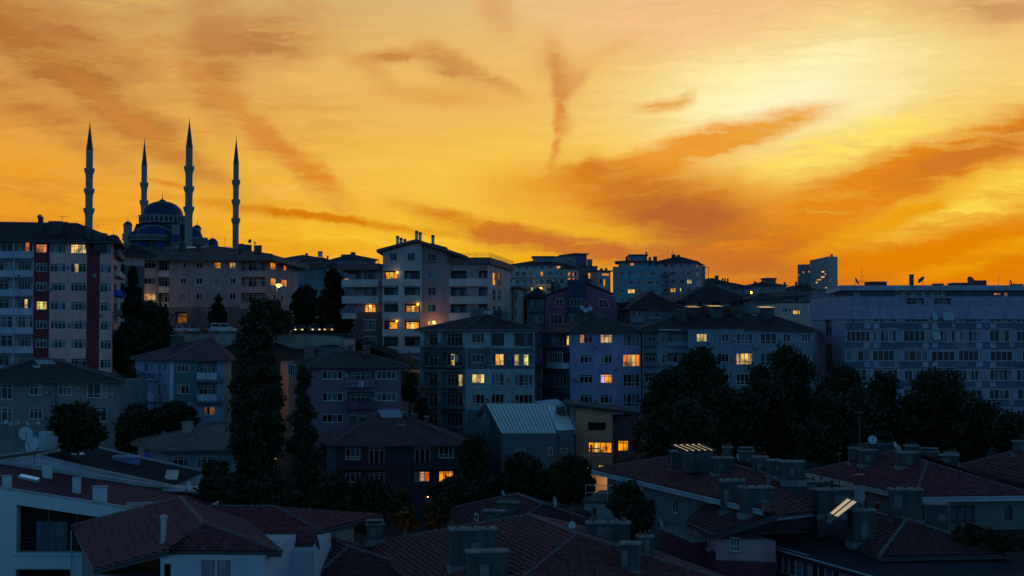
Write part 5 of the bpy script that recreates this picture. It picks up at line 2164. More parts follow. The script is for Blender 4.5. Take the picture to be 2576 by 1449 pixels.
# ---- bottom left: plum tiled house with projecting hip
zr, ze, zB = -11.5, -14.6, -12.8
A1, A2 = PZ(455, 1254, zr), PZ(511, 1318, zr)
E2 = PZ(235, 1435, ze)
pa = planeof(E2, A2, A1)
E1, Vp = on(pa, 182, 1325), on(pa, 424, 1386)
t = th_root('house', 'near plum tiled house with white walls and metal flue at bottom left', 'house', E2, -23)
Lp, Rp = PZ(426, 1388, zB), PZ(709, 1390, zB)
Rb = Rp + (A1 - A2) * 1.0
r = nearroof(t, [[E1, E2, Vp, A2, A1], [Lp, Rp, A2], [Rp, Rb, A1, A2]], [(E1, A1), (A1, A2), (Lp, A2), (Rp, A2)], NTR,
             eaves=[(E1, E2), (E2, Vp), (Lp, Rp)], rows=(.56, .36, .42))
c1, c2 = PZ(690, 1277, -12.5), PZ(530, 1277, -12.5)
g1, g2 = PZ(640, 1337, -13.5), PZ(806, 1337, -13.5)
g0 = PZ(560, 1337, -13.5)
g3 = g2 + Vector((3.5, 9, 0))
r2 = nearroof(t, [[g0, g2, c1, c2], [g2, g3, c1]], [(c2, c1), (g2, c1)], NTR, eaves=[(g0, g2), (g2, g3)])
h0, h1 = PZ(640, 1372, -13.6), PZ(804, 1372, -13.6)
h2, h3 = h1 + Vector((-.6, 2.2, .75)), h0 + Vector((-1.5, 2.2, .75))
nearroof(t, [[h0, h1, h2, h3]], [], NTR, eaves=[(h0, h1)], name='porch_roof')
wl = mat('pale_house_render', (.42, .46, .50), var=.15)
v = V(t, wl, fp(404, 84.5, 668, 84.2, 9, 1395), vz(-12.95), vz(-23))
f = v.F[0]
f.win(500, 586, 1403, 1470, n=2, tr=0, lit='ww', t=.16, inset=.12)
f.win(409, 432, 1416, 1470, n=1, tr=0, lit='k', t=.1)
v.build()
v = V(t, wl, fp(640, 91.5, 793, 91.5, 8, 1370), vz(-13.7), vz(-23))
v.F[0].win(676, 686, 1395, 1425, n=1, tr=0, fr=FRG)
v.F[0].pipe(791, 1368, 1449, FRW, .07)
v.build()
d_ = (A1 - A2).normalized()
w0, w1 = E1.lerp(A1, .1), E2.lerp(Vp, .06)
v = V(t, mat('shaded_house_render', (.16, .19, .22), var=.2), [w1.xy, E2.lerp(Vp, .95).xy, A2.lerp(A1, .3).xy, A1.lerp(A2, .1).xy, w0.xy], vz(-14.75), vz(-23))  # darker wall copy, with shade below the tiled slope in its colour
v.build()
b = MB()
e0 = E1.lerp(E2, .02)
b.tube(e0 + Vector((-.1, 0, -.2)), e0 + Vector((-.1, 0, -7)), .06, n=6)
obj('downpipe', b, [FRG], t)
q = hit(r, 411, 1371)
b = MB()
b.tube(q - Vector((0, 0, .4)), q + Vector((0, 0, 1.62)), .17, n=10)
b.lathe(q + Vector((0, 0, 1.62)), [(.17, 0), (.25, .03), (.25, .12), (.05, .24)], n=10)
obj('flue', b, [METL], r)

# ---- bottom left: white house with red metal roof
t = thing('house', 'modern white house with sloping red seamed roof and large dark window at left edge', 'house', (-42, 113, CZ - 23))
wh = mat('white_render', (.50, .60, .62), var=.08)
dF = 112.0
b = MB()
top = [(-280, 1186), (317, 1279), (470, 1303)]
L = [P(u, v_, dF) for (u, v_) in top]
zl = CZ - 24
# front wall with the big opening
W0, W1 = L[0], L[2]


def zline(x):
    k = (x - L[0].x) / (L[2].x - L[0].x)
    return L[0].z + (L[2].z - L[0].z) * k


xo0, xo1 = P(41, 1330, dF).x, P(330, 1330, dF).x
zo1a, zo1b = P(41, 1270, dF).z, P(330, 1313, dF).z
zo0 = P(100, 1391, dF).z
zq1, zq0 = P(100, 1432, dF).z, P(100, 1475, dF).z
xq0, xq1 = P(38, 1440, dF).x, P(180, 1440, dF).x
fr = lambda x, z, y=dF: (x, y, z)
xa, xb = L[0].x, L[2].x
b.poly([fr(xa, zl), fr(xo0, zl), fr(xo0, zline(xo0)), fr(xa, zline(xa))], 0)
b.poly([fr(xo0, zo0), fr(xo0, zq1), fr(xo1, zq1), fr(xo1, zo0)][::-1], 0)
b.poly([fr(xo0, zo1a), fr(xo1, zo1b), fr(xo1, zline(xo1)), fr(xo0, zline(xo0))], 0)
b.poly([fr(xo1, zl), fr(xb, zl), fr(xb, zline(xb)), fr(xo1, zline(xo1))], 0)
b.poly([fr(xo0, zl), fr(xo1, zl), fr(xo1, zq0), fr(xo0, zq0)], 0)
b.poly([fr(xq1, zq0), fr(xo1, zq0), fr(xo1, zq1), fr(xq1, zq1)], 0)
for (p0, p1) in (((xo0, zo0), (xo0, zo1a)), ((xo0, zo0), (xo1, zo0)), ((xo1, zo0), (xo1, zo1b)), ((xo0, zo1a), (xo1, zo1b)), ((xq0, zq1), (xq1, zq1)), ((xq0, zq0), (xq0, zq1))):
    b.quad(fr(*p0), fr(*p1), fr(*p1, dF + 1.0), fr(*p0, dF + 1.0), 0)
b.poly([fr(xa, zl), fr(xa, zline(xa)), (xa, dF + 15.4, zline(xa)), (xa, dF + 15.4, zl)], 0)
b.poly([fr(xb, zl), (xb, dF + 15.4, zl), (xb, dF + 15.4, zline(xb)), fr(xb, zline(xb))], 0)
b.poly([(xa, dF + 15.4, zl), (xa, dF + 15.4, zline(xa)), (xb, dF + 15.4, zline(xb)), (xb, dF + 15.4, zl)], 0)
obj('wall', b, [wh], t)
f = Fc((xo0, dF), (xo1, dF), t)
b = MB()
b.poly([fr(xo0, zo0, dF + .98), fr(xo1, zo0, dF + .98), fr(xo1, zo1b, dF + .98), fr(xo0, zo1a, dF + .98)], 0)
b.poly([fr(xq0, zq0, dF + .98), fr(xq1, zq0, dF + .98), fr(xq1, zq1, dF + .98), fr(xq0, zq1, dF + .98)], 0)
for k in range(1, 4):
    x = xo0 + (xo1 - xo0) * k / 4
    b.box(x - .05, x + .05, dF + .88, dF + .97, zo0, zo1a + (zo1b - zo1a) * k / 4, 1)
b.box(xo0, xo1, dF + .88, dF + .97, zo0, zo0 + .1, 1)
w_ = obj('window', b, [GLASS, METD], t)
b = MB()
x0, x1 = P(82, 1340, dF).x, P(160, 1340, dF).x
b.box(x0, x1, dF + .92, dF + .95, zo0 + .1, P(100, 1316, dF).z)
obj('curtain', b, [CURT2], w_)
b = MB()
x0 = P(62, 1340, dF).x
for z in (zo0 + .55, zo0 + .85, zo0 + 1.1):
    b.tube((xo0, dF + .3, z), (xo1, dF + .3, z), .02, n=4)
obj('railing', b, [METD], t)
b = MB()
b.box(xo0 - .3, xo1, dF - .16, dF - .004, zo0 - .16, zo0 - .02)
obj('sill', b, [wh], t)
# roof
redm = mat('red_metal_roof', (.115, .018, .040), rough=.6, var=.2, scale=.7, spec=.12)
b = MB()
zA_, zB2 = zline(xa) - .22, zline(xb) - .22
b.quad((xa, dF + .35, zA_), (xb, dF + .35, zB2), (xb, dF + 15.0, zB2), (xa, dF + 15.0, zA_), 0)
n = 46
for k in range(n + 1):
    x = xa + (xb - xa) * k / n
    z = zA_ + (zB2 - zA_) * k / n
    b.tube((x, dF + .35, z + .02), (x, dF + 15.0, z + .02), .03, n=4, mi=0)
r = obj('roof', b, [redm], t)
ROOFS[r.name] = [[Vector((xa, dF + .35, zA_)), Vector((xb, dF + .35, zB2)), Vector((xb, dF + 15.0, zB2)), Vector((xa, dF + 15.0, zA_))]]
pcop = mat('pale_coping', (.34, .37, .39), rough=.5)
for y in (dF - .05, dF + 14.9):
    b = MB()
    b.prism([(xa, y, zline(xa) + .004), (xb, y, zline(xb) + .004), (xb, y, zline(xb) + .14), (xa, y, zline(xa) + .14)], Vector((0, .45, 0)))
    obj('coping', b, [pcop], t)
b = MB()
y = dF + 14.92
b.prism([(xa, y, zline(xa) - .3), (xb, y, zline(xb) - .3), (xb, y, zline(xb) + .004), (xa, y, zline(xa) + .004)], Vector((0, .4, 0)))
obj('parapet', b, [pcop], t)
for q in ((5, 24, 1196, 1229), (106, 127, 1164, 1203), (182, 199, 1201, 1241), (233, 265, 1223, 1270)):
    stack(r, *q, m=wh, dep=.5, capm=MATS['pale_coping'])
b = MB()
q0, q1 = hit(r, 46, 1204), hit(r, 92, 1214)
b.prism([q0, q1, q1 + Vector((0, 0, .22)), q0 + Vector((0, 0, .22))], Vector((0, .9, .0)))
b.poly([q0 + Vector((0, 0, .23)), q1 + Vector((0, 0, .23)), q1 + Vector((0, .9, .31)), q0 + Vector((0, .9, .31))], 1)
obj('skylight', b, [MATS['pale_coping'], GOLDM], r)
for (pu, pv, qu, qv, y) in ((409, 1250, 490, 1262, 126.4), (340, 1232, 420, 1241, 126.6)):
    b = MB()
    b.prism([P(pu, pv, y), P(qu, qv, y), P(qu, qv - 14, y), P(pu, pv - 9, y)], Vector((0, .5, 0)), 0)
    obj('green_panel', b, [mat('green_cladding', (.035, .16, .03))], t)
b = MB()
b.prism([P(308, 1222, 127.5), P(410, 1231, 127.5), P(410, 1223, 127.5), P(308, 1208, 127.5)], Vector((0, .4, 0)))
obj('parapet', b, [MATS['pale_coping']], t)
b = MB()
b.prism([P(408, 1236, 126), P(500, 1240, 126), P(500, 1235, 126), P(408, 1231, 126)], Vector((0, 4, 0)))
obj('parapet', b, [MATS['pale_coping']], t)
b = MB()
b.prism([P(316, 1275, 113), P(395, 1268, 117), P(395, 1264, 117), P(316, 1265, 113)], Vector((0, .35, 0)))
obj('parapet', b, [MATS['pale_coping']], t)

# ---- the dark roofs behind it
t = thing('house', 'house with dark bitumen roofs edged by pale copings behind red roofed house', 'house', (-38, 136, CZ - 22))
bit = mat('dark_bitumen', (.022, .026, .034), rough=.9, var=.35, scale=1, spec=.1)
pr = [(-340, 1210), (92, 1150), (243, 1186), (430, 1226)]
L = [P(u, v_, 130) for (u, v_) in pr]
b = MB()
b.prism([low(L[0], zl)] + L + [low(L[3], zl)], Vector((0, 14.5, 0)), 0)
obj('wall', b, [bluew], t)
b = MB()
pls = []
for i in range(3):
    p, q = L[i] + Vector((0, .4, .05)), L[i + 1] + Vector((0, .4, .05))
    pl_ = [p, q, q + Vector((0, 13.8, 0)), p + Vector((0, 13.8, 0))]
    b.poly(pl_, 0)
    pls.append(pl_)
r = obj('roof', b, [bit], t)
ROOFS[r.name] = pls
b = MB()
for y in (-.1, 14.0):
    for i in range(3):
        p, q = L[i] + Vector((0, y, .01)), L[i + 1] + Vector((0, y, .01))
        b.prism([p, q, q + Vector((0, 0, .22)), p + Vector((0, 0, .22))], Vector((0, .5, 0)))
p = L[1] + Vector((0, .4, .02))
b.prism([p + Vector((-.2, 0, 0)), p + Vector((.2, 0, 0)), p + Vector((.2, 0, .2)), p + Vector((-.2, 0, .2))], Vector((0, 13.5, 0)))
obj('parapet_coping', b, [MATS['pale_coping']], t)
stack(r, 283, 345, 1148, 1190, m=CONCB, dep=1.2, capm=bluew, d=139)
stack(r, 189, 217, 1124, 1156, m=CONCB, dep=.8, d=141)
stack(r, 225, 244, 1160, 1178, m=CONCB, dep=.5, d=137)
stack(r, 96, 135, 1087, 1122, m=mat('white_box_paint', (.40, .48, .50)), dep=1.2, d=143, cap=False, name='roof_box')
stack(r, 158, 166, 1092, 1134, m=CONC, d=142, dep=.3)
skylight(r, 181, 214, 1137, 1144, -6, 1)
b = MB()
b.add([P(413, 1205, 134), P(446, 1205, 134), P(430, 1187, 140), P(396, 1187, 140)], [(0, 1, 2, 3)])
b.prism([P(413, 1208, 134), P(446, 1208, 134), P(446, 1205.3, 134), P(413, 1205.3, 134)], Vector((-1, 5, .4)))
obj('canopy', b, [mat('pale_canopy', (.30, .40, .40), rough=.4)], t)

# ---- bottom centre: broad old tiled roof
A1, A2 = PZ(1330, 1298, -12.5), PZ(1452, 1347, -12.5)
t = th_root('house', 'near house with broad weathered tile roof and wide plastered chimneys at bottom centre', 'house', PZ(1200, 1449, -15.5), -23)
r, co = nearhip(t, A1, A2, 9.8, 9.8, 9.8, -15.5, NT)
co = list(co)
pts = [co[0], co[1], co[2], co[3]]
grn = mat('pale_green_render', (.12, .24, .20), var=.2)
v = under(t, pts, grn, -15.7, -23, .7)
v.F[0].win(972, 1000, 1418, 1465, n=2, tr=0) if v.F[0].n.x < 0 else None
v.build()
stack(r, 1135, 1250, 1330, 1428, dep=1.1, pots=0, yaw=R(10))
stack(r, 1178, 1280, 1386, 1470, dep=1.0, yaw=R(10))
stack(r, 1477, 1585, 1314, 1374, dep=.9, d=95, pots=5)
stack(r, 1560, 1606, 1366, 1440, dep=.9, yaw=R(-15))
stack(r, 1611, 1645, 1348, 1408, dep=.9, d=88, yaw=R(10))
ROOF_C = r

# ---- small roof left of it
A1, A2 = PZ(795, 1346, -14.6), PZ(876, 1378, -14.6)
t = th_root('house', 'small dark tiled roof of low house tucked between plum house and broad weathered roof', 'house', A2, -23)
r, co = nearhip(t, A1, A2, 5.2, 5.0, 5.2, -16.4, NTD)
under(t, co, wl, -16.6, -23).build()
stack(r, 922, 965, 1317, 1362, dep=.9, d=104, yaw=R(8))

# ---- house behind the broad roof
A1, A2 = PZ(1300, 1245, -14.0), PZ(1366, 1270, -14.0)
t = th_root('house', 'old low house with patched tile roof and mossy chimneys behind broad weathered roof', 'house', A2, -23)
r, co = nearhip(t, A1, A2, 5.6, 5.0, 5.6, -15.9, NTD)
v = under(t, co, greybl, -16.1, -23)
v.F[0].win(1192, 1200, 1292, 1310, n=1, tr=0)
v.build()
stack(r, 1252, 1300, 1262, 1300, dep=.7, pots=5, yaw=R(-20))
stack(r, 1216, 1266, 1284, 1326, dep=.8, yaw=R(-20), d=112)
q = [PZ(1367, 1280, -14.6), PZ(1455, 1318, -15.6), PZ(1500, 1290, -15.2), PZ(1402, 1266, -14.2)]
pz_ = planeof(q[0], q[1], q[3])
q = [q[0], q[1], on(pz_, 1490, 1290), q[3]]
r2 = nearroof(t, [q], [], NTD, name='lean_to_roof')
v = V(t, mat('terrace_render', (.26, .32, .33), var=.2), fp(1470, 122, 1585, 121, 8, 1280), vz(-14.2), vz(-23))
v.F[0].loggia(1488, 1500, 1277, 1300, dep=.6, n=1)
v.build()
v.slab(.2, v.ztop, v.ztop + .2, CONC, name='terrace')
rail(t, v.off(-.1)[0], v.off(-.1)[1], v.ztop + .2, v.ztop + 1.5, METL, 2.0, 2)

# ---- right: long hipped roof with pale fascia
zr, ze = -10.7, -12.2
E1, E2 = PZ(1489, 1183, ze), PZ(1816, 1260, ze)
A2 = PZ(1938, 1196, zr)
pa = planeof(E1, E2, A2)
A1 = on(pa, 1735, 1143)
E3_ = E2 + (E2 - E1) * .24
G_ = PZ(2045, 1236, ze)
pf_ = planeof(E3_, G_, A2)
F1_, F2_ = on(pf_, 1942, 1300), on(pf_, 2092, 1284)
t = th_root('house', 'long house with reddish tiled hip roof and pale fascia crowded with plastered chimneys', 'house', E2, -22)
palef = mat('pale_fascia', (.34, .42, .46), rough=.5)
B1 = E1 + Vector((12, 9, 0))
r = nearroof(t, [[E1, E3_, A2, A1], [E3_, F1_, F2_, G_, A2], [B1, E1, A1], [G_, G_ + (E1 - E2) * 1.1, A1, A2]], [(A1, A2), (E3_, A2), (G_, A2), (E1, A1)], NT, palef, th=.3,
             eaves=[(E1, E3_), (E3_, G_)])
u_ = (E3_ - E1).normalized()
pn = Vector((-u_.y, u_.x, 0))
c0, c1 = E1 + u_ * 1.2 + pn * 1.0, E3_ - u_ * 9.5 + pn * 1.0
v = V(t, mat('dim_ash_render', (.13, .155, .155), var=.25), [c0.xy, c1.xy, (c1 + pn * 9).xy, (c0 + pn * 9).xy], vz(ze - .4), vz(-22))
f = v.F[0]
f.win(1690, 1704, 1252, 1291, n=2, tr=0, sill=True)
f.win(1740, 1752, 1262, 1300, n=2, tr=0, sill=True)
f.win(1560, 1575, 1225, 1250, n=2, tr=0, sill=True)
v.build()
for (u0, u1, v0, v1, y, d) in ((1684, 1704, 1134, 1181, -18, None), (1703, 1729, 1136, 1188, -18, None), (1798, 1845, 1150, 1194, 10, None),
                               (1821, 1842, 1124, 1152, 0, 121), (1863, 1897, 1133, 1176, 0, 117), (1899, 1932, 1148, 1198, 0, 112), (1934, 1966, 1157, 1200, 0, 109), (1968, 2024, 1160, 1212, 0, 108)):
    stack(r, u0, u1, v0, v1, yaw=R(y), d=d, dep=1.0)
# glazed lantern that mirrors the bright sky
q = P(1763, 1150, 116)
x0, x1 = P(1727, 1140, 116).x, P(1797, 1140, 116).x
z0, z1 = zat(1152, 116), zat(1135, 116)
b = MB()
b.box(x0, x1, 116, 120, z0 - 1.2, z1 - .06, 1)
b.poly([(x0 - .1, 115.9, z1 + .03), (x1 + .1, 115.9, z1 + .10), (x1 - .7, 119.2, z1 + .35), (x0 - .9, 119.2, z1 + .28)], 0)
b.prism([(x0 - .1, 115.9, z1 + .005), (x1 + .1, 115.9, z1 + .075), (x1 - .7, 119.2, z1 + .325), (x0 - .9, 119.2, z1 + .255)], Vector((0, 0, -.06)), 1)
for k in range(6):
    s_ = k / 5
    p0 = Vector((x0 - .1, 115.85, z1 + .05)).lerp(Vector((x1 + .1, 115.85, z1 + .12)), s_)
    p1 = Vector((x0 - .9, 119.2, z1 + .30)).lerp(Vector((x1 - .7, 119.2, z1 + .37)), s_)
    b.tube(p0, p1, .07, n=4, mi=1)
obj('skylight', b, [GOLDM, CONC], r)

# ---- bottom right: pink and burgundy house with flat and tiled roofs
rr = Vector((.325, -.946, 0))
pp = Vector((.946, .325, 0))
t = thing('house', 'near pink house with burgundy band flat dark roof and glazed corner strip at bottom right', 'house', (22, 95, CZ - 23))
lil = mat('lilac_pink_render', (.40, .245, .285), var=.25)
brg = mat('burgundy_band', (.15, .042, .06), var=.3)
zf = -15.2
P0 = PZ(1834, 1348, zf)
b = MB()
cs = [P0, P0 + rr * 34, P0 + rr * 34 + pp * 30, P0 + pp * 30]
b.prism([Vector((q.x, q.y, CZ + zf - .35)) for q in cs], Vector((0, 0, .35)))
flat = obj('flat_roof', b, [mat('flat_roof_felt', (.026, .032, .040), rough=.9, spec=.1, var=.45, scale=.5, streak=False)], t)
ROOFS[flat.name] = [[Vector((q.x, q.y, CZ + zf)) for q in cs]]
b = MB()
for (a, c) in ((cs[0], cs[1]), (cs[3], cs[0])):
    b.tube(Vector((a.x, a.y, CZ + zf - .02)), Vector((c.x, c.y, CZ + zf - .02)), .07, n=6)
obj('gutter', b, [FRG], t)
o0 = P0 + rr * .6 + pp * .5
o1 = o0 + rr * 32
v = V(t, lil, [o0.xy, o1.xy, (o1 + pp * 28).xy, (o0 + pp * 28).xy], vz(zf - .36), vz(-23), mats=[brg])
f = v.F[0]
f.paints.append((0, f.len, vz(-19.2), vz(-16.5), 2))
f.win(1861, 1888, 1364, 1406, n=3, tr=.4, t=.08, sill=True)
f.win(1918, 2032, 1380, 1444, n=7, tr=0, lit='wkbwbwb', t=.1)
f.win(2038, 2110, 1412, 1480, n=4, tr=0, lit='kkbk', t=.1)
f.pipe(1907, 1366, 1449)
v.build()
# tiled corner roof left
q0, q1 = PZ(1726, 1313, -14.0), PZ(1799, 1345, -14.0)
q3 = PZ(1872, 1262, -12.4)
pl_ = planeof(q0, q1, q3)
q2, q4 = on(pl_, 1958, 1294), on(pl_, 1764, 1275)
r = nearroof(t, [[q0, q1, q2, q3, q4]], [], NTD, th=.3, eaves=[(q0, q1), (q1, q2)])
k0 = q0 + Vector((.5, -.1, 0))
k1 = q1 + Vector((.15, .7, 0))
v = V(t, lil, [k0.xy, k1.xy, (k1 + (q2 - q1) * .95).xy, (k0 + (q2 - q1) * .75).xy], vz(-14.4), vz(-23), mats=[brg])
f = v.F[0]
f.paints.append((0, f.len, vz(-17.6), vz(-15.35), 2))
v.F[1].paints.append((0, v.F[1].len, vz(-17.6), vz(-15.9), 2))
v.F[1].win(1836, 1862, 1352, 1388, n=3, tr=.4, t=.08, sill=True)
f.win(1764, 1786, 1334, 1380, n=3, tr=0, t=.08, sill=True)
v.build()
stack(r, 1813, 1872, 1208, 1290, dep=1.3, yaw=R(-8), down=.35)
stack(r, 1873, 1946, 1225, 1296, dep=1.2, yaw=R(12), down=.3)
# terrace wall further left
k0, k1 = PZ(1658, 1330, -15.0), PZ(1742, 1365, -15.0)
v = V(t, brg, [k0.xy, k1.xy, (k1 + pp * 6).xy, (k0 + pp * 6).xy], vz(-15.0), vz(-23), mats=[lil])
v.F[0].paints.append((0, v.F[0].len, vz(-24), vz(-17.0), 2))
v.build()
v.slab(.06, v.ztop, v.ztop + .09, CAPM, name='coping')
# tiled hip on the flat roof
zh, zp = -14.85, -13.3
EL, EB, ER = PZ(1951, 1275, zh), PZ(2211, 1403, zh), PZ(2540, 1396, zh)
A2 = PZ(2281, 1309, zp)
pa = planeof(EL, EB, A2)
A1 = on(pa, 2162, 1287)
r = nearroof(t, [[EL, EB, A2, A1], [EB, ER, A2], [ER, ER + (EL - EB) * .8, A1, A2]], [(A1, A2), (EB, A2), (ER, A2), (EL, A1)], NTD, th=.2, eaves=[(EL, EB), (EB, ER)], name='tiled_roof', caps=mat('mossy_ridge', (.15, .17, .15), var=.5, scale=4, streak=False))
for (u0, u1, v0, v1, y, d) in ((2147, 2207, 1282, 1368, 12, None), (2056, 2146, 1230, 1296, 8, 107), (2021, 2087, 1210, 1254, 12, 112), (2242, 2320, 1230, 1312, -6, 104), (2326, 2384, 1267, 1338, -10, 104)):
    stack(r, u0, u1, v0, v1, yaw=R(y), d=d, dep=1.1, pots=0)

# ---- right: tiled roof with corner ridge
zr, ze = -10.4, -12.5
EL, C0, ER = PZ(2026, 1190, ze), PZ(2300, 1252, ze), PZ(2606, 1248, ze)
A2 = PZ(2333, 1165, zr)
pa = planeof(EL, C0, A2)
A1 = on(pa, 2255, 1136)
t = th_root('house', 'house with plum tiled hip roof and pale eaves behind the solar collector', 'house', C0, -22)
r = nearroof(t, [[EL, C0, A2, A1], [C0, ER, A2], [ER, ER + (EL - C0) * .9, A1, A2]], [(A1, A2), (C0, A2), (ER, A2), (EL, A1)], NTR, palef, th=.3, eaves=[(EL, C0), (C0, ER)])
k0, k1 = C0 + Vector((.8, .9, 0)), ER + Vector((0, .9, 0))
k2 = EL + Vector((.9, -.6, 0))
v = V(t, mat('olive_grey_render', (.13, .165, .15), var=.2), [k0.xy, k1.xy, (k1 + Vector((0, 12, 0))).xy, (k2 + Vector((6, 0, 0))).xy, k2.xy], vz(ze - .35), vz(-22))
f = v.F[0]
f.win(2391, 2452, 1272, 1318, n=3, tr=.2, fr=FRB, lit='bbb', t=.12, sill=True)
f.win(2528, 2547, 1274, 1308, n=1, tr=0, fr=FRB, lit='b', t=.12, sill=True)
v.F[4].win(2196, 2212, 1262, 1290, n=1, tr=0)
v.build()
for (u0, u1, v0, v1, y, d) in ((2140, 2165, 1126, 1168, 0, None), (2170, 2208, 1131, 1172, 10, None), (2266, 2310, 1137, 1176, 8, None), (2281, 2311, 1120, 1150, 0, 128),
                               (2317, 2361, 1134, 1178, -8, 124), (2367, 2411, 1144, 1190, -8, 122), (2383, 2411, 1138, 1165, 0, 126)):
    stack(r, u0, u1, v0, v1, yaw=R(y), d=d, dep=1.0, pots=1 if u0 in (2317, 2383) else 0)
b = MB()
x0, x1 = P(2165, 1120, 131).x, P(2252, 1120, 131).x
b.box(x0, x1, 130, 131.4, zat(1140, 130), zat(1117, 130))
obj('parapet', b, [CONC], t)

# ---- far right: plain tiled roof
zr, ze = -10.3, -12.5
E1, E2 = PZ(2412, 1173, ze), PZ(2600, 1221, ze)
A2 = PZ(2640, 1150, zr)
pa = planeof(E1, E2, A2)
A1 = on(pa, 2560, 1135)
t = th_root('house', 'house with plain brown tiled roof cut by right edge of picture', 'house', E2, -21)
E2b = E2 + (E2 - E1) * .4
r = nearroof(t, [[E1, E2b, A2, A1], [E1 + Vector((9, 8, 0)), E1, A1]], [(A1, A2), (E1, A1)], NT, th=.25, eaves=[(E1, E2b)])
u_ = (E2 - E1).normalized()
pn = Vector((-u_.y, u_.x, 0))
v = V(t, MATS['dim_ash_render'], [(E1 + u_ + pn * .8).xy, (E2b + pn * .8).xy, (E2b + pn * 9).xy, (E1 + u_ + pn * 9).xy], vz(ze - .35), vz(-21))
v.F[0].win(2508, 2522, 1213, 1226, n=2, tr=0)
v.build()
stack(r, 2556, 2590, 1109, 1146, d=128, dep=1)

# ================================================================ MOSQUE
ms = mat('mosque_stone', (.25, .25, .235), var=.12, scale=.3)
lead = mat('lead_dome_sheet', (.022, .036, .09), rough=.5, var=.2, scale=.2)
leadb = mat('blue_lead_sheet', (.022, .034, .15), rough=.5, var=.2, scale=.2)
spirem = mat('lead_spire', (.05, .055, .07), rough=.5)
alem = mat('gilded_finial', (.30, .22, .08), rough=.35, metal=.7)
dkst = mat('recessed_stone', (.03, .035, .045))


def dome_prof(r, h, n=10):
    return [(r * math.cos(a), h * math.sin(a)) for a in [math.pi / 2 * i / n for i in range(n)]] + [(.01, h)]


def finial(root, c, h, parent=None):
    b = MB()
    b.tube(c, c + Vector((0, 0, h)), h * .035, h * .012, n=6)
    for k, q in ((.18, .10), (.38, .075), (.55, .055)):
        b.lathe(c + Vector((0, 0, h * k)), [(.001, -h * q), (h * q * .7, -h * q * .5), (h * q * .8, 0), (h * q * .6, h * q * .5), (.001, h * q)], n=8)
    return obj('finial', b, [alem], parent or root)


def minaret(u, d, vt, vc, hw, bal, vb, label):
    """u axis, vt tip, vc foot of the cone, hw half width of the shaft at the cone, bal balconies (top, bottom), vb visible foot"""
    k = d / F
    x = P(u, 700, d).x
    z = lambda v_: zat(v_, d)
    c = Vector((x, d, 0))
    t = thing('minaret', label, 'minaret', (x, d, CZ + 44), 'slender minarets around the mosque')
    r = hw * k
    zt, zc = z(vt), z(vc)
    tipz = zt - (zc - zt) * 0 - (zt - zc) * .16
    b = MB()
    b.lathe((x, d, 0), [(r * 1.10, zc), (r * 1.10, zc + .25), (r * .98, zc + .5), (.15, tipz), (.001, tipz + .1)], n=16)
    obj('spire', b, [spirem], t, smooth=False)
    f_ = finial(t, Vector((x, d, tipz - .6)), zt - tipz + .6)
    # shaft: a fluted drum that thickens below every balcony
    b = MB()
    prof = [(r * 1.0, zc)]
    rr_ = r
    for (a, e) in bal:
        prof += [(rr_, z(a) - .2)]
        rr_ *= 1.035
        prof += [(rr_, z(e) - .4), (rr_ * 1.08, z(e) - 1.4), (rr_ * 1.08, z(e) - 1.9), (rr_, z(e) - 2.1)]
    prof += [(rr_, z(vb) - 14), (rr_ * 1.5, z(vb) - 26), (rr_ * 1.5, CZ + 40)]
    b.lathe((x, d, 0), prof, n=16)
    obj('shaft', b, [ms], t)
    rr_ = r
    for (a, e) in bal:
        rr_ *= 1.035
        b = MB()
        w_ = rr_ * 1.48
        za, ze_ = z(a), z(e)
        hh = za - ze_
        b.lathe((x, d, 0), [(rr_, ze_ - hh * .25), (rr_ * 1.2, ze_), (rr_ * 1.32, ze_ + hh * .3), (w_, ze_ + hh * .55), (w_, za), (w_ - .2, za), (w_ - .2, ze_ + hh * .58), (rr_, ze_ + hh * .58)], n=16)
        obj('balcony', b, [ms], t)
    return t


minaret(222, 880, 298, 378, 8.5, [(423.5, 437), (474.5, 488), (524, 537.5)], 590, 'leftmost minaret rising above the dark roof of the pink apartment block')
minaret(360.5, 985, 343, 416, 7.1, [(459, 472), (504, 517)], 545, 'minaret standing behind the left side of the big dome')
minaret(473.5, 866, 291, 371, 8.6, [(418.5, 432), (469, 482.5), (520, 533.5)], 640, 'tallest looking minaret in front of the right side of the big dome')
minaret(592, 970, 338, 411, 7.1, [(453, 466), (502, 514.5), (549, 561.5)], 625, 'rightmost minaret standing clear of the dome above the beige block')

dm = 925.0
mo = thing('mosque', 'large mosque with blue domes half domes and small domed turrets on the hill', 'mosque', (P(408, 600, dm).x, dm, CZ + 44))
kk = dm / F
cx = P(408, 560, dm).x


def zz(v_, d=dm):
    return zat(v_, d)


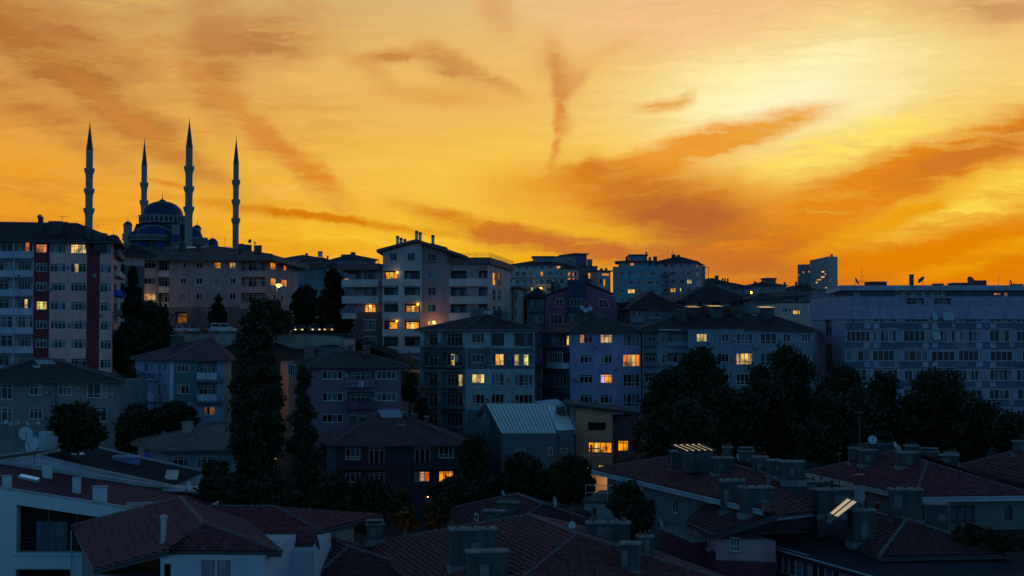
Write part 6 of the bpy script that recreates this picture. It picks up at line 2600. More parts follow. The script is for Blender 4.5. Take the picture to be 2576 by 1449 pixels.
b = MB()
rD = 52 * kk
b.lathe((cx, dm, zz(543)), dome_prof(rD, zz(506) - zz(543), 14), n=48)
b.lathe((cx, dm, zz(506) - .25), [(2.6, 0), (2.0, .7), (.8, 1.4), (.01, 2.0)], n=12)
dome = obj('dome', b, [lead], mo, smooth=True)
finial(mo, Vector((cx, dm, zz(504))), zz(481) - zz(504), dome)
b = MB()
rd = 57 * kk
b.lathe((cx, dm, 0), [(rd, zz(563)), (rd, zz(546)), (rd + .5, zz(545.5)), (rd + .5, zz(543.5)), (rD - .5, zz(542.5))], n=48, mi=0)
for k in range(30):
    a = 2 * math.pi * (k + .5) / 30
    cdir, tdir = Vector((math.cos(a), math.sin(a), 0)), Vector((-math.sin(a), math.cos(a), 0))
    c = Vector((cx, dm, 0)) + cdir * (rd + .06)
    za, zb_ = zz(560), zz(547.5)
    pts = [c - tdir * .85 + Vector((0, 0, za)), c + tdir * .85 + Vector((0, 0, za)), c + tdir * .85 + Vector((0, 0, zb_ - .7)), c + Vector((0, 0, zb_)), c - tdir * .85 + Vector((0, 0, zb_ - .7))]
    b.prism(pts, cdir * .06, 1)
obj('drum', b, [ms, dkst], mo)


def half(u, r_px, v_base, v_top, y, name='half_dome', m=None, parent=None):
    b = MB()
    x = P(u, v_base, y).x
    r = r_px * y / F
    b.lathe((x, y, zz(v_base, y)), dome_prof(r, zz(v_top, y) - zz(v_base, y), 10), n=36, a0=math.pi, a1=2 * math.pi)
    return obj(name, b, [m or leadb], mo, smooth=True)


def wdrum(u, r_px, v_base, v_top, y, n=26):
    b = MB()
    x = P(u, v_base, y).x
    r = r_px * y / F
    b.lathe((x, y, 0), [(r, zz(v_base, y)), (r, zz(v_top, y)), (r + .3, zz(v_top, y)), (r + .3, zz(v_top, y) + .5), (r - 1, zz(v_top, y) + .6)], n=48, a0=math.pi, a1=2 * math.pi)
    for k in range(n):
        a = math.pi + math.pi * (k + .5) / n
        cdir, tdir = Vector((math.cos(a), math.sin(a), 0)), Vector((-math.sin(a), math.cos(a), 0))
        c = Vector((x, y, 0)) + cdir * (r + .05)
        w_ = r * math.pi / n * .24
        b.prism([c - tdir * w_ + Vector((0, 0, zz(v_base - 2, y))), c + tdir * w_ + Vector((0, 0, zz(v_base - 2, y))), c + tdir * w_ + Vector((0, 0, zz(v_top + 2, y))), c - tdir * w_ + Vector((0, 0, zz(v_top + 2, y)))], cdir * .06, 1)
    return obj('drum', b, [ms, dkst], mo)


# sloping lead covered body that carries the drum
b = MB()
L = [P(u, v_, dm - 13) for (u, v_) in ((314, 612), (324, 592), (336, 580), (343, 562.5), (466, 562.5), (472, 578), (484, 590), (492, 612))]
b.prism(L, Vector((0, 34, 0)), 0)
obj('body', b, [mat('dark_lead_sheet', (.03, .045, .075), rough=.55, var=.2, scale=.2)], mo)
# big front arch, its half dome and the drum under it
y0 = dm - 15
b = MB()
steps = [(322, 606), (322, 592), (333, 592), (333, 584), (345, 584), (345, 575), (358, 575), (358, 568), (374, 568), (374, 563), (404, 563), (404, 568), (420, 568), (420, 575), (432, 575), (432, 584), (446, 584), (446, 606)]
L = [P(u, v_, y0) for (u, v_) in steps]
b.prism(L, Vector((0, 26, 0)), 0)
arc = [P(383 + 56 * math.cos(a), 596 - 30 * math.sin(a), y0 - 1.6) for a in [math.pi * k / 14 for k in range(15)]]
arc2 = [P(383 + 52 * math.cos(a), 596 - 26 * math.sin(a), y0 - 1.6) for a in [math.pi * k / 14 for k in range(15)]]
for k in range(14):
    b.prism([arc[k], arc[k + 1], arc2[k + 1], arc2[k]], Vector((0, .4, 0)), 1)
obj('stepped_arch', b, [MATS['dark_lead_sheet'], ms], mo)
half(383, 45, 594, 569, y0 - 1.2)
wdrum(378, 53, 607, 595, y0 - .2, 24)
half(356, 20, 622, 608, y0 - 12, m=leadb)
half(402, 18, 622, 609, y0 - 12, m=leadb)
b = MB()
x0, x1 = P(312, 620, y0).x, P(470, 620, y0).x
b.box(x0, x1, y0 + .5, y0 + 40, CZ + 42, zz(607, y0))
xr = P(520, 620, dm).x
b.box(x1, xr, dm - 8, dm + 25, CZ + 42, zz(601))
b.box(P(318, 600, dm).x, x0 + 10, dm - 10, dm + 25, zz(607), zz(590))
obj('wall', b, [ms], mo)
# lower square mass with windows below the arch
b = MB()
x0, x1 = P(318, 620, y0 - 14).x, P(452, 620, y0 - 14).x
b.box(x0, x1, y0 - 13, y0 + .3, CZ + 42, zz(622, y0 - 13))
for k in range(16):
    x = x0 + (x1 - x0) * (k + .5) / 16
    b.box(x - .6, x + .6, y0 - 13.12, y0 - 13.02, zz(634, y0 - 13), zz(625, y0 - 13), 1)
obj('lower_wall', b, [ms, dkst], mo)
# right hand half dome with its drum
half(486, 24, 600, 575, dm - 6, m=lead)
wdrum(493, 29, 616, 600.5, dm - 7, 16)
half(442, 15, 608, 588.5, y0 - 8, m=leadb)
# turrets
for (u, hw, vt, vd, vb, y, con) in ((321.5, 10.5, 557, 569, 612, y0 - 2, 0), (442, 10.5, 556, 569, 594, y0 - 3, 1), (496, 9.5, 566, 577, 600, dm + 4, 0), (478, 4, 556, 560, 580, dm + 6, 1)):
    x = P(u, vd, y).x
    r = hw * y / F
    b = MB()
    b.lathe((x, y, 0), [(r, CZ + 42), (r, zz(vd, y)), (r + .4, zz(vd, y) + .1), (r + .4, zz(vd, y) + .8), (r * .9, zz(vd, y) + .9)], n=16)
    o = obj('turret', b, [ms], mo)
    b = MB()
    if con:
        b.lathe((x, y, zz(vd, y) + .8), [(r + .3, 0), (r * .6, (zz(vt, y) - zz(vd, y)) * .5), (.02, zz(vt, y) - zz(vd, y))], n=16)
    else:
        b.lathe((x, y, zz(vd, y) + .8), dome_prof(r, zz(vt, y) - zz(vd, y) - .8), n=16)
    c = obj('cap', b, [lead], o, smooth=not con)
    if not con:
        finial(mo, Vector((x, y, zz(vt, y) - .3)), 3.6, o)
# small outer domes
for (u, r_, vt, vb, y, vf) in ((285, 16, 590, 603, dm - 5, 576), (535, 14, 599, 617, dm + 10, 587)):
    x = P(u, vb, y).x
    b = MB()
    b.lathe((x, y, zz(vb, y)), dome_prof(r_ * y / F, zz(vt, y) - zz(vb, y)), n=24)
    b.lathe((x, y, 0), [(r_ * y / F, CZ + 42), (r_ * y / F, zz(vb, y))], n=24, mi=1)
    o = obj('outer_dome', b, [lead, ms], mo, smooth=True)
    finial(mo, Vector((x, y, zz(vt, y) - .2)), zz(vf, y) - zz(vt, y) + .2, o)
for p in ((cx, dm), (cx - 20, dm - 30), (cx + 30, dm - 30), (cx - 45, 900), (cx + 50, 960)):
    TPTS.append((p[0], p[1], CZ + 46))

# ================================================================ ROAD, RETAINING WALLS
asph = mat('asphalt', (.05, .05, .052), var=.3, scale=.8, streak=False)
zR = zat(838.5, 243)
roadpts = [(395, 243), (640, 243), (870, 240), (1000, 236)]
b = MB()
A, B = [], []
for (u, d) in roadpts:
    A.append(Vector((P(u, 838, d).x, d, zR - (0 if u < 900 else 3.0))))
    B.append(Vector((P(u, 838, d).x * 1.03, d + 9, zR - (0 if u < 900 else 3.0))))
for i in range(len(A) - 1):
    b.quad(A[i], A[i + 1], B[i + 1], B[i])
    b.quad(A[i] - Vector((0, 0, 1)), A[i + 1] - Vector((0, 0, 1)), A[i + 1], A[i])
o = obj('road', b, [asph])
o['kind'] = 'structure'
for i, (u, d) in enumerate(roadpts):
    TPTS.append((A[i].x, A[i].y + 2.5, A[i].z - .5))
    TPTS.append((B[i].x, B[i].y, B[i].z - .5))
    TPTS.append((A[i].x, A[i].y + 5, A[i].z - .5))


def slabwall(name, label, pts, th, m, bot, cat='retaining wall'):
    """wall following the top line pts [(u, v, d)] down to the height bot"""
    T_ = [P(*p) for p in pts]
    t = thing(name, label, cat, (T_[0].x, T_[0].y, bot))
    t['kind'] = 'thing'
    b = MB()
    for i in range(len(T_) - 1):
        a, c = T_[i], T_[i + 1]
        b.prism([low(a, bot), low(c, bot), c, a], Vector((0, th, 0)))
    obj('wall', b, [m], t)
    b = MB()
    for i in range(len(T_) - 1):
        a, c = T_[i] + Vector((0, -.06, .004)), T_[i + 1] + Vector((0, -.06, .004))
        b.prism([a, c, c + Vector((0, 0, .16)), a + Vector((0, 0, .16))], Vector((0, th + .12, 0)))
    obj('coping', b, [CAPM], t)
    return t


conw = mat('retaining_concrete', (.27, .34, .28), var=.35, scale=.6)
w1_ = slabwall('retaining_wall', 'long greenish concrete retaining wall under the road with purple graffiti', [(640, 842, 242.6), (770, 842, 240.5), (850, 848, 239), (880, 856, 237)], .5, conw, CZ - 10)
f = Fc(P(640, 850, 242.6), P(770, 850, 240.5), w1_)
# purple sprayed loop
b = MB()
T = f.T()
ux, uz = f.pix(755, 886)
rg = random.Random(3)
pts = [Vector((ux + .8 * math.sin(k * 1.9) + rg.uniform(-.2, .2), .03, uz + .55 * math.cos(k * 1.3) + rg.uniform(-.15, .15))) for k in range(13)]
for i in range(12):
    b.tube(T(pts[i]), T(pts[i + 1]), .07, n=4)
obj('graffiti', b, [mat('purple_spray', (.16, .08, .42), var=0)], w1_)
slabwall('retaining_wall', 'short pinkish parapet wall at road end beside stepped mauve block', [(866, 855, 236), (893, 853, 236)], .4, mat('pinkish_render', (.46, .33, .30)), CZ - 9)
slabwall('retaining_wall', 'pale low parapet wall below the parked white van', [(494, 841, 240), (592, 840, 240)], .4, mat('pale_concrete', (.34, .34, .36), var=.25), CZ - 7)
slabwall('retaining_wall', 'dark garden wall left of pale parapet below parked sedan', [(398, 838, 240.5), (493, 842, 240)], .4, conw, CZ - 8)
slabwall('garden_wall', 'warm lit alley wall seen between mauve house and teal grey block', [(1008, 932, 232), (1066, 931, 232)], .4, mat('alley_render', (.42, .32, .26)), CZ - 12, 'garden wall')
slabwall('garden_wall', 'lamp lit garden wall behind bush in the orange alley', [(1008, 990, 216), (1064, 985, 216)], .4, MATS['alley_render'], CZ - 16, 'garden wall')
slabwall('garden_wall', 'narrow pale blue wall edge showing behind the tall poplar', [(660, 985, 165), (689, 985, 165)], 3, MATS['pale_blue_render'], CZ - 20, 'garden wall')
slabwall('garden_wall', 'warm lit narrow wall between the two poplars', [(706, 912, 205), (727, 911, 205)], 6, mat('warm_wall_render', (.30, .21, .18)), CZ - 16, 'garden wall')
slabwall('garden_wall', 'orange lit yard wall left of long reddish tiled house', [(1470, 1196, 146), (1540, 1196, 146)], .4, MATS['alley_render'], CZ - 21, 'garden wall')
slabwall('garden_wall', 'low orange lit garden wall behind small dark tiled roof', [(836, 1333, 112), (888, 1331, 112)], .3, MATS['alley_render'], CZ - 22, 'garden wall')

# ================================================================ TERRAIN
for (x, y, z) in [(-60, 60, -24), (0, 60, -24), (60, 60, -24), (-30, 90, -23), (30, 90, -23), (0, 120, -22), (-40, 140, -20), (40, 140, -19),
                  (0, 20, -26), (-100, 120, -22), (100, 120, -22), (80, 165, -19), (45, 170, -19), (-200, 900, 45), (-330, 900, 45), (0, 900, 34),
                  (300, 800, 26), (450, 1300, 28), (150, 1300, 30), (-600, 1300, 40), (0, 2500, 20), (900, 2500, 10), (-900, 2500, 20),
                  (600, 500, 6), (-600, 500, 15), (300, 300, -8), (-250, 300, 5), (-55, 215, -15), (-62, 225, -12), (-35, 215, -14), (-20, 220, -13)]:
    TPTS.append((x, y, CZ + z))
TP = np.array([tuple(p) for p in TPTS])


def ground(x, y):
    x, y = np.atleast_1d(np.asarray(x, float)), np.atleast_1d(np.asarray(y, float))
    d2 = (x[:, None] - TP[None, :, 0]) ** 2 + (y[:, None] - TP[None, :, 1]) ** 2 + 4.0
    w_ = d2 ** -1.7
    return (w_ * TP[None, :, 2]).sum(1) / w_.sum(1)


ys = np.concatenate([np.arange(15, 330, 3.0), np.geomspace(330, 6000, 60)])
ss = np.linspace(-.62, .62, 121)
gx = np.array([[s_ * (y + 60) for s_ in ss] for y in ys]).ravel()
gy = np.repeat(ys, len(ss))
gz = np.concatenate([ground(gx[i:i + 4000], gy[i:i + 4000]) for i in range(0, len(gx), 4000)])
m_ = len(ss)
b = MB()
b.v = list(zip(gx, gy, gz))
b.f = [(i * m_ + j, i * m_ + j + 1, (i + 1) * m_ + j + 1, (i + 1) * m_ + j) for i in range(len(ys) - 1) for j in range(m_ - 1)]
b.m = [0] * len(b.f)
g_ = obj('ground', b, [mat('earth_and_grass', (.030, .036, .024), var=.5, scale=.15, streak=False)], smooth=True)
g_['kind'] = 'structure'

# ================================================================ TREES
def leafmat(name, c):
    m = bpy.data.materials.new(name)
    m.use_nodes = True
    t = m.node_tree
    bs = t.nodes['Principled BSDF']
    bs.inputs['Roughness'].default_value = .55
    bs.inputs['Specular IOR Level'].default_value = .25
    g = t.nodes.new('ShaderNodeNewGeometry')
    ns = t.nodes.new('ShaderNodeTexNoise')
    ns.inputs['Scale'].default_value = .9
    ns.inputs['Detail'].default_value = 5
    t.links.new(g.outputs['Position'], ns.inputs['Vector'])
    mr = t.nodes.new('ShaderNodeMapRange')
    mr.inputs[1].default_value, mr.inputs[2].default_value = .3, .7
    mr.inputs[3].default_value, mr.inputs[4].default_value = .45, 1.5
    t.links.new(ns.outputs[0], mr.inputs[0])
    v = t.nodes.new('ShaderNodeVectorMath')
    v.operation = 'SCALE'
    v.inputs[0].default_value = c
    t.links.new(mr.outputs[0], v.inputs['Scale'])
    t.links.new(v.outputs[0], bs.inputs['Base Color'])
    return m


LEAF = {'b': leafmat('broad_leaves', (.020, .032, .012)), 'p': leafmat('poplar_leaves', (.026, .038, .016)),
        'd': leafmat('dark_needles', (.013, .022, .012)), 'o': leafmat('lamplit_leaves', (.050, .046, .018)), 's': leafmat('shrub_leaves', (.024, .036, .015))}  # the 'o' leaves have lamp glow put into their colour, for lit trees
BARK = mat('bark', (.09, .075, .06), rough=.9, var=.4, scale=4)


def leaves(cen, rad, n, size, rg):
    """n leaf sprays spread through clumps (cen, rad)"""
    k = len(cen)
    w_ = rad ** 2.2
    idx = rg.choice(k, n, p=w_ / w_.sum())
    dirs = rg.normal(size=(n, 3))
    dirs /= np.linalg.norm(dirs, axis=1)[:, None]
    rr_ = rg.random(n) ** .5 * np.where(rg.random(n) < .16, 1.55, 1.0)
    p = cen[idx] + dirs * (rad[idx] * rr_)[:, None] * np.array([1, 1, .8])
    a = rg.normal(size=(n, 3))
    a /= np.linalg.norm(a, axis=1)[:, None]
    c = np.cross(a, rg.normal(size=(n, 3)))
    c /= np.linalg.norm(c, axis=1)[:, None]
    s_ = size * rg.uniform(.55, 1.35, n)
    a *= s_[:, None]
    c *= (s_ * .62)[:, None]
    v = np.stack([p - a, p - a * .1 + c, p + a, p - a * .1 - c], 1).reshape(-1, 3)
    return v


def leafobj(name, v, m, parent):
    n = len(v) // 4
    me = bpy.data.meshes.new(name)
    me.vertices.add(len(v))
    me.vertices.foreach_set('co', (v - np.array(ORG[parent.name])).astype(np.float32).ravel())
    me.loops.add(n * 4)
    me.loops.foreach_set('vertex_index', np.arange(n * 4, dtype=np.int32))
    me.polygons.add(n)
    me.polygons.foreach_set('loop_start', np.arange(0, n * 4, 4, dtype=np.int32))
    me.materials.append(m)
    me.update(calc_edges=True)
    me.validate()
    o = bpy.data.objects.new(name, me)
    COL.objects.link(o)
    o.parent = parent
    ORG[o.name] = ORG[parent.name]
    return o


def tree(label, u0, u1, v0, v1, d, n=6000, leaf=.34, kind='b', seed=1, name='broadleaf_tree', cat='tree', shape='round', group=None, clumps=60, thick=.8, base=None):
    rg = np.random.default_rng(seed)
    k = d / F
    c = P((u0 + u1) / 2, v1, d)
    w_ = (u1 - u0) * k / 2
    zt, zl_ = zat(v0, d), zat(v1, d)
    gz_ = float(ground(c.x, c.y)[0]) if base is None else CZ + base
    gz_ = min(gz_, zl_ - .2)
    H = zt - zl_
    t = thing(name, label, cat, (c.x, c.y, gz_), group)
    cen, rad = [], []
    clumps = int(clumps * 1.7)
    lob = []
    for i in range(7):
        a_ = 2 * math.pi * (i / 6 + rg.uniform(-.08, .08))
        k_ = rg.uniform(.35, .62) if i < 6 else 0.
        lob.append((k_ * math.cos(a_), k_ * math.sin(a_) * .9, rg.uniform(-.55, .4) if i < 6 else .45, rg.uniform(.42, .62)))
    for i in range(clumps):
        for _ in range(40):
            q = rg.uniform(-1, 1, 3)
            if shape == 'round':
                ok = any(.25 < math.dist(q, o_[:3]) / o_[3] < 1. for o_ in lob)
                pr_ = 1.0
            elif shape == 'column':
                s_ = (q[2] + 1) / 2
                pr_ = (min(1, .55 + s_ * 1.4) if s_ < .32 else max(.16, (1 - (s_ - .32) / .70) ** .42))
                ok = math.hypot(q[0], q[1]) < 1
            else:                    # cone-like, ragged
                s_ = (q[2] + 1) / 2
                pr_ = max(.12, 1.08 - s_ * .95 + .10 * math.sin(s_ * 19 + seed))
                ok = math.hypot(q[0], q[1]) < 1
            if ok:
                break
        f_ = rg.uniform(.14, .30) if shape == 'round' else rg.uniform(.16, .34)
        if shape == 'round':
            cen.append((c.x + q[0] * w_ * (1 - f_ * .6), c.y + q[1] * w_ * thick * (1 - f_ * .6), (zt + zl_) / 2 + q[2] * H / 2 * (1 - f_ * .5)))
            rad.append(f_ * min(w_, H / 2) * 1.15)
        else:
            cen.append((c.x + q[0] * w_ * pr_ * .84, c.y + q[1] * w_ * pr_ * .84 * thick, (zt + zl_) / 2 + q[2] * H / 2 * .96))
            rad.append(f_ * w_ * pr_ * 1.05 + .15)
    cen, rad = np.array(cen), np.array(rad)
    leafobj('crown', leaves(cen, rad, n, leaf, rg), LEAF[kind], t)
    b = MB()
    th = max(.10, min(.45, (zt - gz_) * .022))
    top = Vector((c.x, c.y, zl_ + H * (.85 if shape != 'round' else .55)))
    b.tube((c.x, c.y, gz_ - .3), (c.x + .1, c.y, (gz_ + top.z) / 2), th, th * .72, n=8)
    b.tube((c.x + .1, c.y, (gz_ + top.z) / 2), top, th * .72, th * .2, n=7)
    for i in rg.choice(len(cen), min(12, len(cen)), replace=False):
        s0 = Vector((c.x + .05, c.y, zl_ + (cen[i][2] - zl_) * .45))
        b.tube(s0, Vector(cen[i]), th * .36, th * .08, n=5, cap=False)
    obj('trunk', b, [BARK], t)
    return t


tree('tall broad poplar rising from garden in front of teal house', 568, 718, 748, 1310, 138, n=50000, leaf=.24, kind='p', seed=3, name='poplar_tree', shape='column', clumps=90)
tree('second slimmer poplar right of the tall broad poplar', 722, 808, 912, 1320, 134, n=26000, leaf=.22, kind='p', seed=5, name='poplar_tree', shape='column', clumps=60)
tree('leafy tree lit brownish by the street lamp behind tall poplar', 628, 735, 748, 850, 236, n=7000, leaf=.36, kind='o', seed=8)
tree('dark conical tree in front of beige block ground floor', 524, 574, 745, 815, 254, n=4200, leaf=.34, kind='d', seed=9, shape='cone')
tree('dark narrow tree wedged against right side of pink block', 306, 362, 666, 800, 228, n=9000, leaf=.34, kind='d', seed=11, shape='cone')
tree('dark bushy tree below left end of beige block', 318, 432, 762, 880, 226, n=12000, leaf=.34, kind='b', seed=12)
tree('dark tree mass filling slope between pink block and teal house', 284, 382, 792, 960, 218, n=14000, leaf=.34, kind='b', seed=13)
tree('dark tree beside parked sedan above teal house roof', 350, 450, 828, 925, 222, n=8000, leaf=.32, kind='b', seed=14)
tree('dark tree below the grey house gap left of teal house', 290, 356, 915, 1080, 182, n=8000, leaf=.3, kind='b', seed=15)
tree('large dark cedar right of street lamp above the retaining wall', 776, 896, 676, 850, 262, n=16000, leaf=.42, kind='d', seed=16, name='cedar_tree', shape='cone', clumps=60)
tree('second dark cedar standing left of large cedar above moving cars', 728, 812, 715, 845, 270, n=11000, leaf=.40, kind='d', seed=17, name='cedar_tree', clumps=40)
tree('rounded dark tree in front of grey rendered house', 126, 264, 998, 1150, 134, n=13000, leaf=.26, kind='b', seed=18)
tree('low leafy tree below the balconies of teal house', 372, 502, 1010, 1100, 168, n=10000, leaf=.26, kind='b', seed=19)
tree('dark spreading tree left of low chevron walled house', 276, 405, 1015, 1140, 166, n=10000, leaf=.28, kind='b', seed=20)
tree('dark tree below chevron walled house left of poplar foot', 505, 590, 1150, 1290, 132, n=9000, leaf=.26, kind='p', seed=21)
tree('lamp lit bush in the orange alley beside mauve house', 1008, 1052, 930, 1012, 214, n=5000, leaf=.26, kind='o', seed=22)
tree('dark young tree in alley below teal grey block balconies', 1040, 1085, 985, 1080, 208, n=4000, leaf=.28, kind='b', seed=23)
BIG = [('tallest pointed tree of the dark grove in front of grey blue block', 1685, 1830, 855, 1150, 168, 24),
       ('broad tree at left end of dark grove beside lavender block', 1612, 1752, 925, 1180, 160, 25),
       ('wide leafy tree of grove below the grey blue block windows', 1830, 1995, 900, 1170, 158, 26),
       ('tall twin topped tree of the grove left of blue grey block', 1905, 2080, 860, 1160, 172, 27),
       ('low front tree of dark grove behind skylight roof', 1740, 1915, 965, 1175, 150, 28),
       ('dense tree covering lower left corner of blue grey block', 2045, 2200, 912, 1170, 165, 29),
       ('leafy tree before the ribbon windows left of aerial pole', 2150, 2290, 908, 1170, 162, 30),
       ('thin topped tree right of aerial pole before ribbon windows', 2270, 2460, 930, 1180, 158, 31),
       ('low dark tree of grove above satellite dish chimneys', 2020, 2230, 985, 1180, 145, 32),
       ('dark tree at right end of grove below blue grey block', 2390, 2520, 1000, 1175, 150, 33),
       ('dark tree cut by right picture edge', 2490, 2610, 1045, 1160, 146, 34),
       ('shaded tree of grove above chimneys of long tiled house', 1612, 1780, 1010, 1180, 142, 35)]
BIG = [(lb, u0 - 14, u1 + 14, v0 - 4, v1 + 10, d, sd) for (lb, u0, u1, v0, v1, d, sd) in BIG]
for (lb, u0, u1, v0, v1, d, sd) in BIG:
    tree(lb, u0, u1, v0, v1, d, n=24000, leaf=.25, kind='b', seed=sd, clumps=80, group='trees of the dark grove on the right', shape='round')
GARD = [('dark garden tree below teal metal roofed house', 1205, 1420, 1140, 1285, 138, 36, 'b', 15000),
        ('garden tree right of it beside the orange lit alley', 1370, 1502, 1136, 1275, 136, 37, 'b', 12000),
        ('dark bushes before the dark brown house ground floor', 840, 1005, 1195, 1345, 128, 38, 'b', 14000),
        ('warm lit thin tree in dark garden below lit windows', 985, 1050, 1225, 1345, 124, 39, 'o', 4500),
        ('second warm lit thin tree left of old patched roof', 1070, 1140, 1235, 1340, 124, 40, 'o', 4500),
        ('dark garden tree under lit windows of dark brown house', 1080, 1225, 1185, 1330, 132, 41, 'b', 13000),
        ('dark shrubby tree at foot of second poplar', 760, 890, 1190, 1345, 126, 42, 'b', 12000),
        ('shady garden tree between the two poplars and plum house', 630, 765, 1200, 1345, 128, 43, 'p', 12000),
        ('small leafy tree in front of long tiled house wall', 1530, 1645, 1205, 1360, 106, 44, 'b', 13000),
        ('dark tree behind plum house roof beside poplar', 495, 645, 1190, 1320, 126, 45, 'b', 13000),
        ('dark tree left of metal roofed house beside teal grey block', 1150, 1240, 1085, 1230, 152, 46, 'b', 9000)]
for (lb, u0, u1, v0, v1, d, sd, kd, n) in GARD:
    tree(lb, u0, u1, v0, v1, d, n=n, leaf=.22, kind=kd, seed=sd, clumps=60)
tree('dark rounded shrub below olive grey wall at right edge', 2392, 2500, 1316, 1372, 99, n=6000, leaf=.16, kind='s', seed=50, name='shrub', cat='shrub')
tree('second dark shrub at right edge beside flat roof', 2480, 2600, 1338, 1395, 97, n=6000, leaf=.16, kind='s', seed=51, name='shrub', cat='shrub')
tree('shrub lit greenish yellow under trees by grey house', 232, 272, 1085, 1112, 160, n=2500, leaf=.18, kind='s', seed=52, name='shrub', cat='shrub')

# ================================================================ LAMPS
LAMPC = (1.0, .50, .14)
BULB = lampmat('sodium_bulb', (255, 170, 50), 12.0)
BULBW = lampmat('warm_white_bulb', (255, 235, 170), 4.0)


def plight(parent, loc, power, c=LAMPC, r=.25):
    l = bpy.data.lights.new('lamp_light', 'POINT')
    l.energy, l.color, l.shadow_soft_size = power, c, r
    o = bpy.data.objects.new('lamp_light', l)
    COL.objects.link(o)
    o.parent = parent
    o.location = Vector(loc) - ORG[parent.name]
    return o


def street_lamp(label, u, v, d, power, arm=1.0):
    q = P(u, v, d)
    g = float(ground(q.x + arm, q.y)[0])
    g = min(g, q.z - 3)
    t = thing('street_lamp', label, 'street lamp', (q.x + arm, q.y, g), 'sodium street lamps')
    b = MB()
    b.tube((q.x + arm, q.y, g - .3), (q.x + arm, q.y, q.z + .1), .09, .06, n=8)
    obj('pole', b, [METD], t)
    b = MB()
    b.tube((q.x + arm, q.y, q.z + .1), (q.x + .2, q.y, q.z + .22), .04, n=6)
    b.box(q.x - .35, q.x + .35, q.y - .16, q.y + .16, q.z + .12, q.z + .26)
    obj('arm', b, [METD], t)
    b = MB()
    b.lathe((q.x, q.y, q.z), [(.001, -.4), (.4, -.26), (.54, -.06), (.4, .105), (.001, .12)], n=12)
    obj('bulb', b, [BULB], t, smooth=True)
    plight(t, (q.x, q.y - .1, q.z - .45), power)
    return t


street_lamp('lit sodium street lamp glowing before right end of beige block', 701.5, 716.5, 252, 380, -.35)
street_lamp('street lamp hidden in trees that lights left end of beige block', 336, 752, 256, 240, -.5)
street_lamp('street lamp lighting base of stepped mauve block above dark hipped roof', 1003, 905, 236, 420, .6)
street_lamp('street lamp in narrow alley between mauve house and teal grey block', 1033, 962, 222, 260, .5)
street_lamp('street lamp in alley left of long tiled house', 1566, 1196, 144, 420, -.5)
street_lamp('low garden lamp among trees below dark brown house', 1012, 1368, 120, 110, .2)
street_lamp('garden lamp behind small dark tiled roof', 862, 1372, 109, 60, .2)
street_lamp('street lamp hidden by poplars lighting the narrow warm wall', 690, 950, 199, 200, .3)
street_lamp('yard lamp under trees beside grey rendered house', 225, 1078, 159, 40, .2)


def wall_lamp(label, u, v, d, power=30, s=.16, group='glowing lamps on stepped mauve block'):
    q = P(u, v, d)
    t = thing('wall_lamp', label, 'lamp', q, group)
    b = MB()
    b.lathe(q, [(.001, -s), (s * .8, -s * .6), (s, 0), (s * .8, s * .6), (.001, s)], n=12)
    obj('bulb', b, [BULB], t, smooth=True)
    b = MB()
    b.tube(q + Vector((0, s * .8, 0)), q + Vector((0, .55, .1)), .03, n=5)
    obj('bracket', b, [METD], t)
    if power:
        plight(t, q - Vector((0, .3, .1)), power)


wall_lamp('bright wall lamp beside lowest lit window on right wall', 1091.5, 811, 244.9, 110, .24)
wall_lamp('ceiling lamp glowing in topmost lit balcony', 999, 685.5, 244.6, 6)
wall_lamp('ceiling lamp glowing in wide lit balcony right of pale pilaster', 1051, 766, 244.6, 6)
wall_lamp('ceiling lamp in lit window of left wing', 931, 770, 247.1, 4)
wall_lamp('ceiling lamp in lower lit balcony left of pale pilaster', 998, 808, 244.6, 4, .13)
wall_lamp('small far amber porch lamp on pale hotel like block', 1360, 726, 499, 25, .4, None)
wall_lamp('lone white garden light in the dark trees below brown house', 1076, 1250, 126, .4, .045, None)
wall_lamp('bright far light on skyline between two dark houses', 1889.5, 736, 570, 40, .5, None)
t = thing('garden_lantern', 'tall narrow orange glowing lantern before dark brown house', 'lantern', P(927, 1236, 150))
q = P(927, 1236, 150)
b = MB()
b.tube(q, q + Vector((0, 0, .8)), .13, .07, n=8)
obj('glass', b, [LIT['o']], t)
b = MB()
b.tube(q + Vector((0, 0, -3)), q, .04, n=6)
b.tube(q + Vector((0, 0, .8)), q + Vector((0, 0, .9)), .1, .02, n=8)
obj('post', b, [METD], t)
plight(t, q + Vector((0, -.3, .4)), 14)

# ================================================================ CARS
TYRE = mat('tyre', (.015, .015, .016), rough=.8, var=0)
RIM = mat('alloy_rim', (.4, .42, .44), rough=.3, var=0, metal=.6)
HEADO = lampmat('headlight_off', (200, 205, 215), .02)
HEADON = lampmat('headlight_on', (255, 225, 130), 1.6)
TAIL = lampmat('tail_light', (120, 10, 8), .05)
AMB = lampmat('amber_light', (255, 150, 20), 2.5)
PROF = {'sedan': ([(-2.25, .32), (2.25, .32), (2.28, .55), (2.15, .78), (1.2, .92), (-1.55, .95), (-2.2, .92), (-2.28, .6)], [(-1.75, .93), (1.15, .90), (.35, 1.40), (-.95, 1.43)]),
        'van': ([(-2.1, .34), (2.15, .34), (2.2, .6), (2.1, .88), (1.45, 1.02), (-2.08, 1.08), (-2.14, .7)], [(-2.06, 1.06), (1.40, 1.01), (.80, 1.78), (-1.98, 1.84)]),
        'hatch': ([(-1.9, .32), (1.95, .32), (2.0, .58), (1.88, .82), (1.05, .96), (-1.85, .98), (-1.95, .6)], [(-1.86, .97), (1.0, .95), (.3, 1.46), (-1.45, 1.48)])}


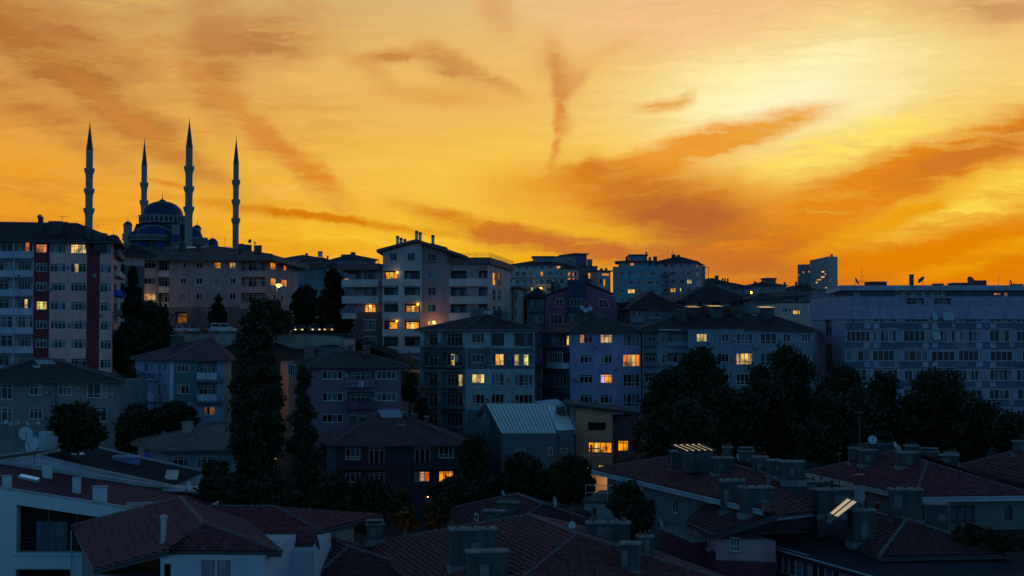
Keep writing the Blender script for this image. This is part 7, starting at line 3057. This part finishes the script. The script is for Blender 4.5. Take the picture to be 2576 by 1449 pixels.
def car(label, u, v, d, heading, c, kind='sedan', lights=None, zoff=0.0):
    q = P(u, v, d)
    z0 = zR + zoff
    t = thing('parked_car' if not lights else 'moving_car', label, 'car', (q.x, q.y, z0), 'cars on the road above the retaining wall')
    t.rotation_euler = (0, 0, R(heading))
    pm = mat('car_paint_' + c, {'white': (.55, .58, .60), 'silver': (.40, .42, .45), 'maroon': (.30, .12, .12), 'dark': (.06, .065, .08), 'pale': (.48, .50, .53)}[c], rough=.3, var=0, spec=.6)
    W_ = .86
    lo, hi = PROF[kind]
    bm = bmesh.new()
    def ext(pts, w0, w1):
        a = [bm.verts.new((x, -(w0 if z < pts[0][1] + .02 or w0 == w1 else w1), z)) for (x, z) in pts]
        e = [bm.verts.new((x, (w0 if z < pts[0][1] + .02 or w0 == w1 else w1), z)) for (x, z) in pts]
        n = len(pts)
        bm.faces.new(a)
        bm.faces.new(e[::-1])
        for i in range(n):
            bm.faces.new((a[i], e[i], e[(i + 1) % n], a[(i + 1) % n]))
    ext(lo, W_, W_)
    ext(hi, W_ - .06, W_ - .22)
    bmesh.ops.recalc_face_normals(bm, faces=bm.faces[:])
    bmesh.ops.bevel(bm, geom=bm.edges[:], offset=.05, segments=2, affect='EDGES', profile=.6)
    me = bpy.data.meshes.new('body')
    bm.to_mesh(me)
    bm.free()
    me.materials.append(pm)
    o = bpy.data.objects.new('body', me)
    COL.objects.link(o)
    o.parent = t
    x0, x1, x2, x3 = hi[0][0], hi[1][0], hi[2][0], hi[3][0]
    zl_, zh_ = hi[0][1], hi[2][1]
    for s in (-1, 1):
        b = MB()
        L = lambda x, k: Vector((x, s * (W_ - .06 - .16 * k + .015), zl_ + (zh_ - zl_) * k))
        xm = (x2 + x3) / 2 + .1
        fr_ = lambda k, a, e: a + (e - a) * k
        b.poly([L(fr_(.15, x0, x3) + .12, .15), L(xm - .05, .15), L(xm - .05, .85), L(fr_(.85, x0, x3) + .12, .85)])
        b.poly([L(xm + .05, .15), L(fr_(.15, x1, x2) - .14, .15), L(fr_(.85, x1, x2) - .14, .85), L(xm + .05, .85)])
        obj('side_window', b, [GLASS], t, local=True)
    b = MB()
    w0, w1 = W_ - .18, W_ - .30
    n_ = Vector((.03, 0, .02))
    b.poly([Vector((fr_(.12, x1, x2), -w0, zl_ + (zh_ - zl_) * .12)) + n_, Vector((fr_(.12, x1, x2), w0, zl_ + (zh_ - zl_) * .12)) + n_, Vector((fr_(.88, x1, x2), w1, zl_ + (zh_ - zl_) * .88)) + n_, Vector((fr_(.88, x1, x2), -w1, zl_ + (zh_ - zl_) * .88)) + n_])
    obj('windscreen', b, [GLASS], t, local=True)
    b = MB()
    n_ = Vector((-.03, 0, .02))
    b.poly([Vector((fr_(.15, x0, x3), -w0, zl_ + (zh_ - zl_) * .15)) + n_, Vector((fr_(.15, x0, x3), w0, zl_ + (zh_ - zl_) * .15)) + n_, Vector((fr_(.88, x0, x3), w1, zl_ + (zh_ - zl_) * .88)) + n_, Vector((fr_(.88, x0, x3), -w1, zl_ + (zh_ - zl_) * .88)) + n_])
    obj('rear_window', b, [GLASS], t, local=True)
    for x in (lo[0][0] + .85, lo[1][0] - .85):
        for s in (-1, 1):
            b = MB()
            b.tube((x, s * .70, .32), (x, s * .885, .32), .32, n=18)
            o = obj('wheel', b, [TYRE], t, local=True)
            b = MB()
            b.tube((x, s * .87, .32), (x, s * .9, .32), .19, n=14)
            obj('rim', b, [RIM], o, local=True)
    for s in (-1, 1):
        b = MB()
        b.box(lo[1][0] - .02, lo[1][0] + .06, s * .6 - .16, s * .6 + .16, .58, .74)
        obj('headlight', b, [{'on': HEADON, 'amber': AMB}.get(lights, HEADO)], t, local=True)
        b = MB()
        b.box(lo[0][0] - .05, lo[0][0] + .03, s * .66 - .12, s * .66 + .12, .62, .82)
        obj('tail_light', b, [TAIL], t, local=True)


car('white sedan parked at left below beige block', 450, 820, 249, 0, 'white', 'sedan')
car('silver car parked behind right end of white sedan', 484, 818, 252.5, -62, 'silver', 'hatch')
car('dull maroon car parked between silver car and white van', 528, 820, 251.5, -70, 'maroon', 'hatch')
car('white van parked just left of the tall poplar', 562, 834, 246.5, 0, 'white', 'van')
car('dark car with white headlights just right of tall poplar', 754, 834, 247, -86, 'dark', 'hatch', 'on')
car('dark car with bright headlights in middle of the road', 789, 836, 245, -70, 'dark', 'hatch', 'on')
car('dark car with amber lights nearest stepped mauve block', 828, 838, 244, -86, 'dark', 'sedan', 'amber')

# ================================================================ DISHES, AERIALS, TANKS
def dish(label, u, v, r_px, d, face=0., tilt=32., m=None, mast=.9):
    """face: compass turn of the bowl, 0 looks at the camera, + to the right"""
    q = P(u, v, d)
    r = r_px * d / F
    t = thing('satellite_dish', label, 'satellite dish', q, 'rooftop satellite dishes')
    f_, g = R(face), R(tilt)
    ax = Vector((math.sin(f_) * math.cos(g), -math.cos(f_) * math.cos(g), math.sin(g)))
    sx = Vector((math.cos(f_), math.sin(f_), 0))
    sy = sx.cross(ax) * -1
    b = MB()
    n, k = 24, 5
    for side, off in ((0, 0.), (1, -.03)):
        vs = []
        for i in range(k + 1):
            rr_ = r * i / k
            for j in range(n):
                a = 2 * math.pi * j / n
                vs.append(q + sx * (rr_ * math.cos(a)) + sy * (rr_ * math.sin(a) * 1.06) + ax * (.28 * r * (i / k) ** 2 + off))
        b.add(vs, [(i * n + j, i * n + (j + 1) % n, (i + 1) * n + (j + 1) % n, (i + 1) * n + j) for i in range(k) for j in range(n)])
    obj('reflector', b, [m or DISHM], t, smooth=True)
    b = MB()
    dn_ = sy if sy.z < 0 else -sy
    p0, p1 = q + dn_ * r * 1.02 + ax * .28 * r, q + ax * r * 1.15 + dn_ * r * .25
    b.tube(p0, p1, max(.012, r * .04), n=5)
    b.tube(p1 + ax * r * .12, p1 - ax * r * .10, max(.03, r * .09), n=7)
    obj('feed_arm', b, [METD], t)
    b = MB()
    b.tube(q - ax * .03, q - ax * (r * .4) - Vector((0, 0, .05)), .04, n=5)
    b.tube(q - ax * (r * .4) - Vector((0, 0, .05)), q - ax * (r * .4) - Vector((0, 0, mast + r)), .035, n=6)
    obj('mast', b, [METD], t)
    return t


dish('dark dish on chimney of pink block against the sunset', 100, 546, 6, 221, 10, 20, DISHD)
dish('dark round dish above right chimneys of beige block', 629, 607, 5, 276, -20, 15, DISHD)
dish('small edge on dish right of round one on beige block', 640.5, 611, 4, 276, 75, 20, DISHD)
dish('left dish of three clustered above lavender block roof', 1463.5, 775, 6, 213, 30, 25, mast=1.2)
dish('middle lower dish of three clustered above lavender block roof', 1473, 781, 6, 212.6, -5, 25, mast=1.0)
dish('right dish of three clustered above lavender block roof', 1484.5, 777, 6.5, 213, -10, 25, mast=1.1)
dish('dark dish at left end of blue grey block roof', 2154, 708, 9, 212, 60, 25, DISHD)
dish('tilted dark dish right of tall flue on blue grey block roof', 2319, 705, 10, 212, -70, 40, DISHD)
dish('reddish dish in front of tank on blue grey block roof', 2441, 706, 10, 213, 15, 25, mat('red_dish_paint', (.24, .09, .08)))
dish('dark narrow dish near right edge on blue grey block roof', 2542, 711, 8, 212, 62, 20, DISHD)
dish('larger rear dish of overlapping pair on dark bitumen roof', 64, 1092, 17, 131, 25, 25, mast=1.6)
dish('front dish of overlapping pair on dark bitumen roof', 83, 1119, 19, 129, -12, 25, mast=1.5)
for i, (u, v_, r_, w_) in enumerate(((15, 1062, 6, 'first small dish of the row, beside left picture edge'), (26, 1067, 5, 'small lower dish just right of the first dish in row'), (40, 1067, 4.5, 'small dish third along the row on left roofs'),
                                     (46, 1063, 4.5, 'raised small dish touching the third dish in row'), (69, 1066, 5, 'small lone dish above the overlapping pair of big dishes'), (96, 1064, 5, 'rightmost small dish of the row above white box'))):
    dish(w_, u, v_, r_, 150, 50, 25, mast=1.2)
dish('edge on pale dish on thin pole beside plum house ridge', 473, 1224, 13, 101, 74, 15, mast=2.0)
dish('small spoked dish on hip of broad weathered roof', 1439, 1321, 9, 92, 5, 15, mast=.7)
dish('edge on dish at top of old patched roof', 1264, 1241, 8, 124, 72, 20, mast=.5)
dish('narrow upright dish between old patched roof and terrace', 1393, 1262, 13, 118, 70, 10, mast=1.2)
dish('edge on dish at corner of burgundy terrace wall', 1660, 1316, 14, 106, 72, 18, mast=.6)
dish('thin edge on dish beside chimneys of long tiled house', 1855, 1150, 10, 113, 78, 12, mast=.8)
dish('pale round dish above chimneys of plum hip roof', 2195, 1107, 11, 128, -10, 25, mast=.9)
dish('turned dish right of pale round one above plum hip roof', 2252, 1124, 12, 128, 55, 20, mast=.9)
dish('edge on dish close behind turned one above plum hip roof', 2263, 1132, 13, 127.5, 80, 15, mast=.6)
dish('pale dish on balcony below the teal house', 482, 1128 - 100, 6, 178, 40, 25, mast=1)


def aerial(label, u, v0, v1, d, bars=(), name='antenna', r=.035, m=None):
    """mast from (u, v1) up to (u, v0); bars: (height fraction, half length px, tilt)"""
    q = P(u, v1, d)
    zt = zat(v0, d)
    t = thing(name, label, 'antenna' if name == 'antenna' else 'pole', (q.x, q.y, q.z - 1.0), None)
    b = MB()
    b.tube((q.x, q.y, q.z - 1.0), (q.x, q.y, zt), r, r * .7, n=6)
    obj('mast', b, [m or METD], t)
    for (f_, hl, tl) in bars:
        b = MB()
        z = q.z + (zt - q.z) * f_
        w_ = hl * d / F
        a, c = Vector((q.x - w_, q.y, z - w_ * tl)), Vector((q.x + w_, q.y + .3, z + w_ * tl))
        b.tube(a, c, r * .8, n=5)
        for k in range(5):
            p = a.lerp(c, k / 4)
            b.tube(p + Vector((-.05, -.35, -.02)), p + Vector((.05, .35, .02)), r * .5, n=4)
        obj('crossbar', b, [m or METD], t)
    return t


aerial('two barred television aerial on pink block roof', 157, 541, 566, 222, [(.85, 14, .12), (.2, 11, .25)])
aerial('thin mast above roof of beige block left of rightmost minaret', 565.5, 592, 622, 280)
aerial('thin aerial on top of pale hotel like block', 1341 + 26, 636, 648, 512)
aerial('slim aerial left of teal far block roof room', 1421, 632, 650, 545, [(.8, 3, 0)])
aerial('thin aerial pair mast between teal and mauve far blocks', 1669, 634, 655, 490)
aerial('tallest thin aerial between teal and mauve far blocks', 1679.5, 623, 655, 490)
aerial('thin mast on the skyline right of far mauve block', 1767.5, 645, 672, 505)
aerial('thin aerial above far low skyline houses', 1868, 697, 714, 565)
aerial('thin aerial above stepped roof tower on skyline', 1932, 678, 704, 606)
aerial('hooked dark pipe mast on skyline house', 1782, 672, 715, 522, [(.98, 4, 0)], r=.12)
aerial('stubby mast on top of far mauve block', 1693, 627, 642, 488, r=.1)
aerial('thin tall aerial near left end of blue grey block roof', 2168.5, 674, 716, 212, [(.2, 4, 0)])
aerial('leaning short aerial beside first chimney on blue grey block', 2178, 700, 718, 212)
aerial('thin aerial near right end of blue grey block roof', 2572 - 60, 694, 716, 213)
aerial('thin mast on stepped mauve block right terrace', 1238 - 2, 658 + 0, 664, 262, [(.9, 5, 0)])
aerial('slim antenna pole rising above long house chimneys', 2111.5, 1138, 1240, 110, [(.97, 6, .1), (.6, 10, -.1)], r=.045)
aerial('tall dark aerial pole standing before the dark grove', 2163, 1036, 1200, 112, [(.99, 10, 0)], r=.06)
aerial('branching television aerial on skyline of long tiled house', 1895, 1122, 1165, 117, [(.9, 28, .03)], r=.03)
aerial('thin pole on left hip of broad weathered roof', 1439, 1262, 1345, 93, [(.75, 12, -.1)], r=.03)
aerial('bare thin pole at ridge of plum house', 474, 1232, 1300, 100, r=.03)
aerial('bent aerial on small dark tiled roof', 843, 1312, 1352, 104, [(.9, 6, .8)], r=.03)


def utility_pole(label, u, v0, v1, d):
    q = P(u, v1, d)
    zt = zat(v0, d)
    t = thing('utility_pole', label, 'utility pole', (q.x, q.y, q.z - 2))
    b = MB()
    b.tube((q.x, q.y, q.z - 2), (q.x, q.y, zt), .16, .11, n=8)
    obj('pole', b, [METD], t)
    for z in (zt - .5, zt - 1.3):
        b = MB()
        b.box(q.x - .9, q.x + .9, q.y - .2, q.y - .1, z, z + .12)
        o = obj('crossarm', b, [METD], t)
        b = MB()
        for k in range(4):
            x = q.x - .75 + .5 * k
            b.tube((x, q.y - .15, z + .12), (x, q.y - .15, z + .3), .05, n=6)
        obj('insulators', b, [FRG], o)
    return t


utility_pole('dark utility pole with crossarms below stepped mauve block', 1030, 884, 945, 228)
utility_pole('slim pole in front of tan house with lit window', 1487, 1118, 1230, 150)

HT = mat('heater_drum', (.42, .40, .40), rough=.35, var=.15, metal=.3)
HC = mat('heater_cap', (.06, .05, .05), rough=.5)


def heater(label, u, hw, v0, v1, d, panel=1, cap=None):
    q = P(u, v1, d)
    zt = zat(v0, d)
    r = hw * d / F
    t = thing('water_heater', label, 'water heater', q, 'solar water heaters on rooftops')
    b = MB()
    b.lathe((q.x, q.y, 0), [(.001, q.z + .2), (r, q.z + .25), (r, q.z + (zt - q.z) * .72)], n=16)
    obj('tank', b, [HT], t, smooth=False)
    b = MB()
    z = q.z + (zt - q.z) * .72
    b.lathe((q.x, q.y, 0), [(r * 1.06, z), (r * 1.08, zt - .05), (r * .5, zt), (.001, zt)], n=16)
    obj('lid', b, [cap or HC], t)
    b = MB()
    for (x, y) in ((-.8, -.8), (.8, -.8), (.8, .8), (-.8, .8)):
        b.tube((q.x + x * r, q.y + y * r, q.z - 2.2), (q.x + x * r * .8, q.y + y * r * .8, q.z + .3), .035, n=5)
    obj('stand', b, [METD], t)
    if panel:
        b = MB()
        s = panel
        a = Vector((q.x + s * .4, q.y, q.z + .2))
        c = Vector((q.x + s * 1.7, q.y + .2, q.z - .75))
        w_ = Vector((0, 1.8, 0))
        b.prism([a, c, c + Vector((0, 0, -.1)), a + Vector((0, 0, -.1))], w_)
        obj('collector_panel', b, [MIRR], t)
    return t


heater('first slim tank of three at left of mauve block roof', 1000, 3.9, 593, 620, 250, -1)
heater('second tank of three at left of mauve block roof', 1009, 3.9, 598, 620, 251, 0)
heater('third shortest tank at left of mauve block roof', 1018.5, 3.9, 601, 620, 252, 0)
heater('tall tank at ridge of stepped mauve block', 1048, 4.2, 580, 605, 252, -1)
heater('tank touching the tall one at ridge of stepped mauve block', 1057, 3.8, 584, 608, 254, 0)
heater('single slim tank right of ridge on stepped mauve block', 1089, 3.9, 591, 618, 250, -1)
heater('rooftop water tank on far skyline house', 805.5, 6, 632, 648, 425, 0, greyd)
heater('dark barrel tank on stand behind teal grey block roof', 1225, 8, 776, 796, 219, 0, greyd)
# near solar heater with the panel that mirrors the sunset
q = P(2163, 1300, 102)
t = thing('water_heater', 'near solar water heater with red capped tank and glowing gold collector panel', 'water heater', q, 'solar water heaters on rooftops')
b = MB()
zt, zb_ = zat(1193, 102), zat(1264, 102)
b.lathe((q.x, 102, 0), [(.001, zb_), (.38, zb_ + .02), (.38, zb_ + (zt - zb_) * .62)], n=20)
obj('tank', b, [mat('worn_tank_paint', (.26, .24, .25), var=.4, scale=4)], t)
b = MB()
b.lathe((q.x, 102, 0), [(.40, zb_ + (zt - zb_) * .62), (.41, zt - .12), (.32, zt), (.001, zt + .03)], n=20)
obj('lid', b, [mat('red_brown_lid', (.12, .035, .03), rough=.45)], t)
b = MB()
for (x, y) in ((-.3, -.3), (.3, -.3), (.3, .3), (-.3, .3)):
    b.tube((q.x + x, 102 + y, zb_ - 3.0), (q.x + x, 102 + y, zb_ + .1), .03, n=5)
obj('stand', b, [METL], t)
# collector facing the low bright sky: glass nearly mirrors it
zc_ = -13.3
p0, p1, p2, p3 = PZ(2066, 1309, zc_), PZ(2087, 1318.6, zc_), None, None
pl_ = (p0, Vector((.05, .03, 1)).normalized())
pl_ = (P(2112, 1286, 101.2), Vector((-.62, -.01, .78)).normalized())
c = [on(pl_, 2066, 1309), on(pl_, 2087, 1318.6), on(pl_, 2158, 1263.6), on(pl_, 2131, 1254)]
b = MB()
b.poly([x + Vector((0, 0, .03)) for x in c], 0)
b.prism([x + Vector((0, 0, .02)) for x in c], Vector((0, 0, -.12)), 1)
m1, m2 = c[0].lerp(c[1], .48), c[3].lerp(c[2], .48)
b.tube(m1 + Vector((0, 0, .04)), m2 + Vector((0, 0, .04)), .05, n=4, mi=1)
for k in range(4):
    b.tube(c[k] + Vector((0, 0, .03)), c[(k + 1) % 4] + Vector((0, 0, .03)), .04, n=4, mi=1)
obj('collector_panel', b, [GOLDM, METD], t)


# ================================================================ SMALL THINGS ON BALCONIES AND IN YARDS
def laundry(label, u0, u1, v0, v1, d, n, seed):
    a, c = P(u0, v0, d), P(u1, v0, d)
    rg = random.Random(seed)
    t = thing('laundry', label, 'laundry', a)
    b = MB()
    b.tube(a, c, .012, n=4)
    obj('line', b, [METL], t)
    cs = [mat('violet_cloth', (.32, .24, .50)), mat('white_cloth', (.55, .56, .60)), mat('dark_cloth', (.06, .07, .12))]
    h = zat(v0, d) - zat(v1, d)
    for k in range(n):
        p, q = a.lerp(c, (k + .08) / n), a.lerp(c, (k + .92) / n)
        hh = h * rg.uniform(.6, 1.)
        b = MB()
        b.prism([p, q, q - Vector((.03, 0, hh)), p - Vector((-.02, 0, hh * .96))], Vector((0, .03, 0)))
        obj('cloth', b, [cs[k % 3]], t)


laundry('violet and white laundry hanging on balcony of teal grey block', 1134, 1162, 893, 914, 206.5, 3, 1)
laundry('laundry hanging below window of mauve house balcony', 900, 915, 958, 975, 182.6, 2, 2)
laundry('white cloth hanging at left corner of teal house', 329, 338, 927, 950, 197, 1, 3)


def parasol(label, u, v, r_px, d, c):
    q = P(u, v, d)
    r = r_px * d / F
    t = thing('parasol', label, 'parasol', (q.x, q.y, q.z - 2.2))
    b = MB()
    b.lathe(q, [(r, -.45), (r * .6, -.12), (.05, .12), (.001, .2)], n=8)
    obj('canopy', b, [c], t)
    b = MB()
    b.tube(q + Vector((0, 0, .1)), q - Vector((0, 0, 2.4)), .03, n=6)
    obj('pole', b, [METL], t)


parasol('purple parasol on terrace left of chevron walled house', 372, 1141, 13, 146, mat('purple_canvas', (.16, .08, .42)))


def cable(label, pts, sag):
    t = thing('power_line', label, 'cable', pts[0])
    b = MB()
    for k in range(2):
        a, c = pts[0] + Vector((0, 0, -.35 * k)), pts[1] + Vector((0, 0, -.35 * k))
        prev = a
        for i in range(1, 15):
            s_ = i / 14
            q = a.lerp(c, s_) - Vector((0, 0, sag * 4 * s_ * (1 - s_)))
            b.tube(prev, q, .018, n=4, cap=False)
            prev = q
    obj('wire', b, [METD], t)


cable('pair of thin cables running from utility pole to mauve house', [P(1030, 886, 228), P(985, 925, 190)], 1.2)
cable('pair of thin cables from slim pole towards long tiled house', [P(1487, 1120, 150), P(1640, 1165, 122)], .8)
